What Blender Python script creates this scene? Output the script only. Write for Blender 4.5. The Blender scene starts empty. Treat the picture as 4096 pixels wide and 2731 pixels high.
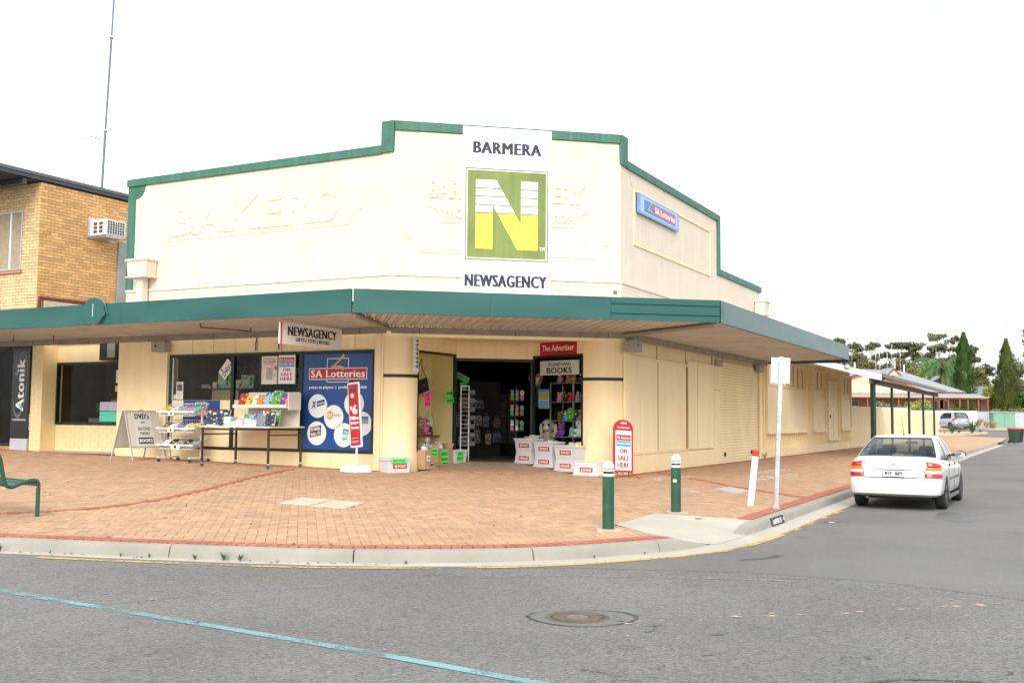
import bpy, bmesh, math, random
from mathutils import Matrix, Vector, Euler

# ------------------------------------------------------------------ camera, sky, sun, exposure
scn = bpy.context.scene
COL = scn.collection
rad = math.radians
cam_d = bpy.data.cameras.new('camera')
cam = bpy.data.objects.new('camera', cam_d)
COL.objects.link(cam)
cam_d.sensor_width = 36.0
cam_d.lens = 36.787
cam_d.clip_start = 0.1
cam_d.clip_end = 3000
cam.matrix_world = Matrix(((0.99995531, -0.00900968, -0.00286356, 0.0),
                           (-0.00350934, -0.07249647, -0.99736249, 0.0),
                           (0.00877832, 0.99732797, -0.07252485, 1.25),
                           (0, 0, 0, 1)))
scn.camera = cam

SUN_EL, SUN_AZ = 36.0, 188.0          # degrees; azimuth from +Y clockwise: behind the camera, to the left
wd = bpy.data.worlds.new('World')
scn.world = wd
wd.use_nodes = True
nt = wd.node_tree
nt.nodes.clear()
wo = nt.nodes.new('ShaderNodeOutputWorld')
bg = nt.nodes.new('ShaderNodeBackground')
sky = nt.nodes.new('ShaderNodeTexSky')
sky.sky_type = 'NISHITA'
sky.sun_disc = False
sky.sun_elevation = rad(SUN_EL)
sky.sun_rotation = rad(SUN_AZ)
sky.dust_density = 3.0
tc = nt.nodes.new('ShaderNodeTexCoord')
mp = nt.nodes.new('ShaderNodeMapping')
mp.inputs['Location'].default_value = (9.3, 1.2, 3.0)
mp.inputs['Scale'].default_value = (1.0, 1.0, 2.6)
nz = nt.nodes.new('ShaderNodeTexNoise')
nz.inputs['Scale'].default_value = 1.3
nz.inputs['Detail'].default_value = 7.0
nz.inputs['Roughness'].default_value = 0.5
cr = nt.nodes.new('ShaderNodeValToRGB')
cr.color_ramp.elements[0].position = 0.42
cr.color_ramp.elements[0].color = (0.0, 0.0, 0.0, 1)
cr.color_ramp.elements[1].position = 0.66
cr.color_ramp.elements[1].color = (0.94, 0.94, 0.94, 1)
mx = nt.nodes.new('ShaderNodeMixRGB')
mx.inputs['Color2'].default_value = (6.9, 7.0, 7.05, 1)     # bright thin overcast
nt.links.new(tc.outputs['Generated'], mp.inputs['Vector'])
nt.links.new(mp.outputs['Vector'], nz.inputs['Vector'])
nt.links.new(nz.outputs['Fac'], cr.inputs['Fac'])
nt.links.new(cr.outputs['Color'], mx.inputs['Fac'])
thin = nt.nodes.new('ShaderNodeMixRGB')            # thin high cloud over the blue
thin.inputs['Fac'].default_value = 0.85
thin.inputs['Color2'].default_value = (2.85, 2.95, 3.0, 1)
nt.links.new(sky.outputs['Color'], thin.inputs['Color1'])
nt.links.new(thin.outputs['Color'], mx.inputs['Color1'])
nt.links.new(mx.outputs['Color'], bg.inputs['Color'])
bg.inputs['Strength'].default_value = 0.11
nt.links.new(bg.outputs['Background'], wo.inputs['Surface'])

sun_d = bpy.data.lights.new('sun', 'SUN')
sun_d.energy = 1.0
sun_d.angle = rad(40)
sun_d.color = (1.0, 0.96, 0.90)
sun = bpy.data.objects.new('sun', sun_d)
COL.objects.link(sun)
sd = Vector((math.sin(rad(SUN_AZ)) * math.cos(rad(SUN_EL)), math.cos(rad(SUN_AZ)) * math.cos(rad(SUN_EL)), math.sin(rad(SUN_EL))))
sun.rotation_euler = sd.to_track_quat('Z', 'Y').to_euler()
sun.location = (-20, -20, 40)

scn.view_settings.view_transform = 'Standard'
scn.view_settings.look = 'None'
scn.view_settings.exposure = 1.76
scn.view_settings.gamma = 1.0
scn.view_settings.use_curve_mapping = False
scn.cycles.max_bounces = 8
scn.cycles.transparent_max_bounces = 12

random.seed(7)
WM = {}                                # world matrix of every object built


# ------------------------------------------------------------------ materials
MATS = {}


def lin(r, g, b):
    f = lambda c: (c / 255 / 12.92) if c <= 10 else ((c / 255 + 0.055) / 1.055) ** 2.4
    return (f(r), f(g), f(b))


def M(name, rgb=(.5, .5, .5), rough=.6, var=.10, scale=2.5, bump=0.0, bscale=60, metal=0.0, streak=0.0,
      rand=0.0, emit=0, dirt=None, spec=.5, coat=0.0):
    """Principled surface with colour drift (noise), rain streaks, random tint per piece and fine relief."""
    if name in MATS:
        return MATS[name]
    m = bpy.data.materials.new(name)
    MATS[name] = m
    m.use_nodes = True
    t = m.node_tree
    b = t.nodes['Principled BSDF']
    b.inputs['Roughness'].default_value = rough
    b.inputs['Metallic'].default_value = metal
    b.inputs['Specular IOR Level'].default_value = spec
    if coat:
        b.inputs['Coat Weight'].default_value = coat
        b.inputs['Coat Roughness'].default_value = .05
    geo = t.nodes.new('ShaderNodeNewGeometry')
    cur = t.nodes.new('ShaderNodeRGB')
    cur.outputs[0].default_value = (*rgb, 1)
    col = cur.outputs[0]

    def scaled(sock, lo, hi):
        r = t.nodes.new('ShaderNodeMapRange')
        r.inputs['To Min'].default_value = lo
        r.inputs['To Max'].default_value = hi
        r.inputs['From Min'].default_value = .25
        r.inputs['From Max'].default_value = .75
        t.links.new(sock, r.inputs['Value'])
        return r.outputs['Result']

    def mult(colsock, valsock):
        v = t.nodes.new('ShaderNodeVectorMath')
        v.operation = 'SCALE'
        t.links.new(colsock, v.inputs[0])
        t.links.new(valsock, v.inputs['Scale'])
        return v.outputs[0]
    if var:
        n = t.nodes.new('ShaderNodeTexNoise')
        n.inputs['Scale'].default_value = scale
        n.inputs['Detail'].default_value = 6
        t.links.new(geo.outputs['Position'], n.inputs['Vector'])
        col = mult(col, scaled(n.outputs['Fac'], 1 - var, 1 + var))
    if streak:
        mp_ = t.nodes.new('ShaderNodeMapping')
        mp_.inputs['Scale'].default_value = (9, 9, .5)
        n = t.nodes.new('ShaderNodeTexNoise')
        n.inputs['Scale'].default_value = 1.0
        n.inputs['Detail'].default_value = 4
        t.links.new(geo.outputs['Position'], mp_.inputs['Vector'])
        t.links.new(mp_.outputs['Vector'], n.inputs['Vector'])
        col = mult(col, scaled(n.outputs['Fac'], 1 - streak, 1 + streak * .6))
    if rand:
        oi = t.nodes.new('ShaderNodeObjectInfo')
        r = t.nodes.new('ShaderNodeMapRange')
        r.inputs['To Min'].default_value = 1 - rand
        r.inputs['To Max'].default_value = 1 + rand
        t.links.new(oi.outputs['Random'], r.inputs['Value'])
        col = mult(col, r.outputs['Result'])
    if dirt:                           # (rgb, amount, scale): stains with a shape of their own
        n = t.nodes.new('ShaderNodeTexNoise')
        n.inputs['Scale'].default_value = dirt[2]
        n.inputs['Detail'].default_value = 8
        n.inputs['Roughness'].default_value = .65
        t.links.new(geo.outputs['Position'], n.inputs['Vector'])
        r = t.nodes.new('ShaderNodeMapRange')
        r.inputs['From Min'].default_value = .52
        r.inputs['From Max'].default_value = .72
        r.inputs['To Max'].default_value = dirt[1]
        t.links.new(n.outputs['Fac'], r.inputs['Value'])
        mxn = t.nodes.new('ShaderNodeMixRGB')
        mxn.inputs['Color2'].default_value = (*dirt[0], 1)
        t.links.new(r.outputs['Result'], mxn.inputs['Fac'])
        t.links.new(col, mxn.inputs['Color1'])
        col = mxn.outputs['Color']
    t.links.new(col, b.inputs['Base Color'])
    if bump:
        n = t.nodes.new('ShaderNodeTexNoise')
        n.inputs['Scale'].default_value = bscale
        n.inputs['Detail'].default_value = 5
        t.links.new(geo.outputs['Position'], n.inputs['Vector'])
        bm_ = t.nodes.new('ShaderNodeBump')
        bm_.inputs['Strength'].default_value = bump
        bm_.inputs['Distance'].default_value = .01
        t.links.new(n.outputs['Fac'], bm_.inputs['Height'])
        t.links.new(bm_.outputs['Normal'], b.inputs['Normal'])
    return m


def glass_mat(name, tint=(.8, .85, .85), refl=1.0, alpha=.92):
    """Window glass: clear pane that also mirrors what lies opposite (Fresnel)."""
    if name in MATS:
        return MATS[name]
    m = bpy.data.materials.new(name)
    MATS[name] = m
    m.use_nodes = True
    t = m.node_tree
    t.nodes.clear()
    o = t.nodes.new('ShaderNodeOutputMaterial')
    tr = t.nodes.new('ShaderNodeBsdfTransparent')
    tr.inputs['Color'].default_value = (*[c * alpha for c in tint], 1)
    gl = t.nodes.new('ShaderNodeBsdfGlossy')
    gl.inputs['Roughness'].default_value = .02
    fr = t.nodes.new('ShaderNodeFresnel')
    fr.inputs['IOR'].default_value = 1.45
    mu = t.nodes.new('ShaderNodeMath')
    mu.operation = 'MULTIPLY'
    mu.inputs[1].default_value = refl
    ms = t.nodes.new('ShaderNodeMixShader')
    ge = t.nodes.new('ShaderNodeNewGeometry')
    inv_ = t.nodes.new('ShaderNodeMath')
    inv_.operation = 'SUBTRACT'
    inv_.inputs[0].default_value = 1.0
    t.links.new(ge.outputs['Backfacing'], inv_.inputs[1])
    m2 = t.nodes.new('ShaderNodeMath')
    m2.operation = 'MULTIPLY'
    t.links.new(fr.outputs[0], m2.inputs[0])
    t.links.new(inv_.outputs[0], m2.inputs[1])
    t.links.new(m2.outputs[0], mu.inputs[0])
    t.links.new(mu.outputs[0], ms.inputs[0])
    t.links.new(tr.outputs[0], ms.inputs[1])
    t.links.new(gl.outputs[0], ms.inputs[2])
    t.links.new(ms.outputs[0], o.inputs[0])
    return m


def worn_paint(name, rgb, cover=.6, scale=40, rough=.7, big=2.0):
    """Paint rubbed off the road: paint where the noise is high, nothing elsewhere."""
    if name in MATS:
        return MATS[name]
    m = M(name, rgb, rough, .1)
    t = m.node_tree
    b = t.nodes['Principled BSDF']
    geo = t.nodes.new('ShaderNodeNewGeometry')
    n = t.nodes.new('ShaderNodeTexNoise')
    n.inputs['Scale'].default_value = scale
    n.inputs['Detail'].default_value = 4
    n2 = t.nodes.new('ShaderNodeTexNoise')
    n2.inputs['Scale'].default_value = big
    n2.inputs['Detail'].default_value = 3
    t.links.new(geo.outputs['Position'], n.inputs['Vector'])
    t.links.new(geo.outputs['Position'], n2.inputs['Vector'])
    ad = t.nodes.new('ShaderNodeMath')
    ad.operation = 'ADD'
    t.links.new(n.outputs['Fac'], ad.inputs[0])
    t.links.new(n2.outputs['Fac'], ad.inputs[1])
    r = t.nodes.new('ShaderNodeMapRange')
    r.inputs['From Min'].default_value = 1.22 - cover * .55
    r.inputs['From Max'].default_value = 1.40 - cover * .55
    t.links.new(ad.outputs[0], r.inputs['Value'])
    t.links.new(r.outputs['Result'], b.inputs['Alpha'])
    return m


# ------------------------------------------------------------------ meshes
class MB:
    """Collects simple shapes into ONE mesh object. Local x right, y into the wall, z up."""

    def __init__(self):
        self.v, self.f, self.m, self.s = [], [], [], []

    def add(self, vs, fs, m=0, smooth=False):
        o = len(self.v)
        self.v += [tuple(p) for p in vs]
        for f in fs:
            self.f.append([i + o for i in f])
            self.m.append(m)
            self.s.append(smooth)
        return self

    def box(self, x0, x1, y0, y1, z0, z1, m=0):
        return self.add([(x0, y0, z0), (x1, y0, z0), (x1, y1, z0), (x0, y1, z0), (x0, y0, z1), (x1, y0, z1), (x1, y1, z1), (x0, y1, z1)],
                        [(0, 3, 2, 1), (4, 5, 6, 7), (0, 1, 5, 4), (1, 2, 6, 5), (2, 3, 7, 6), (3, 0, 4, 7)], m)

    def hexa(self, p, m=0):
        """8 corners: bottom ring then top ring."""
        return self.add(p, [(0, 3, 2, 1), (4, 5, 6, 7), (0, 1, 5, 4), (1, 2, 6, 5), (2, 3, 7, 6), (3, 0, 4, 7)], m)

    def prism(self, poly, y0, y1, m=0, smooth=False):
        """Polygon in x,z pushed from y0 (front) to y1."""
        n = len(poly)
        vs = [(x, y0, z) for x, z in poly] + [(x, y1, z) for x, z in poly]
        fs = [tuple(range(n)), tuple(range(2 * n - 1, n - 1, -1))]
        self.add(vs, fs, m)
        self.add(vs, [(i, i + n, (i + 1) % n + n, (i + 1) % n) for i in range(n)], m, smooth)
        return self

    def zprism(self, poly, z0, z1, m=0):
        n = len(poly)
        vs = [(x, y, z0) for x, y in poly] + [(x, y, z1) for x, y in poly]
        return self.add(vs, [tuple(range(n - 1, -1, -1)), tuple(range(n, 2 * n))] + [(i, (i + 1) % n, (i + 1) % n + n, i + n) for i in range(n)], m)

    def tube(self, p0, p1, r0, r1=None, n=8, m=0, caps=True):
        r1 = r0 if r1 is None else r1
        a, b = Vector(p0), Vector(p1)
        d = (b - a)
        if d.length < 1e-6:
            return self
        q = d.to_track_quat('Z', 'Y')
        vs = []
        for c, r in ((a, r0), (b, r1)):
            for i in range(n):
                t = 2 * math.pi * i / n
                vs.append(c + q @ Vector((r * math.cos(t), r * math.sin(t), 0)))
        self.add(vs, [(i, (i + 1) % n, (i + 1) % n + n, i + n) for i in range(n)], m, True)
        if caps:
            self.add(vs, [tuple(range(n - 1, -1, -1)), tuple(range(n, 2 * n))], m)
        return self

    def path(self, pts, r, n=8, m=0):
        for i in range(len(pts) - 1):
            self.tube(pts[i], pts[i + 1], r, r, n, m)
        return self

    def sweep(self, pts, r, n=8, m=0):
        """Smooth tube through points."""
        P = [Vector(p) for p in pts]
        vs = []
        for i, p in enumerate(P):
            d = (P[min(i + 1, len(P) - 1)] - P[max(i - 1, 0)])
            q = d.to_track_quat('Z', 'Y')
            for k in range(n):
                t = 2 * math.pi * k / n
                vs.append(p + q @ Vector((r * math.cos(t), r * math.sin(t), 0)))
        fs = []
        for i in range(len(P) - 1):
            for k in range(n):
                fs.append((i * n + k, i * n + (k + 1) % n, (i + 1) * n + (k + 1) % n, (i + 1) * n + k))
        self.add(vs, fs, m, True)
        return self.add(vs, [tuple(range(n - 1, -1, -1)), tuple(range(len(P) * n - n, len(P) * n))], m)

    def lathe(self, prof, c=(0, 0, 0), n=16, m=0):
        vs, fs = [], []
        for r, z in prof:
            for i in range(n):
                t = 2 * math.pi * i / n
                vs.append((c[0] + r * math.cos(t), c[1] + r * math.sin(t), c[2] + z))
        for k in range(len(prof) - 1):
            for i in range(n):
                fs.append((k * n + i, k * n + (i + 1) % n, (k + 1) * n + (i + 1) % n, (k + 1) * n + i))
        self.add(vs, fs, m, True)
        return self.add(vs, [tuple(range(n - 1, -1, -1)), tuple(range(len(prof) * n - n, len(prof) * n))], m)

    def ell(self, c, r, nu=8, nv=6, m=0):
        vs, fs = [], []
        for j in range(nv + 1):
            a = math.pi * j / nv
            for i in range(nu):
                t = 2 * math.pi * i / nu
                vs.append((c[0] + r[0] * math.sin(a) * math.cos(t), c[1] + r[1] * math.sin(a) * math.sin(t), c[2] - r[2] * math.cos(a)))
        for j in range(nv):
            for i in range(nu):
                fs.append((j * nu + i, j * nu + (i + 1) % nu, (j + 1) * nu + (i + 1) % nu, (j + 1) * nu + i))
        return self.add(vs, fs, m, True)

    def grid(self, fn, nu, nv, m=0, smooth=True):
        vs = [fn(i / nu, j / nv) for j in range(nv + 1) for i in range(nu + 1)]
        fs = [(j * (nu + 1) + i, j * (nu + 1) + i + 1, (j + 1) * (nu + 1) + i + 1, (j + 1) * (nu + 1) + i) for j in range(nv) for i in range(nu)]
        return self.add(vs, fs, m, smooth)

    def mesh(self, name):
        me = bpy.data.meshes.new(name)
        me.from_pydata(self.v, [], self.f)
        for p, m, s in zip(me.polygons, self.m, self.s):
            p.material_index = m
            p.use_smooth = s
        me.update()
        return me

    def build(self, name, mats, parent=None, mw=None, bevel=0.0, **tags):
        return link(name, self.mesh(name), mats, parent, mw, bevel, **tags)


def link(name, me, mats, parent=None, mw=None, bevel=0.0, **tags):
    if me is not None and mats is not None:
        for m in (mats if isinstance(mats, (list, tuple)) else [mats]):
            me.materials.append(m)
    o = bpy.data.objects.new(name, me)
    COL.objects.link(o)
    place(o, parent, mw)
    if bevel:
        b = o.modifiers.new('bevel', 'BEVEL')
        b.width = bevel
        b.segments = 2
        b.limit_method = 'ANGLE'
    for k, v in tags.items():
        o['category' if k == 'cat' else k] = v
    return o


def place(o, parent=None, mw=None):
    if mw is None:
        mw = WM[parent.name] if parent else Matrix()
    if parent:
        o.parent = parent
        o.matrix_parent_inverse = Matrix()
        o.matrix_basis = WM[parent.name].inverted() @ mw
    else:
        o.matrix_basis = mw
    WM[o.name] = mw.copy()
    return o


def thing(name, label, cat, mw, group=None, **tags):
    if group:
        tags['group'] = group
    return link(name, None, None, None, mw, label=label, cat=cat, **tags)


def child_copy(o, parent, mw=None):
    c = o.copy()
    COL.objects.link(c)
    return place(c, parent, mw)


def T(x=0, y=0, z=0):
    return Matrix.Translation((x, y, z))


def RZ(deg):
    return Matrix.Rotation(rad(deg), 4, 'Z')


def RX(deg):
    return Matrix.Rotation(rad(deg), 4, 'X')


def RY(deg):
    return Matrix.Rotation(rad(deg), 4, 'Y')


TXT = {}


def text(s, mat, parent, x, z, w=None, h=None, y=0.0, bold=0.0, heavy=0.0, rot=0.0, depth=.0015, shear=0.0, name='lettering', mw=None, **tags):
    """Raised lettering centred on (x, z) of the parent's front plane, fitted to width w and height h, facing -y."""
    key = (s, bold, shear, heavy)
    if key not in TXT:
        cu = bpy.data.curves.new('t', 'FONT')
        cu.body = s
        cu.size = 1.0
        cu.resolution_u = 2
        cu.offset = bold
        cu.space_character = 1 + heavy * 1.6
        cu.shear = shear
        cu.extrude = .5
        ob = bpy.data.objects.new('t', cu)
        COL.objects.link(ob)
        dg = bpy.context.evaluated_depsgraph_get()
        me = bpy.data.meshes.new_from_object(ob.evaluated_get(dg))
        vs = [tuple(v.co) for v in me.vertices]
        fs = [tuple(p.vertices) for p in me.polygons]
        bpy.data.objects.remove(ob)
        bpy.data.curves.remove(cu)
        bpy.data.meshes.remove(me)
        TXT[key] = (vs, fs)
    vs, fs = TXT[key]
    x0, x1 = min(v[0] for v in vs), max(v[0] for v in vs)
    y0, y1 = min(v[1] for v in vs), max(v[1] for v in vs)
    sx = (w / (x1 - x0)) if w else None
    sy = (h / (y1 - y0)) if h else None
    sx, sy = sx or sy, sy or sx
    c, sn = math.cos(rad(rot)), math.sin(rad(rot))
    out = []
    for a, b, d in vs:
        px, pz = (a - (x0 + x1) / 2) * sx, (b - (y0 + y1) / 2) * sy
        out.append((x + px * c - pz * sn, y - d * depth * 2 - depth, z + px * sn + pz * c))
    b_ = MB()
    b_.add(out, fs)
    for k, q in enumerate((-1, -.5, .5, 1) if heavy else ()):        # thicker strokes: the same letters again a hair to each side
        b_.add([(a + q * heavy * c * (h or 1), b - .0003 * (k + 1), d + q * heavy * sn * (h or 1)) for a, b, d in out], fs)
    return b_.build(name, mat, parent, mw, **tags)


ORD = ['first', 'second', 'third', 'fourth', 'fifth', 'sixth', 'seventh', 'eighth', 'ninth', 'tenth', 'eleventh', 'twelfth']

# ------------------------------------------------------------------ the site: two streets and a cut-off corner
P1 = Vector((-2.535, 22.330))
P2 = Vector((2.492, 23.318))
AL, AC, AR = -27.99, 11.117, 62.015
FRM = {'L': T(P1.x, P1.y) @ RZ(AL), 'C': T(P1.x, P1.y) @ RZ(AC), 'R': T(P2.x, P2.y) @ RZ(AR)}
CH = 5.123                              # width of the cut corner


def F(k, x=0, y=0, z=0, rot=0):
    return FRM[k] @ T(x, y, z) @ RZ(rot)


def wpt(k, x, y, z=0):
    return FRM[k] @ Vector((x, y, z))


KERB0 = [(-40, 19.2), (-14, 13.6), (-8.5, 12.45), (-5.66, 11.83), (-3.95, 11.42), (-1.97, 11.08), (-.36, 11.16), (.29, 11.33), (.9, 11.60), (2.01, 12.34), (2.54, 12.93),
         (3.29, 14.17), (3.94, 15.4), (7.06, 21.40), (20.32, 46.75), (32.6, 69.8)]


def seg_dist(px, py, poly):
    best = (1e9, 0, 0.0, 1.0)
    for i in range(len(poly) - 1):
        ax, ay = poly[i]
        bx, by = poly[i + 1]
        dx, dy = bx - ax, by - ay
        t = ((px - ax) * dx + (py - ay) * dy) / (dx * dx + dy * dy)
        t = min(1, max(0, t))
        ex, ey = px - ax - dx * t, py - ay - dy * t
        d = ex * ex + ey * ey
        if d < best[0]:
            best = (d, i, t, dx * ey - dy * ex)
    return (math.sqrt(best[0]), best[1], best[2], best[3])


def catmull(pts, step=.3, i0=2, i1=13):
    out = [Vector(p) for p in pts[:i0]]
    for i in range(i0, i1):
        p0, p1, p2, p3 = [Vector(pts[min(max(j, 0), len(pts) - 1)]) for j in (i - 1, i, i + 1, i + 2)]
        if (p0 - p1).length > 2.5 * (p2 - p1).length:
            p0 = p1 + (p0 - p1).normalized() * (p2 - p1).length
        if (p3 - p2).length > 2.5 * (p2 - p1).length:
            p3 = p2 + (p3 - p2).normalized() * (p2 - p1).length
        n = max(1, int((p2 - p1).length / step))
        for k in range(n):
            t = k / n
            out.append(.5 * ((2 * p1) + (-p0 + p2) * t + (2 * p0 - 5 * p1 + 4 * p2 - p3) * t * t + (-p0 + 3 * p1 - 3 * p2 + p3) * t ** 3))
    out += [Vector(p) for p in pts[i1:]]
    return [(p.x, p.y) for p in out]


KERB = catmull(KERB0)
WALLP = [tuple(wpt('L', -25, 0)[:2]), tuple(P1), tuple(P2), tuple(wpt('R', 70, 0)[:2])]
WALLZ = [.50, .095, 0., 0.]
ROAD = -.28


def rise(s):
    """The far end of the side street climbs a little."""
    t = min(1, max(0, (s - 61) / 18))
    return .90 * t * t * (3 - 2 * t)


def zroad(x, y):
    s = (x - P2.x) * math.cos(rad(AR)) + (y - P2.y) * math.sin(rad(AR))
    return ROAD + rise(s)


def zf(x, y):
    """Height of the paving: from the kerb up to the foot of the walls, and up the shop's entry."""
    dx, dy = x - P1.x, y - P1.y
    c, s = math.cos(rad(AC)), math.sin(rad(AC))
    lx, ly = dx * c + dy * s, -dx * s + dy * c
    if ly > 0 and .2 < lx < 4.8:
        return .095 * (1 - lx / CH) + .105 * min(ly, 1.85)
    dk = seg_dist(x, y, KERB)[0]
    dw, i, t, _ = seg_dist(x, y, WALLP)
    zw = WALLZ[i] * (1 - t) + WALLZ[i + 1] * t
    k = dk / (dk + dw + 1e-9)
    return -.15 * (1 - k) + zw * k


def on_path(k, x, y, rot=0, dz=0):
    p = wpt(k, x, y)
    return T(p.x, p.y, zf(p.x, p.y) + dz) @ RZ({'L': AL, 'C': AC, 'R': AR}[k] + rot)

# ================================================================== GROUND
def asphalt(name='asphalt', lo=.62, hi=1.42, sc=58, k=1.0):
    m = M(name, (.165, .163, .160), .88, .0)
    t = m.node_tree
    b = t.nodes['Principled BSDF']
    geo = t.nodes.new('ShaderNodeNewGeometry')

    def noise(sc, det=4, rg=.55):
        n = t.nodes.new('ShaderNodeTexNoise')
        n.inputs['Scale'].default_value = sc
        n.inputs['Detail'].default_value = det
        n.inputs['Roughness'].default_value = rg
        t.links.new(geo.outputs['Position'], n.inputs['Vector'])
        return n.outputs['Fac']

    def ramp(s, a, b_, lo, hi):
        r = t.nodes.new('ShaderNodeMapRange')
        for k, v in (('From Min', a), ('From Max', b_), ('To Min', lo), ('To Max', hi)):
            r.inputs[k].default_value = v
        t.links.new(s, r.inputs['Value'])
        return r.outputs['Result']

    def mul(a, b_):
        q = t.nodes.new('ShaderNodeMath')
        q.operation = 'MULTIPLY'
        t.links.new(a, q.inputs[0])
        t.links.new(b_, q.inputs[1])
        return q.outputs[0]
    vo = t.nodes.new('ShaderNodeTexVoronoi')
    vo.inputs['Scale'].default_value = sc
    t.links.new(geo.outputs['Position'], vo.inputs['Vector'])
    sep = t.nodes.new('ShaderNodeSeparateColor')
    t.links.new(vo.outputs['Color'], sep.inputs[0])
    stone = ramp(sep.outputs[0], 0, 1, lo, hi)
    fine = ramp(noise(170, 2), .3, .7, .78, 1.22)
    big = ramp(noise(.30, 5), .3, .7, .80, 1.18)
    tar = ramp(noise(1.6, 7, .7), .60, .70, 1.0, .62)
    val = mul(mul(stone, fine), mul(big, tar))
    base = t.nodes.new('ShaderNodeMixRGB')
    base.inputs['Color1'].default_value = (.142 * k, .140 * k, .135 * k, 1)
    base.inputs['Color2'].default_value = (.160 * k, .150 * k, .131 * k, 1)
    t.links.new(ramp(noise(.8, 6), .45, .75, 0, 1), base.inputs['Fac'])
    v = t.nodes.new('ShaderNodeVectorMath')
    v.operation = 'SCALE'
    t.links.new(base.outputs[0], v.inputs[0])
    t.links.new(val, v.inputs['Scale'])
    t.links.new(v.outputs[0], b.inputs['Base Color'])
    bp = t.nodes.new('ShaderNodeBump')
    bp.inputs['Strength'].default_value = .55
    bp.inputs['Distance'].default_value = .012
    t.links.new(vo.outputs['Distance'], bp.inputs['Height'])
    t.links.new(bp.outputs['Normal'], b.inputs['Normal'])
    return m


m_asph = asphalt()
m_conc = M('concrete', (.29, .275, .24), .85, .14, 2.2, .35, 90, dirt=((.24, .23, .21), .55, 3.1))
m_conc2 = M('concrete_pale', (.42, .39, .335), .85, .10, 1.5, .25, 120, dirt=((.36, .30, .22), .35, 2.0))
m_sand = M('bedding_sand', (.35, .23, .14), .95, .2, 6, .3, 80)
m_pav = M('clay_paver', (.43, .265, .155), .85, .14, .9, .2, 110, rand=.12, dirt=((.30, .20, .13), .35, 1.1))
m_pav_f = M('clay_paver_field', (.43, .265, .155), .85, .20, 7, .2, 110, dirt=((.29, .20, .14), .45, .8))
m_red = M('red_brick_paver', (.37, .112, .066), .85, .16, 6, .2, 110, rand=.10, dirt=((.42, .25, .16), .4, 2.0))
m_dirt = M('dry_earth', (.36, .27, .17), .95, .25, .4, .4, 12)

# the land under everything, climbing a little at the far end
gb = MB()
xs = [-600, -200, -60, -20, 0, 10, 20, 30, 40, 50, 60, 80, 120, 300, 800]
ys = [-60, -20, 0, 20, 40, 55, 62, 68, 74, 80, 90, 110, 160, 300, 900]
gb.add([(x, y, zroad(x, y) - .10) for y in ys for x in xs],
       [(j * len(xs) + i, j * len(xs) + i + 1, (j + 1) * len(xs) + i + 1, (j + 1) * len(xs) + i) for j in range(len(ys) - 1) for i in range(len(xs) - 1)], 0, True)
gb.build('ground', m_dirt, kind='structure')

# roadway: the street in front, the side street and the crossing at its end
rb = MB()
xs = [-45, -30, -20, -10, 0, 5, 10, 15, 20, 25, 30, 35, 40, 45, 50, 60, 80, 110]
ys = [-30, -15, -5, 0, 5, 10, 15, 20, 30, 40, 50, 56, 60, 64, 68, 72, 76, 80, 84, 88, 92]
idx, vs, fs = {}, [], []
for j in range(len(ys) - 1):
    for i in range(len(xs) - 1):
        q = []
        for a, b in ((i, j), (i + 1, j), (i + 1, j + 1), (i, j + 1)):
            if (a, b) not in idx:
                idx[(a, b)] = len(vs)
                vs.append((xs[a], ys[b], zroad(xs[a], ys[b])))
            q.append(idx[(a, b)])
        fs.append(q)
rb.add(vs, fs, 0, True)
road = rb.build('road', m_asph, kind='structure')
# smoother, older seal of the side street, lapping onto the coarse seal in front
edge = [(-1.2, 10.72), (.6, 10.86), (2.44, 10.63), (3.63, 10.05), (4.46, 9.14), (6.2, 7.6), (9.0, 6.4), (14, 5.6)]
ss = MB()
far_s = [(2.2 + i * 4.25, 11.4 + i * 8.0) for i in range(8)]
vs = []
for (ex, ey), (fx, fy) in zip(edge, [(-.9, 10.95), (.75, 11.35), (2.7, 12.55), (4.3, 15.4), (7.4, 21.4), (14.0, 34.0), (26, 46), (40, 56)]):
    for t in (0, .25, .5, .75, 1):
        x, y = ex + (fx - ex) * t, ey + (fy - ey) * t
        vs.append((x, y, zroad(x, y) + .002))
ss.add(vs, [(i * 5 + j, (i + 1) * 5 + j, (i + 1) * 5 + j + 1, i * 5 + j + 1) for i in range(7) for j in range(4)], 0, True)
ss.build('side_street_seal', asphalt('asphalt_smooth', .86, 1.14, 90, 1.04), road)


def strip(pts, w, dz, name, mat, parent, taper=True):
    """A flat band along a ground polyline."""
    b = MB()
    n = len(pts)
    vs = []
    for i, p in enumerate(pts):
        a, c = Vector(pts[max(i - 1, 0)]), Vector(pts[min(i + 1, n - 1)])
        d = (c - a).normalized()
        q = Vector((-d.y, d.x)) * w / 2
        for s in (1, -1):
            vs.append((p[0] + q.x * s, p[1] + q.y * s, zroad(p[0], p[1]) + dz))
    b.add(vs, [(2 * i + 1, 2 * i + 3, 2 * i + 2, 2 * i) for i in range(n - 1)])
    return b.build(name, mat, parent)


def spline(pts, k=10):
    out = []
    P = [Vector(p) for p in pts]
    for i in range(len(P) - 1):
        p0, p1, p2, p3 = P[max(i - 1, 0)], P[i], P[i + 1], P[min(i + 2, len(P) - 1)]
        for j in range(k):
            t = j / k
            out.append(.5 * ((2 * p1) + (-p0 + p2) * t + (2 * p0 - 5 * p1 + 4 * p2 - p3) * t * t + (-p0 + 3 * p1 - 3 * p2 + p3) * t ** 3))
    return [tuple(v) for v in out] + [tuple(P[-1])]


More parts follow.
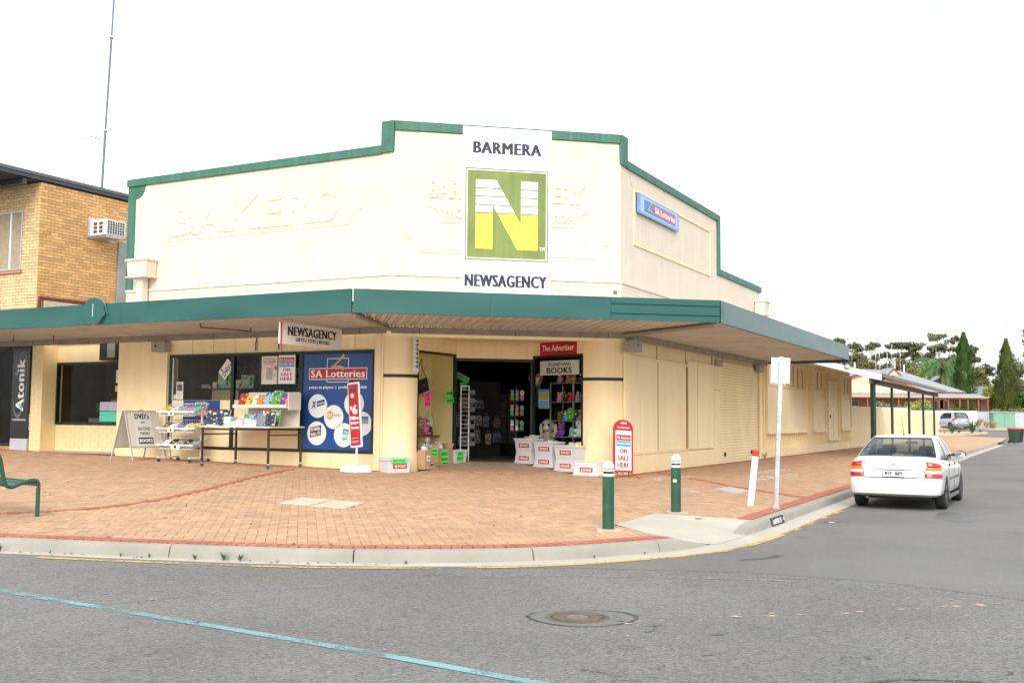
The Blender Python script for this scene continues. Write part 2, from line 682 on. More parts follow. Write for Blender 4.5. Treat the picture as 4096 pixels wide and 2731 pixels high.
def offset_line(poly, d):
    """Polyline moved sideways: d > 0 towards the shops."""
    out = []
    n = len(poly)
    for i, p in enumerate(poly):
        a, b = Vector(poly[max(i - 1, 0)]), Vector(poly[min(i + 1, n - 1)])
        t = (b - a).normalized()
        out.append((p[0] - t.y * d, p[1] + t.x * d))
    return out


strip(spline([(-6.6, 10.65), (-4.38, 9.19), (-1.41, 7.27), (.11, 6.23), (1.6, 5.2)]), .095, .004, 'blue_line', worn_paint('faded_blue_paint', (.17, .33, .36), .80, 70), road)
strip(spline([(-3.84, 8.08), (-2.79, 8.92), (-1.18, 9.8), (-.27, 10.16), (.58, 10.32), (2.24, 10.19), (3.4, 9.91), (4.64, 9.51), (7.5, 8.4)]), .09, .003, 'scuff_line', worn_paint('chalky_scuff', (.22, .22, .22), .40, 45), road)
yl = [p for p in offset_line(KERB, -.36) if -5.2 < p[0] < 5.75 and p[1] < 18.2]
strip(yl, .10, .006, 'yellow_line', worn_paint('yellow_road_paint', (.55, .36, .08), .62, 30), road)
# tar seams and repairs
m_tar = M('tar', (.055, .055, .058), .7, .15, 8)
for pts, w in (([(1.02, 6.17), (1.10, 6.32), (1.20, 6.42)], .045), ([(.46, 6.23), (.62, 6.25), (.80, 6.24)], .02), ([(.46, 6.50), (.58, 6.44), (.69, 6.38)], .03),
               ([(2.1, 6.24), (2.4, 6.33), (2.8, 6.28)], .03), ([(2.6, 10.3), (2.9, 10.22), (3.2, 10.2)], .02), ([(2.55, 11.55), (2.9, 11.75), (3.1, 12.0)], .10)):
    strip(spline(pts, 5), w, .004, 'tar_seam', worn_paint('tar_worn', (.06, .06, .063), .62, 25), road)
rt = random.Random(12)
for i in range(30):                     # old tar and tyre smears towards the middle of the crossing
    x, y = rt.uniform(.9, 4.2), rt.uniform(5.9, 8.3)
    a_ = rt.uniform(.2, .9) if i % 4 else rt.uniform(-.2, .1)
    l_ = rt.uniform(.06, .26)
    strip(spline([(x, y), (x + l_ * .5 * math.cos(a_), y + l_ * .5 * math.sin(a_)), (x + l_ * math.cos(a_ + .3), y + l_ * math.sin(a_ + .3))], 4), rt.uniform(.012, .035), .0035, 'tar_smear', worn_paint('tar_thin', (.075, .075, .076), .50, 30), road)
bs = MB()
pts = [(6.76, 16.72), (7.05, 17.35), (7.27, 17.73), (7.62, 17.85), (8.04, 17.71), (7.75, 17.4), (7.45, 17.04), (7.2, 16.92), (7.16, 16.5), (7.1, 16.11), (6.9, 16.05), (6.78, 16.16)]
bs.add([(x, y, ROAD + .004) for x, y in pts], [tuple(range(len(pts) - 1, -1, -1))])
bs.build('oil_stain', M('oil_stain', (.085, .083, .080), .5, .25, 3), road)
# pale paint chips scattered in a row
for i in range(26):
    t = i / 25
    x, y = .95 + 4.6 * t + random.uniform(-.15, .15), 8.0 + 1.35 * t + random.uniform(-.06, .06)
    r = random.uniform(.012, .035)
    MB().add([(x - r * 1.8, y, ROAD + .004), (x, y - r * .6, ROAD + .004), (x + r * 1.6, y + r * .1, ROAD + .004), (x + r * .2, y + r * .7, ROAD + .004)], [(0, 1, 2, 3)]).build(
        'paint_chip', M('paint_chip', (.62, .46, .34), .8, .1), road)


def manhole(name, x, y, r, label, dish):
    z = zroad(x, y)
    t = thing(name, label, 'manhole', T(x, y, z))
    ring = MB()
    n = 40
    pr = [(r * 1.70, .003), (r * 1.62, .006), (r * 1.08, .006), (r * 1.05, .003)]
    vs = []
    for i in range(n):
        a = 2 * math.pi * i / n
        wob = 1 + .10 * math.cos(a - .2) + .05 * math.sin(3 * a)
        vs += [(pr[0][0] * math.cos(a) * wob, pr[0][0] * .82 * math.sin(a) * wob, .002), (r * 1.06 * math.cos(a), r * 1.06 * math.sin(a), .006)]
    ring.add(vs, [(2 * i, (2 * i + 2) % (2 * n), (2 * i + 3) % (2 * n), 2 * i + 1) for i in range(n)])
    ring.build('asphalt_collar', M('collar_asphalt', (.135, .137, .135), .85, .2, 12, .3, 90), t)
    seal = MB()
    vs = []
    for i in range(n):
        a = 2 * math.pi * i / n
        wob = 1 + .10 * math.cos(a - .2) + .05 * math.sin(3 * a)
        w = 1.045 + .03 * math.sin(2 * a + 1)
        for q in (1.0, w):
            vs.append((pr[0][0] * math.cos(a) * wob * q, pr[0][0] * .82 * math.sin(a) * wob * q, .005))
    seal.add(vs, [(2 * i + 1, (2 * i + 3) % (2 * n), (2 * i + 2) % (2 * n), 2 * i) for i in range(n)])
    seal.build('tar_ring', m_tar, t)
    m_iron = M('rusty_iron', (.13, .085, .05), .7, .35, 9, .3, 60)
    MB().lathe([(r * 1.05, 0), (r * 1.05, .009), (r * .90, .009), (r * .90, .004)], (0, 0, 0), 36).build('iron_frame', m_iron, t)
    cov = MB().lathe([(r * .89, .002), (r * .89, .006), (r * .001, .006)], (0, 0, 0), 36).build('cover', M('cover_iron', (.075, .055, .04), .75, .3, 12), t)
    # cast lattice
    lat = MB()
    k = r * .135
    for j in range(-7, 8):
        for i in range(-7, 8):
            cx, cy = (i + (j % 2) * .5) * k, j * k * .9
            d = math.hypot(cx, cy)
            if r * .38 < d < r * .80:
                lat.box(cx - k * .42, cx + k * .42, cy - k * .14, cy + k * .14, .006, .011)
                lat.box(cx - k * .10, cx + k * .10, cy - k * .42, cy + k * .42, .006, .0105)
    lat.build('lattice', M('lattice_iron', (.14, .11, .08), .7, .3, 9), t, kind='stuff')
    MB().lathe([(r * .36, .004), (r * .36, .012), (r * .30, .012), (r * .29, .008), (r * .001, .008)], (0, 0, 0), 28).build('centre_disc', M('disc_' + dish, {'grey': (.15, .14, .125), 'cream': (.62, .50, .34)}[dish], .6, .3, 14), t)


manhole('manhole', .545, 8.17, .235, 'rusty round manhole cover with lattice rim set in the road in front', 'grey')
manhole('service_cover', 4.86, 15.81, .13, 'small round service cover beside the yellow line near the white sedan', 'cream')


# ------------------------------------------------------------------ kerb, gutter, ramp
def kerb_h(i):
    """0..1: kerb drops away at the pram ramp."""
    x, y = KERB[i]
    if y < 12.0 or x < 1.8:
        return 1
    t = (x - 2.08) / (2.50 - 2.08) if x < 2.9 else (3.32 - x) / .16
    return max(0.0, min(1.0, 1 - t))


def bands(vals, fn, mat, name, parent, pts, zfn):
    pass


gut = MB()
W_ = [(.0, .006), (-.30, .004), (-.33, -.01)]
vs = []
for i, (x, y) in enumerate(KERB):
    a, b = Vector(KERB[max(i - 1, 0)]), Vector(KERB[min(i + 1, len(KERB) - 1)])
    d = (b - a).normalized()
    wid = .15 if x < -2 else (.17 + .16 * min(1, max(0, (x + 2) / 4)))
    for o_, z_ in ((.05, .006), (-wid, .0045), (-wid - .02, -.02)):
        vs.append((x - d.y * o_, y + d.x * o_, zroad(x, y) + z_))
gut.add(vs, [(3 * i + k, 3 * i + 3 + k, 3 * i + 4 + k, 3 * i + 1 + k) for i in range(len(KERB) - 1) for k in (0, 1)])
# faces may wind either way: flip so they look up
gut.f = [list(reversed(f)) for f in gut.f]
gutter = gut.build('gutter', m_conc2, kind='structure')

kerb = link('kerb', None, None, None, Matrix(), kind='structure')
JOINTS = [-40, -30, -22, -14, -11, -8.6, -6.4, -3.95, -1.97, .25, 1.55, 2.56]
pieces = []
cur = [0]
for i in range(1, len(KERB)):
    x0, x1 = KERB[i - 1][0], KERB[i][0]
    cur.append(i)
    if any(x0 < j <= x1 for j in JOINTS[1:]) or (x1 > 3.3 and int(x1 / 2.4) != int(x0 / 2.4)) or i == len(KERB) - 1:
        pieces.append(cur)
        cur = [i]
for pc in pieces:
    if len(pc) < 2:
        continue
    b = MB()
    vs = []
    prof = [(.0, 0.0), (.028, .55), (.040, .82), (.060, .95), (.090, 1.0), (.185, 1.0), (.185, -.4)]
    n = len(pc)
    pts = [Vector(KERB[i]) for i in pc]
    hh = [kerb_h(i) for i in pc]
    if max(hh) < .02:
        continue
    # small gap at the joints
    e0 = (pts[1] - pts[0]).normalized() * .007
    e1 = (pts[-1] - pts[-2]).normalized() * .007
    dirs = [(Vector(KERB[min(i + 1, len(KERB) - 1)]) - Vector(KERB[max(i - 1, 0)])).normalized() for i in pc]
    pts[0] = pts[0] + e0
    pts[-1] = pts[-1] - e1
    for p, d, h in zip(pts, dirs, hh):
        zr = zroad(p.x, p.y)
        for o_, t in prof:
            vs.append((p.x - d.y * o_, p.y + d.x * o_, zr + (.13 * t * h if t > 0 else (-.03 if t == 0 else -.06))))
    k = len(prof)
    b.add(vs, [(i * k + j, (i + 1) * k + j, (i + 1) * k + j + 1, i * k + j + 1) for i in range(n - 1) for j in range(k - 1)], 0, True)
    b.add(vs, [tuple(range(k)), tuple(range((n - 1) * k + k - 1, (n - 1) * k - 1, -1))])
    o = b.build('kerb_stone', m_conc, kerb)
    o.data.set_sharp_from_angle(angle=rad(50))

zt0, zt1 = zf(1.40, 13.71), zf(2.14, 15.33)
T0, T1 = (1.40, 13.71, zt0 + .006), (2.14, 15.33, zt1 + .006)
B0, B1 = (2.55, 12.92, ROAD + .009), (3.30, 14.16, ROAD + .009)
LW = (2.16, 12.72, -.150)
RW, RW2 = (3.26, 14.82, -.142), (3.47, 14.70, -.149)
rp = MB()
LW2, RW3 = (2.33, 12.56, -.19), (3.33, 14.10, ROAD + .004)
B0b, B1b = (2.62, 12.80, ROAD + .004), (3.33, 14.02, ROAD + .004)
rp.add([T0, T1, B1, B0, LW, RW, RW2, (1.80, 12.60, -.146), (1.90, 12.45, -.152), (2.06, 12.64, -.186), (2.23, 12.84, -.238), (2.42, 13.0, -.270)], [(0, 3, 2, 1), (1, 2, 5), (5, 2, 6), (0, 7, 8), (0, 8, 9), (0, 9, 10), (0, 10, 11), (0, 11, 3)])
rp.f = [list(f) for f in rp.f]
ramp_o = rp.build('pram_ramp', m_conc2, kind='structure')
RAMP_POLY = [(1.42, 13.71), (2.14, 15.30), (3.26, 14.80), (3.52, 14.66), (3.35, 14.0), (2.5, 12.6), (2.0, 12.40), (1.80, 12.62)]


def inside(x, y, poly):
    c = False
    n = len(poly)
    for i in range(n):
        x0, y0 = poly[i]
        x1, y1 = poly[(i + 1) % n]
        if (y0 > y) != (y1 > y) and x < (x1 - x0) * (y - y0) / (y1 - y0) + x0:
            c = not c
    return c


# ------------------------------------------------------------------ footpath
footpath = link('footpath', None, None, None, Matrix(), kind='structure')
COVER1 = [(-3.46, 15.78), (-3.23, 16.58), (-2.15, 15.87), (-2.33, 15.05)]
COVER2 = [(3.99, 20.26), (4.43, 21.05), (4.62, 20.19), (4.20, 19.49)]
HOLES = [RAMP_POLY, COVER1, COVER2]
BAND1 = spline([(-9.5, 13.75), (-7.9, 14.05), (-6.88, 14.33), (-5.99, 14.89), (-5.42, 16.03), (-5.12, 18.29), (-4.98, 20.38), (-4.63, 22.6)], 8)
BAND2 = [tuple(wpt('R', 1.7, -.35)[:2]), (4.51, 21.14), (5.35, 18.98)]
WALL_FRONT = [tuple(wpt('L', -25, 0)[:2]), tuple(wpt('L', -.05, 0)[:2]), tuple(wpt('C', .62, .05)[:2]), tuple(wpt('C', 1.64, 1.62)[:2]), tuple(wpt('C', 3.48, 1.66)[:2]), tuple(wpt('C', 4.35, .05)[:2]),
              tuple(wpt('R', .1, 0)[:2]), tuple(wpt('R', 70, 0)[:2])]


def path_pos(x, y):
    """(distance to kerb, distance to the wall) or None outside the paving."""
    dk, i, t, sd_ = seg_dist(x, y, KERB)
    if sd_ < 0:
        return None
    dw, i, t, sw = seg_dist(x, y, WALL_FRONT)
    if sw > 0:
        return None
    return dk, dw


# sand bed below the pavers
sb = MB()
g = .23
ca, sa = math.cos(rad(AC)), math.sin(rad(AC))


def c2w(u, v):
    return P1.x + u * ca - v * sa, P1.y + u * sa + v * ca


zc = {}


def zfc(x, y):
    k = (round(x, 3), round(y, 3))
    if k not in zc:
        zc[k] = zf(x, y)
    return zc[k]


for iu in range(-62, 100):
    for iv in range(-60, 96):
        u, v = iu * g, iv * g
        x, y = c2w(u + g / 2, v + g / 2)
        if x < -13.5 or x > 17.5 or y > 51 or y < 10.5:
            continue
        pp = path_pos(x, y)
        if pp is None or pp[0] < .24 or inside(x, y, RAMP_POLY):
            continue
        q = [c2w(u, v), c2w(u + g, v), c2w(u + g, v + g), c2w(u, v + g)]
        sb.add([(a, b, zfc(a, b) - .012) for a, b in q], [(0, 1, 2, 3)])
sb.build('paving_bed', m_sand, footpath)

# clay pavers laid in herringbone, square to the shop's cut corner
A_ = .115
one = MB().hexa([(.0012, .0012, -.05), (.2288, .0012, -.05), (.2288, .1138, -.05), (.0012, .1138, -.05), (.004, .004, .0), (.226, .004, .0), (.226, .111, .0), (.004, .111, .0)])
one.v = [(x - .115, y - .0575, z) for x, y, z in one.v]
me_one = one.mesh('paver')
me_one.materials.append(m_pav)
cand = []
for i in range(-125, 200):
    for j in range(-120, 190):
        d = (i - j) % 4
        if d == 0:
            cu, cv, hor = (i + 1) * A_, (j + .5) * A_, True
        elif d == 3:
            cu, cv, hor = (i + .5) * A_, (j + 1) * A_, False
        else:
            continue
        x, y = c2w(cu, cv)
        if x < -13 or x > 17 or y > 50 or y < 10.5:
            continue
        if abs(x) > y * .56 + .5:
            continue
        cand.append((x * x + y * y, x, y, hor))
cand.sort()
CLIP = [((1.80, 12.62), (1.40, 13.71)), ((1.40, 13.71), (2.14, 15.33)), ((2.14, 15.33), (3.27, 14.82))]


def clip_half(pts, a, b):
    """Part of a convex polygon on the left of the line a-b (outside the ramp)."""
    side = lambda p: (b[0] - a[0]) * (p[1] - a[1]) - (b[1] - a[1]) * (p[0] - a[0])
    out = []
    for i, p in enumerate(pts):
        q = pts[(i + 1) % len(pts)]
        sp, sq = side(p), side(q)
        if sp >= 0:
            out.append(p)
        if sp * sq < 0:
            t = sp / (sp - sq)
            out.append((p[0] + (q[0] - p[0]) * t, p[1] + (q[1] - p[1]) * t))
    return out


ftint = []
field = MB()
npav = 0
for _, x, y, hor in cand:
    pp = path_pos(x, y)
    if pp is None or pp[0] < .37 or pp[1] < .08:
        continue
    cut = None
    if 1.2 < x < 3.5 and 12.4 < y < 15.6:
        for ca_, cb_ in CLIP:
            if seg_dist(x, y, [ca_, cb_])[0] < .135:
                cut = (ca_, cb_)
    if any(inside(x, y, h) for h in HOLES) and cut is None:
        continue
    if min(seg_dist(x, y, BAND1)[0], seg_dist(x, y, BAND2)[0]) < .10:
        continue
    z = zfc(x, y) + random.uniform(-.0018, .0018)
    ang = AC + (0 if hor else 90) + random.uniform(-.7, .7)
    if npav < 300 and cut is None:
        o = bpy.data.objects.new('paver', me_one)
        COL.objects.link(o)
        e = .05
        tx, ty = (zf(x, y + e) - zf(x, y - e)) / (2 * e), -(zf(x + e, y) - zf(x - e, y)) / (2 * e)
        place(o, footpath, T(x, y, z) @ Matrix.Rotation(tx, 4, 'X') @ Matrix.Rotation(ty, 4, 'Y') @ RZ(ang))
        npav += 1
    else:
        c, s = math.cos(rad(ang)), math.sin(rad(ang))
        hx, hy = .1125, .0550
        tilt = random.uniform(-.0015, .0015)
        q = []
        pl = [(x + a * c - b * s, y + a * s + b * c) for a, b in ((-hx, -hy), (hx, -hy), (hx, hy), (-hx, hy))]
        if cut:
            for ca_, cb_ in CLIP:
                if len(pl) > 2 and seg_dist(x, y, [ca_, cb_])[0] < .135:
                    pl = clip_half(pl, ca_, cb_)
            if len(pl) < 3:
                continue
        q = [(px, py, zfc(px, py) + tilt) for px, py in pl]
        w = [(p[0], p[1], p[2] - .03) for p in q]
        nq = len(q)
        field.add(q + w, [tuple(range(nq))] + [(nq + i, nq + (i + 1) % nq, (i + 1) % nq, i) for i in range(nq)])
        ftint += [random.uniform(.88, 1.12) * (.84 if random.random() < .05 else 1)] * (nq + 1)
me = field.mesh('paver_field')
me.materials.append(m_pav_f)
# tint single pavers through a face attribute
at = me.attributes.new('tint', 'FLOAT', 'FACE')
at.data.foreach_set('value', ftint)
t_ = m_pav_f.node_tree
an = t_.nodes.new('ShaderNodeAttribute')
an.attribute_name = 'tint'
b_ = t_.nodes['Principled BSDF']
old = b_.inputs['Base Color'].links[0].from_socket
vm = t_.nodes.new('ShaderNodeVectorMath')
vm.operation = 'SCALE'
t_.links.new(old, vm.inputs[0])
t_.links.new(an.outputs['Fac'], vm.inputs['Scale'])
t_.links.new(vm.outputs[0], b_.inputs['Base Color'])
link('paver_field', me, None, footpath, None, kind='stuff')

# red header courses along the kerb and the walls, and the two bands across
redm = MB().hexa([(-.054, -.113, -.05), (.054, -.113, -.05), (.054, .113, -.05), (-.054, .113, -.05), (-.051, -.110, .003), (.051, -.110, .003), (.051, .110, .003), (-.051, .110, .003)])
me_red = redm.mesh('red_paver')
me_red.materials.append(m_red)
reds = []


def course(poly, step, off=0.0, skip=None, stretch=1.0):
    L = 0.0
    line = offset_line(poly, off) if off else poly
    nxt = 0.0
    for i in range(len(line) - 1):
        a, b = Vector(line[i]), Vector(line[i + 1])
        d = (b - a).length
        while nxt <= L + d:
            p = a + (b - a) * ((nxt - L) / d)
            nxt += step
            if skip and skip(p):
                continue
            reds.append((p.x, p.y, math.degrees(math.atan2((b - a).y, (b - a).x)), stretch))
        L += d


vis = lambda p: abs(p.x) > p.y * .56 + .6 or p.y > 48 or inside(p.x, p.y, RAMP_POLY) or (1.82 < p.x < 3.4 and p.y < 14.95)
course(KERB, .115, .305, vis)
course(BAND1, .115, 0, vis, .62)
course(BAND2, .115, 0, vis, .8)
course(WALL_FRONT[:2], .115, -.15, vis)
course(WALL_FRONT[6:], .115, -.15, lambda p: p.y > 44)
reds.sort(key=lambda r: r[0] ** 2 + r[1] ** 2)
rest = MB()
for k, (x, y, a, st) in enumerate(reds):
    z = zf(x, y) + .002
    mtx = T(x, y, z) @ RZ(a)
    if k < 300:
        o = bpy.data.objects.new('red_paver', me_red)
        COL.objects.link(o)
        place(o, footpath, mtx @ Matrix.Diagonal((1, st, 1, 1)))
    else:
        rest.add([mtx @ Vector((v[0], v[1] * st, v[2])) for v in redm.v], redm.f)
if rest.v:
    rest.build('red_paver_rows', M('red_brick_rows', (.40, .125, .075), .85, .22, 8, .2, 110, dirt=((.42, .25, .16), .4, 2.0)), footpath, kind='stuff')

# the paving beyond, too far off to tell the pavers apart
fb = MB()
L0, L1 = 26.5, 66.5
far_k = [p for p in KERB if p[1] > 40]
N = 24
vs = []
for i in range(N + 1):
    s = L0 + (L1 - L0) * i / N
    for o_ in (0.0, -1.2, -2.4, -3.6, -4.72):
        p = wpt('R', s, o_)
        k = -o_ / 4.72
        vs.append((p.x, p.y, -.15 * k + rise(s) + .0 - .004))
fb.add(vs, [(i * 5 + j, i * 5 + j + 1, (i + 1) * 5 + j + 1, (i + 1) * 5 + j) for i in range(N) for j in range(4)], 0, True)
fb.f = [list(reversed(f)) for f in fb.f]
fb.build('far_paving', M('far_paving', (.41, .262, .165), .9, .12, 1.2), footpath)


def flat_cover(name, label, poly, nslab, mat):
    cx = sum(p[0] for p in poly) / 4
    cy = sum(p[1] for p in poly) / 4
    t = thing(name, label, 'service cover', T(cx, cy, zf(cx, cy)))
    a, b, c, d = [Vector((p[0], p[1], zf(*p) + .004)) for p in poly]      # front-left, back-left, back-right, front-right
    for k in range(nslab):
        u0, u1 = k / nslab + .008, (k + 1) / nslab - .008
        q = [a.lerp(d, u0), a.lerp(d, u1), b.lerp(c, u1), b.lerp(c, u0)]
        ctr = (q[0] + q[1] + q[2] + q[3]) / 4
        q = [p.lerp(ctr, .03) for p in q]
        m_ = MB().hexa([p - Vector((cx, cy, zf(cx, cy) + .05)) for p in q] + [p - Vector((cx, cy, zf(cx, cy))) for p in q])
        m_.build('slab', mat, t)
    fr = MB()
    o4 = [p - Vector((cx, cy, zf(cx, cy))) for p in (a, d, c, b)]
    for i in range(4):
        p, q = o4[i], o4[(i + 1) % 4]
        fr.tube(p - Vector((0, 0, .004)), q - Vector((0, 0, .004)), .009, n=4)
    fr.build('frame', M('cover_frame', (.42, .42, .40), .6, .2), t)


flat_cover('pit_cover', 'pale double concrete pit cover set in the pavers before the display table', COVER1, 2, M('pit_slab', (.50, .42, .32), .85, .12, 4, .2, 90))
flat_cover('meter_cover', 'grey square pit cover in the pavers beside the leaning white marker post', COVER2, 1, M('meter_lid', (.42, .43, .40), .7, .1, 4))

# salt bloom and old chewing marks on the side footpath
m_salt = worn_paint('salt_bloom', (.72, .66, .60), .42, 14, .9, 3)
for k, (s0, o0, s1, o1, w) in enumerate(((-1.2, -1.0, 1.6, -1.3, .55), (1.2, -2.6, 4.6, -2.8, .8), (3.5, -2.0, 7.0, -2.2, .5), (-3.6, -3.0, -2.2, -2.0, .5))):
    b = MB()
    n = 10
    vs = []
    for i in range(n + 1):
        t = i / n
        for q in (-.5, .5):
            p = wpt('R', s0 + (s1 - s0) * t, o0 + (o1 - o0) * t + q * w * math.sin(math.pi * min(max(t, .08), .92)))
            vs.append((p.x, p.y, zf(p.x, p.y) + .006))
    b.add(vs, [(2 * i, 2 * i + 2, 2 * i + 3, 2 * i + 1) for i in range(n)])
    b.build('salt_stain', m_salt, footpath)

# ================================================================== THE CORNER SHOP
m_up = M('cream_render', (.68, .59, .475), .85, .05, 1.3, .25, 25, streak=.05, dirt=((.66, .50, .36), .35, 1.4))
m_lo = M('cream_paint', (.89, .725, .435), .7, .06, 1.2, .12, 40, streak=.05, dirt=((.60, .43, .22), .30, 1.6))
m_lo2 = M('cream_board', (.88, .73, .455), .65, .05, 1.0, .08, 40, streak=.06)
m_yel = M('yellow_block', (.83, .655, .36), .7, .06, 2, .15, 60, streak=.04)
m_cop = M('green_coping', (.045, .155, .110), .6, .16, 3, .2, 30, streak=.22)
m_grn = M('dark_green_trim', (.004, .017, .013), .45, .1, 4)
m_teal = M('teal_sheet', (.013, .092, .084), .33, .06, .8, .0)
m_teal2 = M('teal_sheet_worn', (.028, .098, .092), .42, .12, 1.5, .0, streak=.08)
m_sof = M('soffit_sheet', (.56, .545, .52), .6, .10, .8, .1, 20, dirt=((.26, .18, .12), .5, 1.3))
m_beam = M('grey_beam', (.30, .27, .24), .7, .18, 3, .2, 40)
m_galv = M('galvanised', (.50, .51, .52), .35, .12, 6, .1, 40, metal=.6)
m_white = M('white_board', (.80, .80, .79), .4, .02, 2)
m_black = M('black_ink', (.012, .013, .018), .5, .0)
m_navy = M('navy_ink', (.018, .022, .050), .5, .0)
m_glass = glass_mat('window_glass', (.95, .965, .96), .45, .98)
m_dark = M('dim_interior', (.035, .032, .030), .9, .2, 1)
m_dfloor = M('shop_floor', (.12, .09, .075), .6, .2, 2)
m_redp = M('red_print', (.44, .010, .018), .4, .03, 2)
m_whp = M('white_print', (.82, .82, .81), .4, .0)
m_pipe = m_lo2

shop = thing('corner_shop', 'cream two-faced corner shop with green-edged stepped parapet above a teal awning', 'shop', T(P1.x, P1.y, 0))


def part(b, name, mat, k=None, parent=shop, bevel=0, **tg):
    return b.build(name, mat, parent, FRM[k] if k else None, bevel, **tg)


def scallop(x0, x1, z0, z1, r, n=6):
    """Rectangle with concave quarter-round corners."""
    out = []
    for cx, cz, a0 in ((x0, z0, 90), (x1, z0, 180), (x1, z1, 270), (x0, z1, 0)):
        for i in range(n + 1):
            a = rad(a0 - 90 * i / n)
            out.append((cx + r * math.cos(a), cz + r * math.sin(a)))
    return out


def frame_rect(b, x0, x1, z0, z1, w, y0, y1, m=0):
    """Four butting bars."""
    b.box(x0, x1, y0, y1, z1 - w, z1, m).box(x0, x1, y0, y1, z0, z0 + w, m)
    b.box(x0, x0 + w, y0, y1, z0 + w, z1 - w, m).box(x1 - w, x1, y0, y1, z0 + w, z1 - w, m)
    return b


# ---- upper left face
wl = part(MB().prism([(-8.0, 3.15), (0, 3.15), (0, 7.10), (-8.0, 7.10)], 0, .30), 'parapet_wall', m_up, 'L')
part(MB().box(-8.06, -.30, -.05, .34, 6.95, 7.14), 'coping', m_cop, 'L', wl, .008)
part(MB().prism([(-.30, 6.97), (.012, 6.97), (.03, 7.656), (-.30, 7.656)], -.05, .34), 'coping', m_cop, 'L', wl, .008)
notch = [(-8.03, 4.35), (-7.76, 4.35), (-7.76, 6.60)] + [(-7.44 - .32 + .32 * math.sin(rad(a)), 6.95 - .33 * math.cos(rad(a))) for a in range(0, 91, 15)] + [(-8.03, 6.948)]
part(MB().prism(notch, -.012, .31), 'painted_border', m_cop, 'L', wl)
b = MB()
part(b.prism(scallop(-7.26, -.78, 5.47, 6.62, .33), -.011, .0), 'relief_panel', m_up, 'L', wl)
bak = text('BAKERS', m_up, wl, -4.0, 5.97, 5.05, .80, -.011, bold=.035, depth=.009, name='raised_lettering')
for x in (-6.10, -5.24, -4.40, -3.56, -2.78):      # little feet of the raised capitals
    pass
part(MB().box(-8.0, -.0, -.035, 0, 4.275, 4.335), 'string_course', m_up, 'L', wl)


def old_bricks(k, x0, x1, parent, z1=4.27):
    b = MB()
    z = z1
    row = 0
    while z > 3.45:
        x = x0 - (.12 if row % 2 else 0)
        while x < x1:
            a, c = max(x, x0) + .005, min(x + .24, x1) - .005
            if c - a > .04:
                pr = random.uniform(.004, .012)
                b.box(a, c, -pr, .0, z - .080, z)
            x += .24
        z -= .086
        row += 1
    return part(b, 'painted_bricks', m_up, k, parent, kind='stuff')


old_bricks('L', -7.95, -.02, wl)

# ---- upper cut corner
wc = part(MB().prism([(0, 3.15), (CH, 3.15), (CH, 7.60), (0, 7.60)], 0, .30), 'parapet_wall', m_up, 'C')
part(MB().box(.02, CH - .02, -.05, .34, 7.45, 7.656), 'coping', m_cop, 'C', wc, .008)
part(MB().prism(scallop(.23, 4.88, 4.80, 7.44, .33), -.014, 0), 'relief_panel', m_up, 'C', wc)
part(MB().prism(scallop(.75, 4.38, 5.47, 6.64, .33), -.028, -.014), 'relief_panel', m_up, 'C', wc)
text('BAR', m_up, wc, 1.14, 6.21, .72, .42, -.028, bold=.03, depth=.012, name='raised_lettering')
text('ERY', m_up, wc, 3.90, 6.21, .74, .42, -.028, bold=.03, depth=.012, name='raised_lettering')
text('W.C', m_up, wc, 1.28, 5.68, .44, .22, -.028, bold=.03, depth=.012, name='raised_lettering')
text('ROP.', m_up, wc, 3.80, 5.66, .50, .20, -.028, bold=.03, depth=.012, name='raised_lettering')
part(MB().box(.03, CH - .03, -.035, 0, 4.275, 4.335), 'string_course', m_up, 'C', wc)
old_bricks('C', .02, CH - .02, wc)
part(MB().box(4.95, 5.04, -.013, -.001, 4.02, 4.10), 'broken_brick_hole', M('hole_shadow', (.20, .11, .06), .9), 'C', wc)

# ---- upper side face
wr = part(MB().prism([(0, 3.15), (12.19, 3.15), (12.19, 5.50), (7.60, 5.50), (7.60, 7.10), (0, 7.10)], 0, .30), 'parapet_wall', m_up, 'R')
part(MB().prism([(-.02, 6.97), (.33, 6.97), (.33, 7.656), (-.03, 7.656)], -.05, .34), 'coping', m_cop, 'R', wr, .008)
part(MB().box(.33, 7.62, -.05, .34, 6.95, 7.136), 'coping', m_cop, 'R', wr, .008)
part(MB().box(7.36, 7.625, -.05, .34, 5.395, 6.95), 'coping', m_cop, 'R', wr, .008)
part(MB().box(7.625, 12.24, -.05, .34, 5.395, 5.58), 'coping', m_cop, 'R', wr, .008)
part(frame_rect(MB(), .79, 6.70, 5.26, 6.56, .045, -.03, 0), 'sign_frame', m_lo2, 'R', wr)
b = MB()
for cx, a0 in ((.45, 0), (7.30, 270)):
    b.tube((cx, -.005, 6.95), (cx + (.25 if a0 == 0 else -.25), -.005, 6.62), .008, n=5)
part(b, 'moulding', m_up, 'R', wr)
part(MB().box(.03, 5.0, -.035, 0, 4.275, 4.335), 'string_course', m_up, 'R', wr)
old_bricks('R', .03, 4.6, wr)

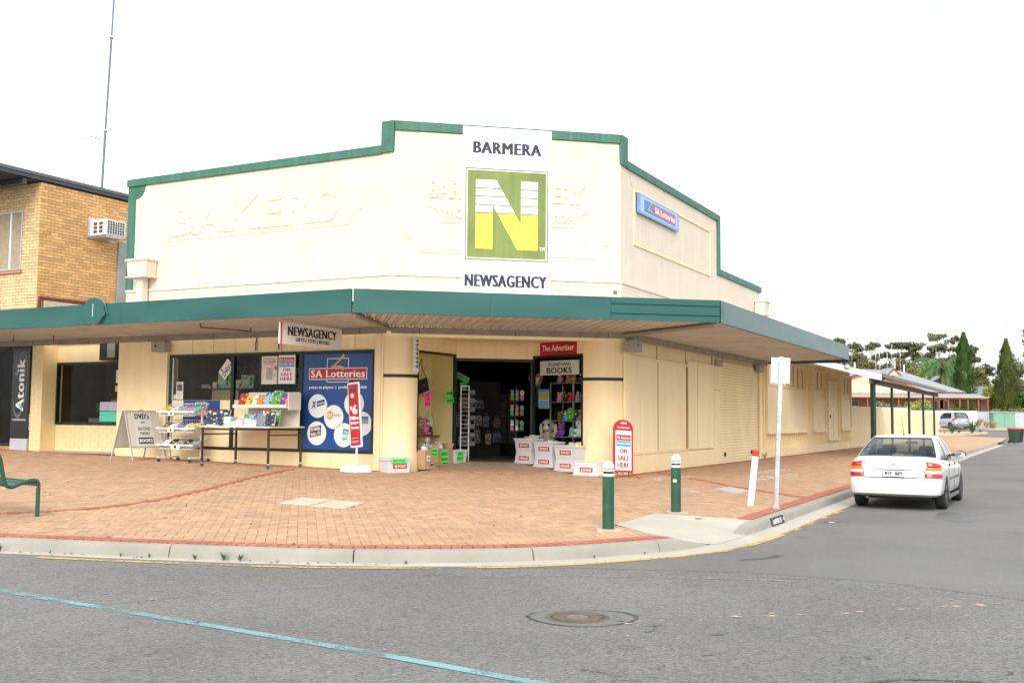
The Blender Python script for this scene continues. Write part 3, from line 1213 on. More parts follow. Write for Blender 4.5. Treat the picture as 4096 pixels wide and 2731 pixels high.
# ---- rainwater heads and pipes
def rainhead(k, x0, x1, z0, z1, out):
    t = thing('rain_head', 'cream box rain head on the %s end of the parapet' % ('left' if k == 'L' else 'far right'), 'rain head', F(k, (x0 + x1) / 2, 0, z0))
    w = (x1 - x0) / 2
    MB().hexa([(-w * .93, -out * .93, 0), (w * .93, -out * .93, 0), (w * .93, -.02, 0), (-w * .93, -.02, 0), (-w, -out, z1 - z0), (w, -out, z1 - z0), (w, -.02, z1 - z0), (-w, -.02, z1 - z0)]).build('box', m_up, t, bevel=.006)
    MB().box(-w - .03, w + .03, -out - .03, -.015, z1 - z0, z1 - z0 + .05).build('rim', m_up, t)
    MB().box(-w - .02, w + .02, -out - .02, -.015, -.03, -.002).build('base_rim', m_up, t)
    MB().box(-.10, .10, -.24, -.06, -1.3, -.03).build('downpipe', m_up, t)
    return t


rainhead('L', -7.62, -6.95, 4.62, 5.00, .36)
rainhead('R', 11.45, 12.0, 4.62, 5.02, .36)

# ---- lower left face: pier, shop windows, blue poster bay
lf = part(MB().prism([(-8.18, -.2), (-6.45, -.2), (-6.45, 3.1), (-8.18, 3.1)], 0, .30), 'front_pier', m_lo, 'L', shop, .01)
part(MB().box(-6.45, -.20, .03, .30, 2.69, 3.12), 'lintel_wall', m_lo, 'L')
part(MB().box(-6.45, -.20, .0, .30, -.2, .45), 'stall_riser', m_lo, 'L')
for x in (-5.72, -5.05, -3.72, -3.0, -1.55, -.95):
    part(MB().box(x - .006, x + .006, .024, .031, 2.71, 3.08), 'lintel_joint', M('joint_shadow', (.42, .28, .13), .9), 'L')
for x in (-4.40, -2.37):
    part(MB().box(x - .035, x + .035, .005, .031, 2.70, 3.06), 'lintel_strap', m_lo2, 'L')
for x in (-3.70, -3.02):
    part(MB().path([(x, -.01, 3.03), (x - .01, -.03, 2.92), (x - .02, -.02, 2.74)], .014, 5), 'hook', M('old_iron', (.02, .018, .016), .6), 'L')
part(MB().box(-6.60, -6.46, -.06, .0, -.1, 3.05), 'downpipe', m_pipe, 'L', shop, .01)
part(MB().box(-.38, -.215, -.035, .3, -.1, 3.08), 'pilaster', m_lo2, 'L', shop, .006)
part(MB().tube((-.185, -.02, .0), (-.185, -.02, 3.05), .026, n=8), 'downpipe', m_pipe, 'L')
win = part(frame_rect(MB(), -6.41, -.385, .45, 2.69, .065, -.025, .06), 'shop_window', m_grn, 'L', shop, .004)
for x, w in ((-4.41, .045), (-2.385, .05)):
    part(MB().box(x - w, x + w, -.02, .06, .515, 2.625), 'mullion', m_grn, 'L', win)
for x0, x1 in ((-6.345, -4.455), (-4.365, -2.435)):
    part(MB().box(x0, x1, .035, .041, 1.60, 2.625), 'pane', m_glass, 'L', win)
    part(MB().box(x0 + .01, x1 - .01, .015, .05, .515, 1.60), 'infill_board', m_lo2, 'L', win)
part(MB().box(-6.345, -6.29, .0, .034, 1.60, 2.62), 'aluminium_edge', m_galv, 'L', win)

# ---- rounded pillars each side of the entry
def bez(p0, p1, p2, n=12):
    return [tuple((1 - t) ** 2 * Vector(p0) + 2 * t * (1 - t) * Vector(p1) + t * t * Vector(p2)) for t in [i / n for i in range(n + 1)]]


def rounded_pillar(pts, zb):
    b = MB()
    n = len(pts)
    cx, cy = (pts[0][0] + pts[-1][0]) / 2, (pts[0][1] + pts[-1][1]) / 2 + .25
    ring = list(pts)
    vs = [(x, y, zb) for x, y in ring] + [(x, y, 3.08) for x, y in ring]
    b.add(vs, [(i, i + 1, i + 1 + n, i + n) for i in range(n - 1)], 0, True)
    o = part(b, 'corner_pillar', m_lo, 'C')
    g_ = MB()
    off = []
    for i, (x, y) in enumerate(ring):
        a, c = Vector(ring[max(i - 1, 0)]), Vector(ring[min(i + 1, n - 1)])
        d = (c - a).normalized()
        off.append((x + d.y * .012, y - d.x * .012))
    vs = [(x, y, 2.09) for x, y in off] + [(x, y, 2.16) for x, y in off]
    g_.add(vs, [(i, i + 1, i + 1 + n, i + n) for i in range(n - 1)], 0, True)
    g_.add([(x, y, z) for z in (2.09, 2.16) for x, y in off] + [(x, y, z) for z in (2.09, 2.16) for x, y in ring],
           [(i + 2 * n, i + 1 + 2 * n, i + 1, i) for i in range(n - 1)] + [(i + n, i + 1 + n, i + 1 + 3 * n, i + 3 * n) for i in range(n - 1)])
    part(g_, 'green_band', m_grn, 'C', o)


inv = FRM['C'].inverted()
pL = inv @ wpt('L', -.22, -.005)
pR = inv @ wpt('R', .19, -.005)
rounded_pillar(bez((pL.x, pL.y), (.38, -.13), (.62, .26)), -.05)
rounded_pillar(bez((4.34, .28), (4.70, -.16), (pR.x, pR.y)), -.1)

# ---- recessed entry
ent = part(MB().box(.20, 4.90, .02, .16, 2.96, 3.12), 'entry_beam', m_lo, 'C')
part(MB().box(.30, 4.80, .16, 1.95, 3.0, 3.05), 'entry_ceiling', m_lo, 'C', ent)
part(MB().box(1.58, 3.54, 1.63, 1.78, 2.62, 3.0), 'door_lintel', m_lo, 'C', ent)
part(frame_rect(MB(), 1.76, 3.36, 2.66, 2.95, .03, 1.615, 1.63), 'lintel_moulding', m_lo2, 'C', ent)
door = part(MB().box(1.60, 3.52, 1.64, 1.74, 2.55, 2.62).box(1.60, 1.68, 1.64, 1.74, .24, 2.55).box(3.44, 3.52, 1.64, 1.74, .24, 2.55), 'doorway_frame', m_grn, 'C', ent, .004)
fl = MB()
fl.add([(.70, .36, .125), (4.20, .36, .060), (3.50, 1.70, .215), (1.62, 1.70, .255)], [(0, 1, 2, 3)])
part(fl, 'entry_floor', M('entry_tiles', (.36, .24, .16), .8, .2, 5), 'C', ent)
part(MB().box(2.0, 3.1, 1.58, 1.66, .215, .248), 'threshold_strip', M('black_rubber', (.02, .02, .02), .7), 'C', ent)


def splay(p, q, name_side):
    """Glazed side of the entry between two plan points (C frame)."""
    a, c = Vector((p[0], p[1], 0)), Vector((q[0], q[1], 0))
    L = (c - a).length
    ang = math.degrees(math.atan2((c - a).y, (c - a).x))
    fm = FRM['C'] @ T(*a) @ RZ(ang)
    w = MB()
    frame_rect(w, 0, L, .50, 2.70, .055, -.03, .03)
    o = w.build('display_window', m_grn, shop, fm, .003)
    MB().box(.055, L - .055, -.003, .003, .555, 2.645).build('pane', m_glass, o, fm)
    MB().box(0, L, -.02, .03, 2.70, 3.0).build('window_head', m_lo, o, fm)
    MB().box(0, L, -.015, .03, 0, .50).build('window_riser', m_lo, o, fm)
    return fm, L


fmL, LL = splay((.60, .28), (1.64, 1.62), 'left')
fmR, LR = splay((3.50, 1.66), (4.36, .30), 'right')

# ---- inside: floor, ceiling, back walls
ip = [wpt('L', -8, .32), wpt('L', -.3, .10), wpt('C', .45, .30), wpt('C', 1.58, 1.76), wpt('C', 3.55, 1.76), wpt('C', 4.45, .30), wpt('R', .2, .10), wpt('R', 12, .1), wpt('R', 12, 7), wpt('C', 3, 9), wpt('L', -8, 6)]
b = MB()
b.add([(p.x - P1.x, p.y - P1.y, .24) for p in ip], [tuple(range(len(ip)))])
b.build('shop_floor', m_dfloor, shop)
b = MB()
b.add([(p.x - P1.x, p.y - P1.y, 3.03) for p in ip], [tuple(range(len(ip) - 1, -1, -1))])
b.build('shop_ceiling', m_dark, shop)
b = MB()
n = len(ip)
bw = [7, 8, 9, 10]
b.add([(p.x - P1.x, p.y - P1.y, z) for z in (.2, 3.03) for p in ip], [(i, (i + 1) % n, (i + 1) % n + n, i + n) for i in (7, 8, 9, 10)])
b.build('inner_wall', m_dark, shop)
b = MB()
rp_ = [wpt('L', -8, .2), wpt('L', 0, .2), wpt('R', 0, .2), wpt('R', 12.1, .2), wpt('R', 12.1, 9), wpt('L', -8, 9)]
b.add([(p.x - P1.x, p.y - P1.y, 4.6) for p in rp_], [tuple(range(6))])
b.build('roof', m_galv, shop)
# far outside walls, so the shop stands as a closed block
part(MB().box(-8.0, -7.75, .30, 9, -.2, 5.2), 'party_wall', m_lo, 'L')

# ---- lower side face: boarded windows, painted brick, old sheeting
side = part(MB().prism([(.10, -.3), (7.68, -.3), (7.68, 3.12), (.10, 3.12)], .05, .30), 'side_wall', m_lo, 'R')
part(MB().box(.19, .44, -.055, .05, -.25, 3.05), 'pilaster', m_lo2, 'R', shop, .008)
part(MB().tube((.165, -.03, -.05), (.165, -.03, 2.75), .03, n=8), 'downpipe', m_pipe, 'R')
part(MB().box(.44, 6.98, -.012, .05, -.25, .43), 'stall_riser', m_lo, 'R', side)
for x0, x1 in ((.49, 2.445), (2.475, 4.62)):
    part(MB().box(x0, x1, .012, .05, .47, 2.62), 'window_board', m_lo2, 'R', side, .004)
part(MB().box(.46, 4.66, -.02, .05, 2.62, 2.69), 'head_trim', m_lo2, 'R', side, .006)
part(MB().box(.46, 4.66, -.04, .05, .43, .465), 'sill', m_lo2, 'R', side, .006)
for x0, x1 in ((4.68, 5.445), (5.475, 6.955)):
    part(MB().box(x0, x1, -.03, .05, .49, 2.77), 'window_board', m_lo2, 'R', side, .004)
part(MB().box(4.66, 6.98, -.045, .05, .455, .488), 'sill', m_lo2, 'R', side, .004)
for x in (2.46, 4.65, 5.46, 6.975):  # brown strips: rust-stained joints, with the shade of the gaps painted in
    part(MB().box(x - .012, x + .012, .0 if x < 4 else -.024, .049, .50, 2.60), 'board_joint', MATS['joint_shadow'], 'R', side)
for x in (2.47, 4.66, 6.97):
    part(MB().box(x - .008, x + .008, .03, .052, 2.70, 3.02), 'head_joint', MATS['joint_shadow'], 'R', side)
part(MB().box(6.985, 7.69, -.01, .05, 2.09, 3.05), 'upper_block', m_lo, 'R', side)
part(MB().box(6.985, 7.69, -.006, .05, -.25, 2.07), 'lower_block', m_lo, 'R', side)
bk = part(MB().box(7.695, 11.72, .025, .30, -.3, 3.05), 'painted_brick_wall', M('mortar_stained', (.62, .46, .25), .9, .1, 3), 'R')
me_c = None
for i in range(35):
    z = -.10 + i * .086
    if me_c is None:
        me_c = MB().hexa([(7.70, .0, .0), (11.715, .0, .0), (11.715, .025, 0), (7.70, .025, 0), (7.70, .003, .073), (11.715, .003, .073), (11.715, .025, .073), (7.70, .025, .073)]).mesh('brick_course')
        me_c.materials.append(m_lo)
    link('brick_course', me_c, None, bk, FRM['R'] @ T(0, random.uniform(-.003, .002), z))
for x in (8.10, 11.0):
    part(MB().box(x - .10, x + .10, -.006, .01, .18, .30), 'air_vent', M('vent_dark', (.02, .017, .015), .9), 'R', bk)
part(MB().box(11.73, 12.20, -.03, .3, -.3, 3.05), 'corner_post', m_lo2, 'R', shop, .01)
part(MB().tube((11.78, -.07, -.05), (11.78, -.07, 2.9), .035, n=8), 'downpipe', m_pipe, 'R')

sh = part(MB().box(12.22, 28.55, .055, .30, .30, 3.75), 'clad_wall', m_lo2, 'R')
part(MB().box(12.22, 28.55, -.02, .30, -.3, .30), 'plinth', m_lo, 'R')
OPEN = [(12.97, 19.0, .88, 3.22), (20.2, 22.55, .88, 3.22), (23.1, 25.38, .50, 2.87), (25.95, 28.40, .90, 3.22)]
me_b = {}
x = 12.34
while x < 28.5:
    spans = [(.30, 3.74)]
    for a, c, z0, z1 in OPEN:
        if a - .12 < x < c + .12:
            spans = [(.30, z0 - .07), (z1 + .08, 3.74)]
    for z0, z1 in spans:
        if z1 - z0 > .1:
            k_ = round(z1 - z0, 3)
            if k_ not in me_b:
                me_b[k_] = MB().hexa([(-.030, 0, 0), (.030, 0, 0), (.030, .055, 0), (-.030, .055, 0), (-.030, 0, k_), (.030, 0, k_), (.030, .055, k_), (-.030, .055, k_)]).mesh('batten')
                me_b[k_].materials.append(m_lo2)
            link('batten', me_b[k_], None, sh, FRM['R'] @ T(x, 0, z0))
    x += .30
for i, (a, c, z0, z1) in enumerate(OPEN):
    nm = 'side_door' if i == 2 else 'boarded_window'
    o = part(frame_rect(MB(), a - .06, c + .06, z0 - .06, z1 + .06, .09, -.05, .06), nm, m_lo2, 'R', shop, .006)
    part(MB().box(a - .10, c + .10, -.11, .02, z0 - .10, z0 - .062), 'sill', m_lo2, 'R', o)
    if i == 2:
        part(MB().box(a + .03, a + 1.25, .02, .028, z0 + .03, z1 - .03), 'door_leaf', m_lo2, 'R', o)
        part(MB().box(a + 1.27, c - .03, .01, .028, z0 + .03, z1 - .03), 'door_leaf', m_lo2, 'R', o)
        part(MB().tube((a + .55, .0, 1.35), (a + .55, .0, 1.50), .03, n=6), 'handle', M('brass_old', (.25, .18, .08), .4, metal=.7), 'R', o)
        part(MB().box(a + .95, a + 1.15, -.002, .019, 1.6, 1.78), 'number_plate', m_galv, 'R', o)
    else:
        zm = 2.42
        part(MB().box(a + .03, c - .03, -.02, .028, zm - .03, zm + .03), 'transom', m_lo2, 'R', o)
        k = 2 if i == 0 else 1
        ww = (c - a - .06) / k
        for q in range(k):
            part(MB().box(a + .03 + q * ww + .01, a + .03 + (q + 1) * ww - .01, .004, .028, z0 + .03, zm - .035 if i == 0 else 2.18), 'board', m_lo2, 'R', o, .004)
        nb = 8 if i == 0 else 3
        for q in range(nb):
            xx = a + .05 + (c - a - .1) * (q + .5) / nb
            part(MB().box(xx - .07, xx + .07, .0, .028, zm + .04, z1 - .03), 'slat', m_lo2, 'R', o)

# ---- fixings on the walls
def meter_box(k, x, y, z, w, d, h, label, hole=True):
    t = thing('junction_box', label, 'junction box', F(k, x, y, z))
    MB().box(-w / 2, w / 2, -d, 0, 0, h).build('body', M('grey_box', (.33, .32, .29), .6, .08), t, bevel=.01)
    MB().box(-w / 2 - .02, w / 2 + .02, -d - .02, 0, h, h + .018).build('lid', MATS['grey_box'], t)
    if hole:
        MB().tube((-w * .15, -d - .004, h * .6), (-w * .15, -d, h * .6), .03, n=10).build('port', m_black, t)


meter_box('L', -6.62, .0, 2.76, .44, .22, .24, 'grey junction box with a round port above the left shop window')
meter_box('R', .22, -.06, 2.74, .40, .30, .24, 'grey junction box with a round port where the entry meets the side wall')
meter_box('R', 7.30, -.01, 2.76, .50, .10, .15, 'shallow grey junction box high on the side wall beside the boarded windows', False)
meter_box('R', 11.62, -.06, 2.78, .55, .14, .18, 'small cream junction box at the far end of the painted brick', False)

# ================================================================== AWNING
awn = thing('street_awning', 'long teal-edged street awning wrapping the corner over the footpath', 'awning', T(P1.x, P1.y, 0))
OFF = 2.653
tl, tr_ = .942, 1.258                 # where the outer corners overshoot the inner ones


def soffit(k, x0, x1, clip):
    b = MB()
    per = .205
    prof = [(0, 0), (.070, 0), (.082, .028), (.098, .028), (.110, 0), (.135, 0), (.147, .028), (.163, .028), (.175, 0)]
    xs_ = []
    x = x0
    while x < x1:
        for dx, dz in prof:
            if x + dx < x1:
                xs_.append((x + dx, dz))
        x += per
    xs_.append((x1, 0))
    n = len(xs_)
    vs = []
    for x, dz in xs_:
        yi = clip(x)
        for y in (-OFF + .03, yi):
            t = (y + OFF) / OFF
            vs.append((x, y, 3.215 - .055 * t + dz))
    b.add(vs, [(2 * i, 2 * i + 1, 2 * i + 3, 2 * i + 2) for i in range(n - 1)])
    return b.build('soffit_sheet', m_sof, awn, FRM[k])


soffit('L', -16.0, tl - .01, lambda x: -.10 if x < 0 else -OFF * x / tl + .0)
soffit('C', -tl + .01, CH + tr_ - .01, lambda x: -.10 if 0 <= x <= CH else (-OFF * (-x) / tl if x < 0 else -OFF * (x - CH) / tr_))
soffit('R', -tr_ + .01, 12.93, lambda x: -.03 if x > 0 else -OFF * (-x) / tr_)
# dark roof sheets above, resting on the ribs
for k, poly in (('L', [(-16, -OFF), (tl, -OFF), (.1, -.40), (-16, -.40)]), ('C', [(-tl, -OFF), (CH + tr_, -OFF), (CH + .15, -.40), (-.1, -.40)]), ('R', [(-tr_, -OFF), (12.93, -OFF), (12.93, -.0), (0, -.0)])):
    b = MB()
    b.add([(x, y, 3.50 + .10 * (y / OFF)) for x, y in poly], [tuple(range(4))])
    b.build('roof_sheet', m_galv, awn, FRM[k])
for k, x0, x1 in (('L', -16, -.03), ('C', .0, CH), ('R', .05, 12.5)):
    b = MB().box(x0, x1, -.15, -.105, 3.02, 3.158)
    o = b.build('wall_beam', m_beam, awn, FRM[k])
    xj = x0 + .6
    while xj < x1 and xj < 20:
        if xj > -11.8:
            MB().box(xj - .006, xj + .006, -.154, -.150, 3.025, 3.13).build('beam_joint', M('rust_line', (.10, .06, .04), .9), o, FRM[k])
        xj += 2.1
for a, c in ((wpt('C', 0, -.1), wpt('C', -tl + .05, -OFF + .1)), (wpt('C', CH, -.1), wpt('C', CH + tr_ - .05, -OFF + .1))):
    MB().tube((a.x - P1.x, a.y - P1.y, 3.10), (c.x - P1.x, c.y - P1.y, 3.165), .05, n=4).build('hip_rafter', m_beam, awn)


def fascia(k, x0, x1, mat, seed, bow=.012):
    """One folded sheet of the fascia; oil-canned a little."""
    rnd = random.Random(seed)
    ph, ph2, am = rnd.uniform(0, 6), rnd.uniform(0, 6), rnd.uniform(.4, 1.0) * bow
    b = MB()

    def fn(u, v):
        x = x0 + (x1 - x0) * u
        z = 3.195 + .435 * v
        y = -OFF - .012 - am * math.sin(u * 5 + ph) * math.sin(v * math.pi) - am * .5 * math.sin(u * 13 + ph2) * math.sin(v * 3.1) * (1 - v * .3)
        return (x, y, z)
    b.grid(fn, 28, 8)
    b.box(x0, x1, -OFF + .0, -OFF + .03, 3.19, 3.635)
    b.box(x0, x1, -OFF - .013, -OFF, 3.632, 3.64)
    b.box(x0, x1, -OFF - .012, -OFF + .06, 3.188, 3.194)
    return b.build('fascia_panel', mat, awn, FRM[k])


xsL = [-16, -12.2, -9.5, -5.15, -3.40, .925]
for i in range(len(xsL) - 1):
    fascia('L', xsL[i] + .003, xsL[i + 1] - .003, m_teal, 10 + i, .014)
xsC = [-.925, 1.68, 4.1]
for i in range(2):
    fascia('C', xsC[i] + .003, xsC[i + 1] - .003, m_teal, 30 + i, .010)
# ribbed sheeting on the right third of the corner face
b = MB()
pr = [(3.19, -.010), (3.315, -.010), (3.325, -.040), (3.36, -.040), (3.37, -.010), (3.505, -.010), (3.515, -.038), (3.535, -.038), (3.545, -.010), (3.64, -.010)]
vs = []
for x in (4.105, CH + tr_ - .006):
    vs += [(x, -OFF + y, z) for z, y in pr]
n = len(pr)
b.add(vs, [(i, i + n, i + n + 1, i + 1) for i in range(n - 1)])
b.box(4.105, CH + tr_ - .006, -OFF + .0, -OFF + .03, 3.19, 3.64)
b.build('ribbed_fascia', m_teal, awn, FRM['C'])
xsR = [-tr_ + .012, -1.02, 4.3, 9.6, 12.95]
for i in range(4):
    fascia('R', xsR[i] + .003, xsR[i + 1] - .003, m_teal2, 50 + i, .006)
MB().box(12.93, 12.955, -OFF - .01, -.03, 3.10, 3.62).build('end_sheet', m_teal2, awn, FRM['R'])
# old bracket and hooks under the left soffit
MB().path([(-3.6, -1.9, 3.20), (-3.6, -1.9, 3.12), (-3.05, -.95, 3.09), (-3.05, -.95, 3.17)], .018, 6).build('rusty_bracket', M('rust', (.24, .085, .03), .8, .3, 12), awn, FRM['L'])
for x, y in ((-10.3, -1.4), (-9.35, -1.0)):
    MB().path([(x, y, 3.19), (x, y, 3.05), (x + .02, y, 2.97)], .012, 5).build('hook', MATS['rust'], awn, FRM['L'])
# blank oval sign on the fascia
t = thing('oval_sign', 'blank teal oval sign on the edge of the awning at the left', 'sign', F('L', -5.93, -OFF - .03, 3.48))
out = []
for i in range(40):
    a = 2 * math.pi * i / 40
    r = 1.0 + (.14 if abs(((a + .35) % (2 * math.pi)) - math.pi * 0) < .28 else 0)
    out.append((.33 * r * math.cos(a), .30 * r * math.sin(a)))
MB().prism(out, -.06, -.01).build('plate', m_teal, t, bevel=.004)
MB().box(-.012, .0, -.064, -.06, -.12, .16).build('scratch', m_whp, t)
MB().prism([(x * 1.02, z * 1.02) for x, z in out], -.004, .0).build('back_rim', m_galv, t)

# ================================================================== SIGNS AND POSTERS
m_olive = M('olive_sign', (.185, .235, .055), .35, .18, 1.2, streak=.16)
m_lemon = M('yellow_sign', (.80, .62, .07), .4, .06, 2, streak=.05)
m_old = M('weathered_white', (.80, .80, .78), .5, .04, 2, dirt=((.42, .40, .33), .6, 2.2))
m_blue = M('lottery_blue', (.005, .062, .25), .35, .04, 1.5)
m_lblue = M('pale_blue', (.30, .52, .72), .4, .05, 2)
m_gold = M('wishbone_gold', (.58, .37, .08), .4, .1, 6)
m_sky = M('news_blue', (.03, .30, .58), .4, .02)
m_neong = M('neon_green', (.08, .80, .10), .5, .02)
m_neonp = M('neon_pink', (.90, .07, .30), .5, .02)
m_tealp = M('teal_note', (.05, .62, .42), .5, .02)


def panel(w, h, mat, parent, y0=-.012, y1=0.0, x=0, z=0, name='panel', bevel=.002):
    return MB().box(x - w / 2, x + w / 2, y0, y1, z - h / 2, z + h / 2).build(name, mat, parent, bevel=bevel)


def disc(x, z, rx, rz, mat, parent, y=-.014, d=.004, n=24, name='disc'):
    return MB().prism([(x + rx * math.cos(2 * math.pi * i / n), z + rz * math.sin(2 * math.pi * i / n)) for i in range(n)], y - d, y).build(name, mat, parent)


def poly(pts, mat, parent, y, d=.003, name='shape'):
    return MB().prism(pts, y - d, y).build(name, mat, parent)


def border(x0, x1, z0, z1, w, mat, parent, y, name='border', d=.003):
    return frame_rect(MB(), x0, x1, z0, z1, w, y - d, y).build(name, mat, parent)


def wishbone(x, z, s, mat, parent, y):
    """A forked bone: two arms meeting in a blunt head."""
    arm1 = bez((x - .42 * s, z - .22 * s), (x - .05 * s, z + .05 * s), (x + .40 * s, z + .46 * s), 8)
    arm2 = bez((x - .42 * s, z - .22 * s), (x - .05 * s, z + .02 * s), (x + .40 * s, z - .26 * s), 8)
    b = MB()
    for arm, yy in ((arm1, y), (arm2, y - .003)):
        vs = []
        for i, (px, pz) in enumerate(arm):
            a, c = Vector(arm[max(i - 1, 0)]), Vector(arm[min(i + 1, len(arm) - 1)])
            d = (c - a).normalized()
            w = s * (.075 - .03 * math.sin(math.pi * i / (len(arm) - 1)) + (.02 if i > 6 else 0))
            vs += [(px - d.y * w, yy - .003, pz + d.x * w), (px + d.y * w, yy - .003, pz - d.x * w)]
        b.add(vs, [(2 * i + 1, 2 * i + 3, 2 * i + 2, 2 * i) for i in range(len(arm) - 1)])
    return b.build('wishbone', mat, parent)


# ---- the big newsagency sign on the corner
sg = thing('shop_sign', 'tall white newsagency sign with a big yellow and white N on olive green', 'sign', F('C', 2.5, -.03, 3.93))
W2 = 1.0
MB().box(-1.0, 1.0, -.035, .02, 0, 3.69).build('panel', m_old, sg, bevel=.004)
text('BARMERA', m_navy, sg, 0, 3.235, 1.50, .255, -.036, heavy=.075)
text('NEWSAGENCY', m_navy, sg, -.01, .29, 1.80, .265, -.036, heavy=.07)
MB().box(-.935, .93, -.040, -.0355, .74, 2.775).build('field', m_olive, sg)
border(-.935, .93, .74, 2.775, .018, M('sign_line', (.20, .27, .12), .4), sg, -.0405)
border(-.905, .90, .77, 2.745, .022, m_whp, sg, -.0405)
xl = lambda z: -.32 + (1.96 - z) * .567
xr = lambda z: -.25 + (2.53 - z) * .577
zz = [.99, 1.56, 1.78, 1.96, 2.15, 2.33, 2.53]
for z0, z1 in zip(zz[:-1], zz[1:]):
    up = z0 >= 1.77
    a, c = (z0 + (.013 if up else 0), z1 - (.013 if up or z1 > 1.7 else 0))
    y = -.0405
    if z0 >= 1.95:
        shp = [[(-.70, a), (xr(a), a), (xr(c), c), (-.70, c)], [(.31, a), (.69, a), (.69, c), (.31, c)]]
    elif z0 >= 1.55:
        shp = [[(-.70, a), (-.32, a), (-.32, c), (-.70, c)], [(xl(a), a), (xr(a), a), (xr(c), c), (xl(c), c)], [(.31, a), (.69, a), (.69, c), (.31, c)]]
    else:
        shp = [[(-.70, a), (-.32, a), (-.32, c), (-.70, c)], [(xl(a), a), (.69, a), (.69, c), (xl(c), c)]]
    for q in shp:
        MB().prism(q, y - .004, y).build('letter_band', m_whp if up else m_lemon, sg)
text('TM', m_whp, sg, .79, 1.03, .12, .075, -.0405, heavy=.04)

# ---- small lottery sign on the side parapet
s2 = thing('lottery_sign', 'small faded blue and red lottery sign high on the side parapet', 'sign', F('R', 2.35, -.05, 6.28))
panel(2.90, .47, M('faded_blue_edge', (.16, .30, .58), .4, .12, 5), s2, -.03, .0)
panel(2.62, .37, m_lblue, s2, -.034, -.0305)
panel(2.25, .29, M('faded_blue', (.075, .16, .42), .4, .1, 4), s2, -.038, -.0345, .05, 0)
panel(1.55, .22, M('faded_red', (.50, .07, .12), .4, .08, 4), s2, -.042, -.0385, .36, .0)
text('SA Lotteries', m_whp, s2, .36, 0, 1.45, .15, -.0425, heavy=.04)
wishbone(-.72, -.02, .34, m_gold, s2, -.039)

# ---- the big lottery poster filling the third bay
s3 = thing('lottery_poster', 'large blue lottery poster with white balls filling the shop window bay', 'poster', F('L', -1.375, .0, .52))
MB().box(-.955, .955, .0, .03, -.005, 2.10).build('panel', m_blue, s3)
border(-.30, .29, 1.47, 2.0, .014, m_whp, s3, -.001)
poly([(-.79, 1.53), (.785, 1.53), (.785, 1.785), (-.79, 1.785)], m_whp, s3, -.0015, .004, 'label_edge')
poly([(-.775, 1.545), (.77, 1.545), (.77, 1.77), (-.775, 1.77)], m_redp, s3, -.006, .003, 'label')
text('SA Lotteries', m_whp, s3, 0, 1.66, 1.45, .165, -.0095, heavy=.05)
wishbone(.0, 1.87, .42, m_gold, s3, -.004)
text('prizes to players  |  profits to hospitals', m_whp, s3, 0, 1.355, 1.56, .085, -.001, bold=.012)
balls = [(-.535, .95), (-.085, .71), (.455, 1.0), (.675, .57), (-.545, .35), (.195, .32)]
for i, (bx_, bz) in enumerate(balls):
    o = disc(bx_, bz, .262, .262, M('ball_white', (.78, .79, .78), .4, .04, 3), s3, -.002 - .004 * (i % 2), .004, 32, 'lottery_ball')
    yy = -.0065 - .004 * (i % 2)
    if i == 0:
        text('X', m_blue, o, bx_ - .10, bz + .03, .12, .16, yy, heavy=.04, shear=.2)
        poly([(bx_ - .02, bz - .02), (bx_ + .19, bz + .03), (bx_ + .19, bz + .15), (bx_ - .02, bz + .10)], m_blue, o, yy, .002)
        text('lotto', m_whp, o, bx_ + .09, bz + .065, .17, .07, yy - .0025, rot=13)
    elif i == 1:
        disc(bx_ - .10, bz + .04, .095, .095, m_gold, o, yy, .002)
        text('OZ', m_whp, o, bx_ - .10, bz + .04, .13, .08, yy - .0025, heavy=.04)
        text('lotto', M('lotto_green', (.04, .33, .12), .4), o, bx_ + .10, bz + .05, .18, .09, yy)
    elif i == 4:
        poly([(bx_ - .18, bz - .10), (bx_ + .12, bz - .04), (bx_ + .12, bz + .18), (bx_ - .18, bz + .12)], m_navy, o, yy, .002)
        text('POWER', m_whp, o, bx_ - .03, bz + .09, .26, .075, yy - .0025, heavy=.04, rot=9)
        text('BALL', m_whp, o, bx_ - .07, bz - .02, .16, .075, yy - .0025, heavy=.04, rot=9)
        disc(bx_ + .06, bz + .01, .045, .045, m_gold, o, yy - .003, .002)
    elif i == 5:
        poly([(bx_ - .03, bz - .12), (bx_ + .12, bz - .08), (bx_ + .14, bz + .12), (bx_ - .02, bz + .14)], M('pools_green', (.02, .36, .22), .4), o, yy, .002)
        text('The', m_whp, o, bx_ + .06, bz + .06, .10, .06, yy - .0025, bold=.01)
        text('POOLS', m_whp, o, bx_ + .08, bz - .03, .18, .09, yy - .0025, heavy=.04)
    elif i == 3:
        poly([(bx_ + .0, bz + .0), (bx_ + .17, bz + .0), (bx_ + .17, bz + .16), (bx_ + .0, bz + .16)], M('lotto_cyan', (.06, .35, .62), .4), o, yy, .002)
        text('INSTANT', M('lotto_purple', (.20, .02, .30), .4), o, bx_ + .07, bz + .13, .19, .05, yy - .0025, heavy=.04)
        text('Scratchies', MATS['wishbone_gold'], o, bx_ + .08, bz + .05, .18, .06, yy - .0025, heavy=.04)
    else:
        text('Keno', MATS['faded_red'], o, bx_ + .08, bz + .03, .18, .08, yy, heavy=.04)

# ---- blue lottery strip on the cream infill, behind the basket stand
s4 = thing('lottery_banner', 'blue lottery banner on the cream infill board behind the basket stand', 'poster', F('L', -5.37, .012, 1.58))
MB().box(-.58, .58, -.006, 0, -.55, .015).build('panel', m_blue, s4)
border(-.18, .18, -.33, -.03, .012, m_whp, s4, -.007)
poly([(-.46, -.37), (.46, -.37), (.46, -.19), (-.46, -.19)], m_redp, s4, -.0115, .003, 'label')
text('SA Lotteries', m_whp, s4, 0, -.28, .86, .11, -.015, heavy=.05)
wishbone(0, -.13, .26, m_gold, s4, -.011)

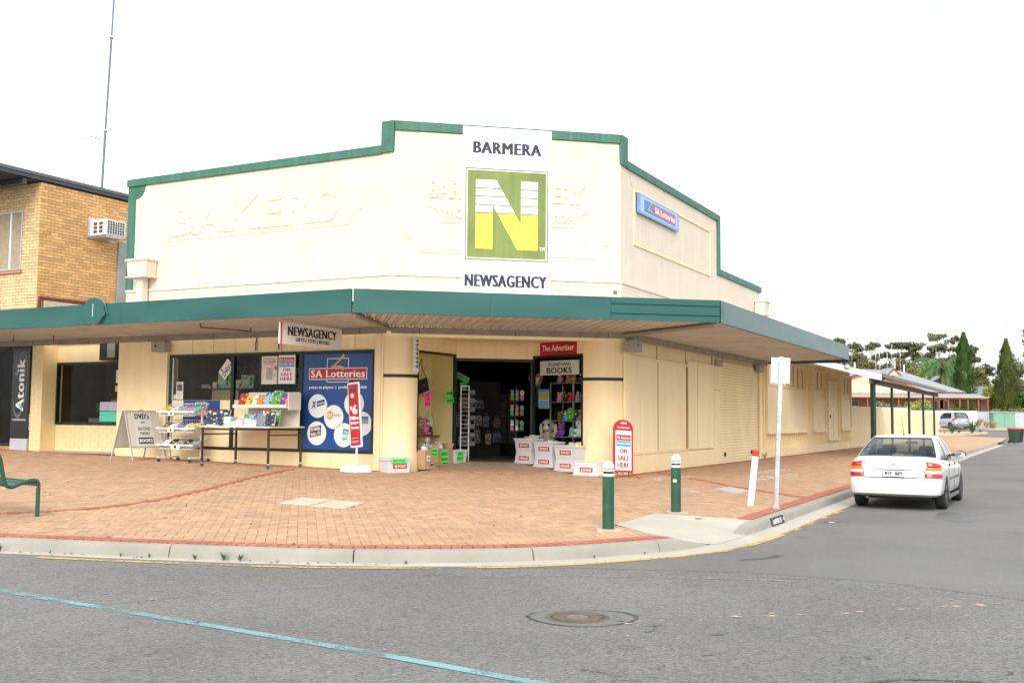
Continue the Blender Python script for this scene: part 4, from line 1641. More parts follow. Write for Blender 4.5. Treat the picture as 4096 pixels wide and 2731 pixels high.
# ---- sign hanging under the awning, end-on to the left front
s5 = thing('hanging_sign', 'white newsagency sign with a red end hanging under the awning', 'sign', FRM['L'] @ T(-1.0, -1.41, 2.67) @ RZ(90))
MB().box(-1.0, 1.0, -.02, .02, 0, .44).build('panel', M('sign_white', (.78, .77, .75), .45, .03, 2), s5, bevel=.003)
MB().box(-.995, -.935, -.0225, -.0205, .004, .436).build('red_edge', M('red_edge', (.62, .10, .09), .5), s5)
text('NEWSAGENCY', m_black, s5, .02, .275, 1.56, .185, -.021, heavy=.06)
text('GIFTS | TOYS | BOOKS', m_black, s5, .03, .10, 1.10, .10, -.021, heavy=.03)
for x in (-.62, .66):
    MB().box(x - .015, x + .015, -.006, .006, .44, .54).build('hanger', m_galv, s5)
b = MB()
for i in range(14):
    b.ell((.30, 0, .45 + i * .006), (.007, .007, .006), 5, 3)
b.build('chain', m_galv, s5)
for x in (-.94, -.3, .3, .95):
    for z in (.025, .415):
        MB().tube((x, -.024, z), (x, -.02, z), .008, n=6).build('screw', MATS['grey_box'], s5)

# ---- signs about the entry
m_card = M('white_card', (.76, .755, .73), .6, .03, 3)
s6 = thing('newspaper_sign', 'red newspaper sign with white lettering above the right display window', 'sign', fmR @ T(.84, -.03, 2.70))
MB().box(-.58, .58, -.012, 0, 0, .31).build('panel', m_redp, s6)
text('The Advertiser', m_whp, s6, 0, .16, 1.02, .14, -.0125, bold=.006)
s7 = thing('book_sign', 'white second hand books card inside the right display window', 'sign', fmR @ T(.82, .03, 2.24))
MB().box(-.62, .62, -.004, 0, 0, .33).build('card', m_card, s7)
text('SECOND HAND', m_black, s7, 0, .245, .72, .075, -.0045, bold=.012)
text('BOOKS', m_black, s7, 0, .105, .78, .14, -.0045, heavy=.07)


def note(name, label, fm, w, h, mat, lines, mat_t=None, rot=0):
    t = thing(name, label, 'note', fm)
    panel(w, h, mat, t, -.002, 0, name='paper', bevel=0)
    n = len(lines)
    for i, s in enumerate(lines):
        text(s, mat_t or m_black, t, 0, h * (.5 - (i + .5) / n) * .9, w * min(.85, .12 * len(s) + .15), h * .55 / n, -.0025, rot=rot)
    return t


note('sale_note', 'pink sale note on the left display window', fmL @ T(.46, -.006, 1.64) @ RY(-4), .25, .33, m_neonp, ['SALE', '1/2', 'Price!'])
note('price_note', 'upper green note on the left display window glass', fmL @ T(1.42, -.006, 1.80) @ RY(-6), .34, .12, m_neong, ['This Window'])
note('price_note', 'lower green half price note on the left display window glass', fmL @ T(1.46, -.006, 1.63) @ RY(-6), .34, .12, m_neong, ['1/2 PRICE!'])
note('door_note', 'dark green arrow note inside the top of the doorway', F('C', 1.86, 1.95, 2.18) @ RY(28), .34, .14, M('dim_green', (.03, .30, .07), .6), ['HAND BOOKS'])
note('door_note', 'small square green note below the arrow note in the doorway', F('C', 1.88, 1.95, 1.98), .14, .16, M('dim_green', (.03, .30, .07), .6), ['DVD'])

# picture-strip price list on the left pillar
s8 = thing('price_strip', 'tall narrow white strip of small pictures on the left pillar', 'poster', F('C', .545, -.035, 2.20, 46))
MB().box(-.10, .10, -.006, 0, 0, .74).build('card', m_card, s8)
for i in range(7):
    z = .09 + i * .092
    MB().box(.0, .085, -.008, -.0062, z, z + .07).build('picture', M('pic%d' % (i % 3), [(.22, .17, .16), (.15, .19, .22), (.28, .16, .15)][i % 3], .5, .5, 60), s8)
    MB().box(-.085, -.012, -.008, -.0062, z + .035, z + .048).build('caption', M('caption_yellow', (.55, .40, .05), .5), s8)


# ---- posters in the left shop window
def news_poster(name, label, fm, w, h, holder=True):
    t = thing(name, label, 'poster', fm)
    if holder:
        MB().box(-w / 2, w / 2, -.008, 0, 0, h).build('holder', M('holder_grey', (.45, .46, .47), .4), t, bevel=.003)
    panel(w * .93, h * .95, m_whp, t, -.010, -.0082, 0, h / 2, 'sheet', 0)
    panel(w * .87, h * .155, m_redp, t, -.012, -.0102, 0, h * .83, 'red_band', 0)
    panel(w * .87, h * .145, m_sky, t, -.012, -.0102, 0, h * .665, 'blue_band', 0)
    text('The Advertiser', m_whp, t, 0, h * .83, w * .82, h * .09, -.0122, bold=.008)
    text('Sunday Mail', m_whp, t, 0, h * .665, w * .78, h * .085, -.0122, bold=.014)
    for i, s in enumerate(('ON', 'SALE', 'HERE')):
        text(s, m_redp, t, 0, h * (.49 - .155 * i), w * (.40, .66, .70)[i], h * .115, -.0102, heavy=.06)
    return t


news_poster('news_poster', 'framed red and blue newspaper poster in the left shop window', F('L', -2.80, -.005, 1.96), .50, .66)
s9 = thing('christmas_poster', 'pale pink Christmas gift poster in the left shop window', 'poster', F('L', -3.31, .0, 1.96))
MB().box(-.23, .23, -.006, 0, 0, .64).build('sheet', M('poster_pink', (.70, .62, .55), .5, .08, 5), s9)
text('A LITTLE SOMETHING', m_redp, s9, 0, .575, .30, .022, -.0065)
text('For Yourself', m_redp, s9, 0, .52, .36, .06, -.0065, bold=.01, shear=.2)
text('THIS CHRISTMAS', m_redp, s9, 0, .465, .24, .02, -.0065)
MB().box(-.09, .09, -.009, -.0062, .10, .38).build('gift_picture', M('gift_pic', (.45, .36, .33), .5, .5, 35), s9)
disc(.19, .37, .05, .05, M('ribbon_red', (.60, .10, .06), .5), s9, -.0065, .002, 9, 'flower')
disc(.15, .20, .02, .02, M('ribbon_brown', (.25, .08, .05), .5), s9, -.0065, .002, 9, 'berry')
sA = thing('dvd_card', 'white diamond card lettered for DVDs in the left shop window', 'sign', F('L', -4.64, .028, 2.325) @ RY(-50))
MB().box(-.21, .21, -.004, 0, -.135, .135).build('card', m_card, sA)
text('&', m_black, sA, -.10, .075, .07, .08, -.0045, bold=.015)
text("DVD's", m_black, sA, .01, -.035, .34, .12, -.0045, heavy=.04)
sB = thing('show_poster', 'small black and white show poster low in the left shop window', 'poster', F('L', -6.10, .03, 1.62))
MB().box(-.11, .11, -.004, 0, 0, .42).build('sheet', m_card, sB)
MB().box(-.085, .085, -.006, -.0045, .20, .36).build('photo', M('photo_grey', (.10, .10, .10), .5, .8, 45), sB)
for i in range(6):
    MB().box(-.07, .05, -.006, -.0045, .155 - i * .022, .163 - i * .022).build('text_line', M('grey_text', (.30, .30, .30), .6), sB)
text('SHOW', m_black, sB, 0, .385, .13, .022, -.0045, heavy=.04)
sC = thing('door_sticker', 'small white sticker at the left edge of the shop window', 'sticker', F('L', -6.26, .030, 1.63))
MB().box(-.06, .05, -.003, 0, 0, .10).build('sticker', m_card, sC)
MB().box(-.04, .03, -.0045, -.0032, .03, .05).build('stripe', MATS['holder_grey'], sC)

# chart and heart in the right display window
sD = thing('toy_chart', 'yellow and blue picture chart inside the right display window', 'poster', fmR @ T(.30, .06, 1.47))
MB().box(-.17, .17, -.004, 0, 0, .45).build('sheet', M('chart_blue', (.30, .55, .68), .5), sD)
MB().box(-.155, .155, -.006, -.0045, .22, .385).build('yellow_part', M('chart_yellow', (.70, .58, .12), .5), sD)
MB().box(-.17, .17, -.006, -.0045, .395, .45).build('heading', M('chart_head', (.04, .28, .55), .5), sD)
b = MB()
for i in range(6):
    for j in range(9):
        if 3 < j < 5:
            continue
        x, z = -.13 + i * .052, .03 + j * .041
        b.box(x - .014, x + .014, -.009, -.0065, z - .014, z + .014)
b.build('picture_row', M('chart_pics', (.10, .12, .15), .5, .6, 50), sD)
sE = thing('heart_sign', 'red heart-shaped toy sign hanging behind the right display window', 'sign', F('C', 3.62, 1.95, 1.98))
hp = []
for i in range(36):
    a = 2 * math.pi * i / 36
    hp.append((.17 * math.sin(a) ** 3 * 1.05, .17 + .013 * (13 * math.cos(a) - 5 * math.cos(2 * a) - 2 * math.cos(3 * a) - math.cos(4 * a))))
MB().prism(hp, -.015, 0).build('heart', m_redp, sE)
text('ty', m_whp, sE, 0, .17, .17, .18, -.0155, heavy=.05)

# ================================================================== GOODS AND STREET FURNITURE
def print_mat(name, base, acc, scale=14, amt=.5):
    """Colour print: patches of a few inks on a ground colour, fixed to the object."""
    if name in MATS:
        return MATS[name]
    m = M(name, base, .4, 0)
    t = m.node_tree
    b = t.nodes['Principled BSDF']
    tc_ = t.nodes.new('ShaderNodeTexCoord')
    vo = t.nodes.new('ShaderNodeTexVoronoi')
    vo.inputs['Scale'].default_value = scale
    vo.inputs['Randomness'].default_value = .9
    t.links.new(tc_.outputs['Object'], vo.inputs['Vector'])
    sp = t.nodes.new('ShaderNodeSeparateColor')
    t.links.new(vo.outputs['Color'], sp.inputs[0])
    cr_ = t.nodes.new('ShaderNodeValToRGB')
    cr_.color_ramp.interpolation = 'CONSTANT'
    el = cr_.color_ramp.elements
    el[0].color = (*base, 1)
    el[1].position = 1 - amt
    el[1].color = (*acc[0], 1)
    for i, c in enumerate(acc[1:]):
        e = el.new(1 - amt + amt * (i + 1) / len(acc))
        e.color = (*c, 1)
    t.links.new(sp.outputs[0], cr_.inputs['Fac'])
    t.links.new(cr_.outputs['Color'], b.inputs['Base Color'])
    return m


K = dict(red=(.55, .03, .03), blue=(.03, .12, .45), teal=(.10, .52, .52), yellow=(.75, .58, .06), green=(.10, .42, .08), purple=(.20, .05, .38), pink=(.70, .22, .36),
         black=(.02, .02, .025), white=(.76, .76, .74), orange=(.65, .25, .04), grey=(.18, .19, .20), brown=(.20, .10, .05), cream=(.62, .52, .36), sky=(.25, .48, .65))
PM = {c: print_mat('print_' + c, K[c], [K['white'], K['yellow' if c != 'yellow' else 'red'], K['blue' if c != 'blue' else 'pink'], K['black']], 24, .27) for c in K}
m_paper = M('page_edges', (.70, .68, .62), .8, .05, 40)


def book(label, fm, w, h, th, col, group=None):
    """Closed book or magazine: cover and page block. Stands on its bottom edge, cover to -y."""
    t = thing('book' if th > .02 else 'magazine', label, 'book' if th > .02 else 'magazine', fm, group)
    MB().box(-w / 2, w / 2, -th, -th * .86, 0, h).box(-w / 2, w / 2, -th * .14, 0, 0, h).box(-w / 2, -w / 2 + .004, -th * .86, -th * .14, 0, h).build('cover', PM[col], t)
    MB().box(-w / 2 + .004, w / 2 - .006, -th * .86, -th * .14, .004, h - .004).build('pages', m_paper, t)
    return t


# ---- wire basket stand
m_wire = M('white_wire', (.78, .78, .77), .4, .03)
m_caster = M('black_caster', (.02, .02, .022), .5)
rk = thing('basket_stand', 'white wheeled stand with three tiers of wire baskets by the wall', 'basket stand', on_path('L', -5.36, -.50, 3))


def caster(x, y, r, parent, fork=True, mat=None):
    b = MB().tube((x - .018, y, r), (x + .018, y, r), r, n=14)
    o = b.build('caster', mat or m_caster, parent)
    if fork:
        MB().box(x - .024, x + .024, y - .018, y + .018, r * 1.3, r * 2.1).build('fork', m_galv, o)
    return o


for x in (-.46, .46):
    MB().box(x - .022, x + .022, -.36, .34, .085, .115).build('foot', m_wire, rk, bevel=.006)
    MB().box(x - .02, x + .02, .02, .06, .115, 1.22).build('upright', m_wire, rk, bevel=.004)
    for y in (-.33, .30):
        caster(x, y, .042, rk)
for k, z in enumerate((.36, .74, 1.12)):
    y0, y1, x0, x1 = -.34, .16, -.56, .56
    zf_, zb_ = z - .06, z + .12
    b = MB()
    r = .0065
    rim = [(x0, y0, zf_ + .10), (x1, y0, zf_ + .10), (x1, y1, zb_ + .10), (x0, y1, zb_ + .10)]
    bot = [(x0 + .05, y0 + .05, zf_), (x1 - .05, y0 + .05, zf_), (x1 - .05, y1 - .03, zb_ - .07), (x0 + .05, y1 - .03, zb_ - .07)]
    for P_ in (rim, bot):
        for i in range(4):
            b.tube(P_[i], P_[(i + 1) % 4], r * 1.3, n=4)
    for i in range(4):
        a0, a1, c0, c1 = [Vector(v) for v in (rim[i], rim[(i + 1) % 4], bot[i], bot[(i + 1) % 4])]
        n = 16 if i % 2 == 0 else 8
        for q in range(n + 1):
            b.tube(a0.lerp(a1, q / n), c0.lerp(c1, q / n), r * .6, n=3, caps=False)
        b.tube(a0.lerp(c0, .5), a1.lerp(c1, .5), r * .6, n=3)
    for q in range(1, 12):
        b.tube(Vector(bot[0]).lerp(Vector(bot[1]), q / 12), Vector(bot[3]).lerp(Vector(bot[2]), q / 12), r * .6, n=3, caps=False)
    b.tube((0, y0, zf_ + .10), (0, y1, zb_ + .10), r, n=4)
    b.build('basket', m_wire, rk)
    MB().box(x0, x1, y0 - .012, y0 - .004, zf_ + .075, zf_ + .105).build('price_rail', m_wire, rk)
rkm = WM[rk.name]
tier = ['bottom', 'middle', 'top']
cols = [['black', 'grey', 'white', 'black', 'grey'], ['cream', 'yellow', 'brown', 'white', 'blue'], ['pink', 'teal', 'yellow', 'white', 'sky']]
for k, z in enumerate((.36, .74, 1.12)):
    for q in range(5):
        x = -.42 + q * .21
        tl_ = math.degrees(math.atan2(.11, .42))
        for lay in range(2):
            fm = rkm @ T(x + random.uniform(-.02, .02), -.27, z - .045 + .03 * lay) @ RX(tl_ - 90 + random.uniform(-4, 4)) @ RZ(random.uniform(-3, 3)) @ T(0, -.006, 0)
            # lying face up: cover to the sky
            fm = rkm @ T(x + random.uniform(-.02, .02), -.26 + .02 * lay, z - .035 + .030 * lay) @ RX(tl_ + 20) @ RZ(random.uniform(-8, 8)) @ RX(-90) @ T(0, 0, 0)
            c = cols[k][(q + lay * 2) % 5]
            book('%s magazine, %s, %s from the left in the %s wire basket' % (c, 'upper of two' if lay else 'lower of two', ORD[q], tier[k]), fm @ T(0, 0, -.0), .20, .27, .018, c, 'magazines in the wire baskets')
    note('price_ticket', 'pale price ticket on the front of the %s wire basket' % tier[k], rkm @ T(-.10 if k else .05, -.362, z - .01), .26 if k == 0 else .18, .12 if k == 0 else .09, M('pale_ticket', (.72, .74, .60), .6), ['-'])

# ---- display table on castors
m_tleg = M('brown_steel', (.045, .022, .015), .45, .1)
m_ttop = M('cream_laminate', (.72, .66, .55), .5, .05, 3)
tb = thing('display_table', 'brown steel table on castors carrying books before the shop window', 'table', on_path('L', -3.10, -.76, -1))
TH = .89
for x in (-.96, .94):
    for y in (-.52, .52):
        MB().box(x - .02, x + .02, y - .02, y + .02, .11, TH - .03).build('leg', m_tleg, tb)
        caster(x, y, .045, tb, True, M('grey_caster', (.10, .11, .11), .5))
    MB().box(x - .015, x + .015, -.50, .50, TH - .20, TH - .17).build('side_rail', m_tleg, tb)
for y in (-.52, .52):
    MB().box(-.94, .92, y - .015, y + .015, TH - .09, TH - .05).build('long_rail', m_tleg, tb)
MB().box(-1.02, 1.0, -.57, .57, TH - .03, TH).build('table_top', m_ttop, tb, bevel=.006)
bs_ = MB().box(-.52, .96, .42, .445, TH, 1.64).build('back_board', m_ttop, tb)
MB().box(.955, .98, .05, .445, 1.25, 1.62).build('end_board', m_ttop, tb)
MB().add([(-.60, .02, 1.29), (.955, .02, 1.29), (.955, .42, 1.31), (-.60, .42, 1.31), (-.60, .02, 1.325), (.955, .02, 1.325), (.955, .42, 1.345), (-.60, .42, 1.345)],
         [(0, 3, 2, 1), (4, 5, 6, 7), (0, 1, 5, 4), (1, 2, 6, 5), (2, 3, 7, 6), (3, 0, 4, 7)]).build('shelf', m_ttop, tb, bevel=.004)
MB().box(-.60, .955, .0, .018, 1.29, 1.36).build('shelf_lip', m_ttop, tb)
tbm = WM[tb.name]
g1 = 'books on the display table'
for i, (x, w, h, c, dz) in enumerate(((-.45, .21, .28, 'red', 0), (-.25, .22, .22, 'yellow', 0), (-.06, .18, .24, 'white', 0), (.10, .21, .24, 'orange', 0), (.30, .22, .30, 'sky', 0), (.53, .26, .35, 'green', 0), (.73, .17, .28, 'purple', 0), (.88, .17, .28, 'pink', 0))):
    book('%s children\'s book, %s from the left on the table\'s upper shelf' % (c, ORD[i]), tbm @ T(x, .13, 1.345) @ RX(-22) @ RZ(random.uniform(-4, 4)), w, h, .022, c, g1)
# the table top: boxed sets and stacks
for i, (x, y, w, h, th, c, lean) in enumerate(((-.83, -.38, .34, .34, .05, 'black', -16), (-.52, -.36, .32, .36, .05, 'black', -16), (.66, -.40, .30, .27, .06, 'grey', -14), (.90, -.42, .24, .31, .06, 'black', -14), (.60, -.22, .22, .35, .03, 'red', -8), (.80, -.18, .26, .36, .03, 'green', -8))):
    book('%s boxed book, %s of the larger ones standing at the table\'s front edge' % (c, ORD[i]), tbm @ T(x, y, TH) @ RX(lean), w, h, th, c, g1)
stacks = [(-.56, -.18, 'cream', 5), (-.36, -.30, 'teal', 6), (-.14, -.30, 'teal', 3), (.02, -.34, 'sky', 4), (.22, -.30, 'sky', 5), (.42, -.34, 'white', 4), (-.70, -.46, 'teal', 1)]
for si, (x, y, c, n) in enumerate(stacks):
    for k in range(n):
        fm = tbm @ T(x + random.uniform(-.012, .012), y - .11, TH + .002 + k * .034) @ RZ(random.uniform(-4, 4)) @ RX(-90)
        cc = c if k % 3 != 2 else ('pink' if c == 'sky' else 'white')
        book('%s boxed book lying flat, %s up in the %s stack on the table' % (cc, ORD[k], ORD[si]), fm, .21, .22, .032, cc, g1)
for i, (x, h, c) in enumerate(((-.38, .22, 'white'), (-.22, .26, 'green'), (-.08, .24, 'sky'), (.06, .28, 'blue'), (.20, .27, 'pink'), (.32, .27, 'yellow'), (.45, .36, 'purple'), (.57, .34, 'blue'))):
    book('%s paperback, %s from the left at the back of the table' % (c, ORD[i]), tbm @ T(x, .05, TH) @ RX(-10), .145, h, .028, c, g1)

# ---- folding A-board
af = thing('sidewalk_board', 'white folding A-board lettered for DVDs and second hand books', 'sign board', on_path('L', -6.60, -.72, 0))
m_alu = M('aluminium', (.58, .58, .57), .35, .06, metal=.4)
m_abd = M('board_face', (.66, .63, .58), .5, .05, 3)
half = .36
ang = math.degrees(math.atan2(half - .03, 1.18))
afm = WM[af.name]
for sgn, nm in ((1, 'printed_leaf'), (-1, 'back_leaf')):
    # leaf local: x along the ridge, z up the leaf, facing -y (outwards)
    fm = afm @ T(sgn * half, 0, 0) @ RZ(90 * sgn) @ RX(-ang)
    b = MB()
    for x in (-.48, .48):
        b.box(x - .02, x + .02, -.012, .012, 0, 1.20)
    b.box(-.46, .46, -.012, .012, 1.165, 1.20).box(-.46, .46, -.012, .012, .30, .335)
    o = b.build(nm, m_alu, af, fm, .004)
    MB().box(-.46, .46, -.005, .005, .335, 1.165).build('panel', m_abd, o, fm)
    if sgn == 1:
        MB().box(-.26, .26, -.008, -.0055, .36, 1.14).build('poster', M('poster_white', (.72, .71, .69), .5, .02), o, fm)
        text("DVD's", m_black, o, -.02, 1.06, .42, .13, -.0085, heavy=.05)
        text('and', m_black, o, -.02, .92, .11, .045, -.0085, heavy=.04)
        text('SECOND', m_black, o, .0, .76, .38, .075, -.0085, bold=.004)
        text('HAND', m_black, o, .0, .65, .27, .075, -.0085, bold=.004)
        MB().box(-.22, .22, -.0105, -.0085, .40, .55).build('black_bar', m_black, o, fm)
        text('BOOKS', m_whp, o, 0, .475, .38, .085, -.011, heavy=.07)
        MB().box(-.06, .06, -.02, .0, 1.195, 1.225).build('clip', m_alu, o, fm)

# ---- tilted jackpot sign on a weighted foot
js = thing('jackpot_sign', 'tall narrow red jackpot sign tilting on a white weighted foot', 'sign', on_path('L', -.36, -.66, -20))
b = MB().hexa([(-.30, -.22, .0), (.30, -.22, 0), (.30, .22, 0), (-.30, .22, 0), (-.27, -.19, .12), (.27, -.19, .12), (.24, .17, .17), (-.24, .17, .17)])
b.build('foot', M('white_plastic', (.76, .74, .70), .45, .05, 4), js, bevel=.03)
MB().tube((0, 0, .16), (.03, 0, .62), .022, n=10).build('pole', MATS['white_plastic'], js)
jm = WM[js.name] @ T(.05, -.02, .52) @ RZ(14) @ RY(-5.5)
o = MB().box(-.165, .165, -.02, .02, 0, 1.36).build('frame', MATS['white_plastic'], js, jm, .02)
MB().box(-.135, .135, -.023, -.0205, .04, 1.32).build('poster', M('jackpot_red', (.36, .012, .02), .35, .2, 3), o, jm)
MB().box(-.135, .135, -.026, -.0235, .30, .93).build('figure_panel', m_redp, o, jm)
text('POWERBALL', M('power_ink', (.05, .06, .16), .4), o, .0, 1.20, .23, .05, -.0235, heavy=.04, mw=jm)
disc(-.03, 1.08, .05, .05, M('glow_pink', (.80, .48, .42), .4), o, -.0235, .002, 14, 'burst').matrix_basis = Matrix()
text('$', m_whp, o, -.075, .82, .05, .085, -.0262, heavy=.06, mw=jm)
text('6', m_whp, o, .025, .785, .11, .19, -.0262, heavy=.07, mw=jm)
text('Million', m_whp, o, 0, .615, .22, .075, -.0262, heavy=.06, mw=jm)
text('Jackpot', m_whp, o, 0, .51, .22, .075, -.0262, heavy=.06, mw=jm)
text('Thursday', m_whp, o, 0, .405, .22, .065, -.0262, heavy=.06, mw=jm)
for z in (.10, .13, .19):
    MB().box(-.11, .09, -.0255, -.0238, z, z + .012).build('fine_print', M('pink_print', (.65, .38, .36), .5), o, jm)

# ---- postal tubs
m_tub = M('tub_plastic', (.60, .61, .62), .4, .06, 5)
m_tub.node_tree.nodes['Principled BSDF'].inputs['Subsurface Weight'].default_value = .0


def tub(label, fm, w=.56, d=.38, h=.29, inverted=False, lab=True, fill=None, lid=False):
    t = thing('postal_tub', label, 'tub', fm, 'white postal tubs')
    k = .88
    a = [(-w / 2 * k, d / 2 - d / 2 * k, 0), (w / 2 * k, d / 2 - d / 2 * k, 0), (w / 2 * k, d / 2 + d / 2 * k, 0), (-w / 2 * k, d / 2 + d / 2 * k, 0)]
    c = [(-w / 2, 0, h), (w / 2, 0, h), (w / 2, d, h), (-w / 2, d, h)]
    if inverted:
        a, c = [(p[0], p[1], 0) for p in c], [(p[0], p[1], h) for p in a]
    b = MB()
    b.add(a + c, [(0, 1, 5, 4), (1, 2, 6, 5), (2, 3, 7, 6), (3, 0, 4, 7)] + ([(4, 5, 6, 7)] if inverted or lid else [(0, 3, 2, 1)]))
    if not inverted and not lid:          # inner skin
        ctr = Vector((0, d / 2, 0))
        ia = [Vector(p).lerp(ctr, .03) + Vector((0, 0, .008)) for p in a]
        ic = [Vector((p[0] * .975, d / 2 + (p[1] - d / 2) * .97, h)) for p in c]
        b.add(ia + ic, [(4, 5, 1, 0), (5, 6, 2, 1), (6, 7, 3, 2), (7, 4, 0, 3), (0, 1, 2, 3)])
    b.build('shell', m_tub, t)
    zr = .0 if inverted else h - .045
    g_ = .014
    r_ = MB()
    r_.box(-w / 2 - g_, w / 2 + g_, -g_, 0.001, zr, zr + .045).box(-w / 2 - g_, w / 2 + g_, d - .001, d + g_, zr, zr + .045)
    r_.box(-w / 2 - g_, -w / 2 + .001, 0, d, zr, zr + .045).box(w / 2 - .001, w / 2 + g_, 0, d, zr, zr + .045)
    rim_ = r_.build('rim', m_tub, t, bevel=.004)
    b = MB()
    for i in range(9):
        x = -w / 2 + w * (i + .5) / 9
        b.box(x - .010, x + .010, -g_ - .003, -g_, zr + .014, zr + .032)
    b.build('rim_slots', M('slot_grey', (.45, .46, .47), .5), rim_)
    if lid:
        MB().box(-w / 2 - .02, w / 2 + .02, -.02, d + .02, h, h + .025).build('lid', m_tub, t, bevel=.006)
    if lab:
        # red label on the sloping front
        sl = math.degrees(math.atan2(d / 2 * (1 - k), h)) * (1 if not inverted else -1)
        y_mid = d / 2 * (1 - k) * .55
        lm = fm @ T(.02, y_mid - .003 if True else 0, h * .45) @ RX(sl) @ (RY(180) if inverted else Matrix())
        o = MB().box(-.165, .165, -.004, 0, -.048, .048).build('label', m_redp, t, lm)
        text('POST', m_whp, o, .045, 0, .19, .055, -.0045, heavy=.05, mw=lm)
        disc(-.10, 0, .030, .033, m_whp, o, -.0045, .0015, 14, 'emblem')
        for s_ in (-1, 1):
            poly([(-.10 + s_ * .004, -.018), (-.10 + s_ * .018, -.010), (-.10 + s_ * .018, .010), (-.10 + s_ * .004, .018)], m_redp, o, -.0064, .001, 'emblem_mark')
    return t


cdir = -61
cm = lambda x, y, z, r=cdir: FRM['C'] @ T(x, y, z) @ RZ(r)


def zc_(x, y):
    p = wpt('C', x, y)
    return zf(p.x, p.y)


low = [(3.20, 1.36, -57), (3.55, .83, -57), (3.91, .27, -57), (4.22, -.36, -50)]
for i, (x, y, r) in enumerate(low):
    wd_ = (.54, .58, .62, .64)[i]
    tub('upturned white postal tub, %s' % ('standing alone at the front of the row' if i == 3 else 'bottom of the %s stack from the door' % ORD[i]), cm(x, y, max(zc_(x, y), zc_(x + .2, y + .15)), r), wd_, .40, .29, True)
for i, (x, y, r) in enumerate(low[:3]):
    wd_ = (.56, .60, .64)[i]
    zt = max(zc_(x, y), zc_(x + .2, y + .15)) + .292
    tub('upright open postal tub, top of the %s stack from the door' % ORD[i], cm(x, y, zt, r), wd_, .40, .29, False)
    n = (4, 2, 4)[i]
    for q in range(n):
        fm = cm(x, y, zt + .285 + .02 * q, r) @ T(random.uniform(-.08, .10), .10 + .05 * q, 0) @ RZ(random.uniform(-25, 25)) @ RX(-90 + random.uniform(-8, 8))
        if i == 2:
            fm = cm(x, y, zt + .12, r) @ T(.02 + q * .07, .14 + .03 * q, 0) @ RY(random.uniform(-12, 12)) @ RX(random.uniform(-25, -5))
        book('old %s book, %s of those in the %s open postal tub from the door' % (('tan', 'brown', 'pale', 'yellow')[q], ORD[q], ORD[i]), fm, .16, .24, .026, ('cream', 'brown', 'white', 'yellow')[q], 'old books in the postal tubs')
tub('lidded white postal tub with a green note against the left pillar', cm(.20, -.36, zc_(.2, -.36), 26), .58, .34, .30, False, True, None, True)
note('price_note', 'green price strip on the lid of the lone tub by the left pillar', cm(.20, -.36, zc_(.2, -.36) + .26, 26) @ T(-.02, -.026, -.01), .36, .09, m_neong, ['HALF PRICE'])

# ---- cardboard cartons
m_card_b = M('cardboard', (.42, .27, .145), .8, .07, 5, .1, 60)


def carton(label, x, y, r, w, d, h, flaps=True):
    z = max(zc_(x, y), zc_(x + .15, y + .25))
    fm = FRM['C'] @ T(x, y, z) @ RZ(r)
    t = thing('carton', label, 'carton', fm)
    b = MB()
    th = .008
    b.box(0, w, 0, th, 0, h).box(0, w, d - th, d, 0, h).box(0, th, th, d - th, 0, h).box(w - th, w, th, d - th, 0, h).box(th, w - th, th, d - th, 0, .01)
    b.build('box', m_card_b, t)
    if flaps:
        MB().hexa([(0, d, h), (w, d, h), (w, d + .006, h), (0, d + .006, h), (0, d + .10, h + .14), (w, d + .10, h + .14), (w, d + .106, h + .14), (0, d + .106, h + .14)]).build('flap', m_card_b, t)
        MB().hexa([(w, 0, h), (w, d, h), (w + .006, d, h), (w + .006, 0, h), (w + .07, 0, h + .10), (w + .07, d, h + .10), (w + .076, d, h + .10), (w + .076, 0, h + .10)]).build('flap', m_card_b, t)
    return t, fm


c1_, f1 = carton('brown carton of bagged oddments with a white label, left of two', .80, .16, 48, .50, .30, .42)
f1i = f1
MB().box(.06, .18, -.003, -.0005, .18, .30).build('paper_label', m_card, c1_, f1)
MB().box(.08, .16, -.005, -.0032, .21, .27).build('barcode', MATS['grey_text'], c1_, f1)
text('Hallmark', m_black, c1_, .26, .10, .14, .05, -.0006, shear=.3, mw=f1)
border(.38, .46, .04, .13, .006, m_black, c1_, -.0006, 'mark').matrix_basis = Matrix()
c2b, f2 = carton('brown carton with a half price bargains note, right of two', 1.16, .74, 50, .58, .34, .38)
text('MADE IN CHINA', m_black, c2b, .28, .05, .18, .02, -.0006, mw=f2)
note('price_note', 'green half price note on the left brown carton', f1 @ T(.34, -.004, .36), .20, .17, m_neong, ['Half Price', 'Each Pack'])
note('price_note', 'green half price bargains note on the right brown carton', f2 @ T(.24, -.004, .20) @ RY(-3), .30, .27, m_neong, ['Half Price!', 'Bargains'])
tub('open white postal tub with a half price note beside the doorway', FRM['C'] @ T(1.76, 1.36, zc_(1.76, 1.4)) @ RZ(44), .46, .34, .30, False, False)
note('price_note', 'green half price note on the tub beside the doorway', FRM['C'] @ T(1.76, 1.36, zc_(1.76, 1.4)) @ RZ(44) @ T(-.03, .0, .16) @ RX(3), .24, .24, m_neong, ['HALF', 'PRICE!'])
m_cello = M('cellophane', (.55, .56, .60), .15, .3, 20)
stuffc = [('white', K['white']), ('blue', K['blue']), ('pink', K['pink']), ('grey', K['grey']), ('orange', K['orange'])]
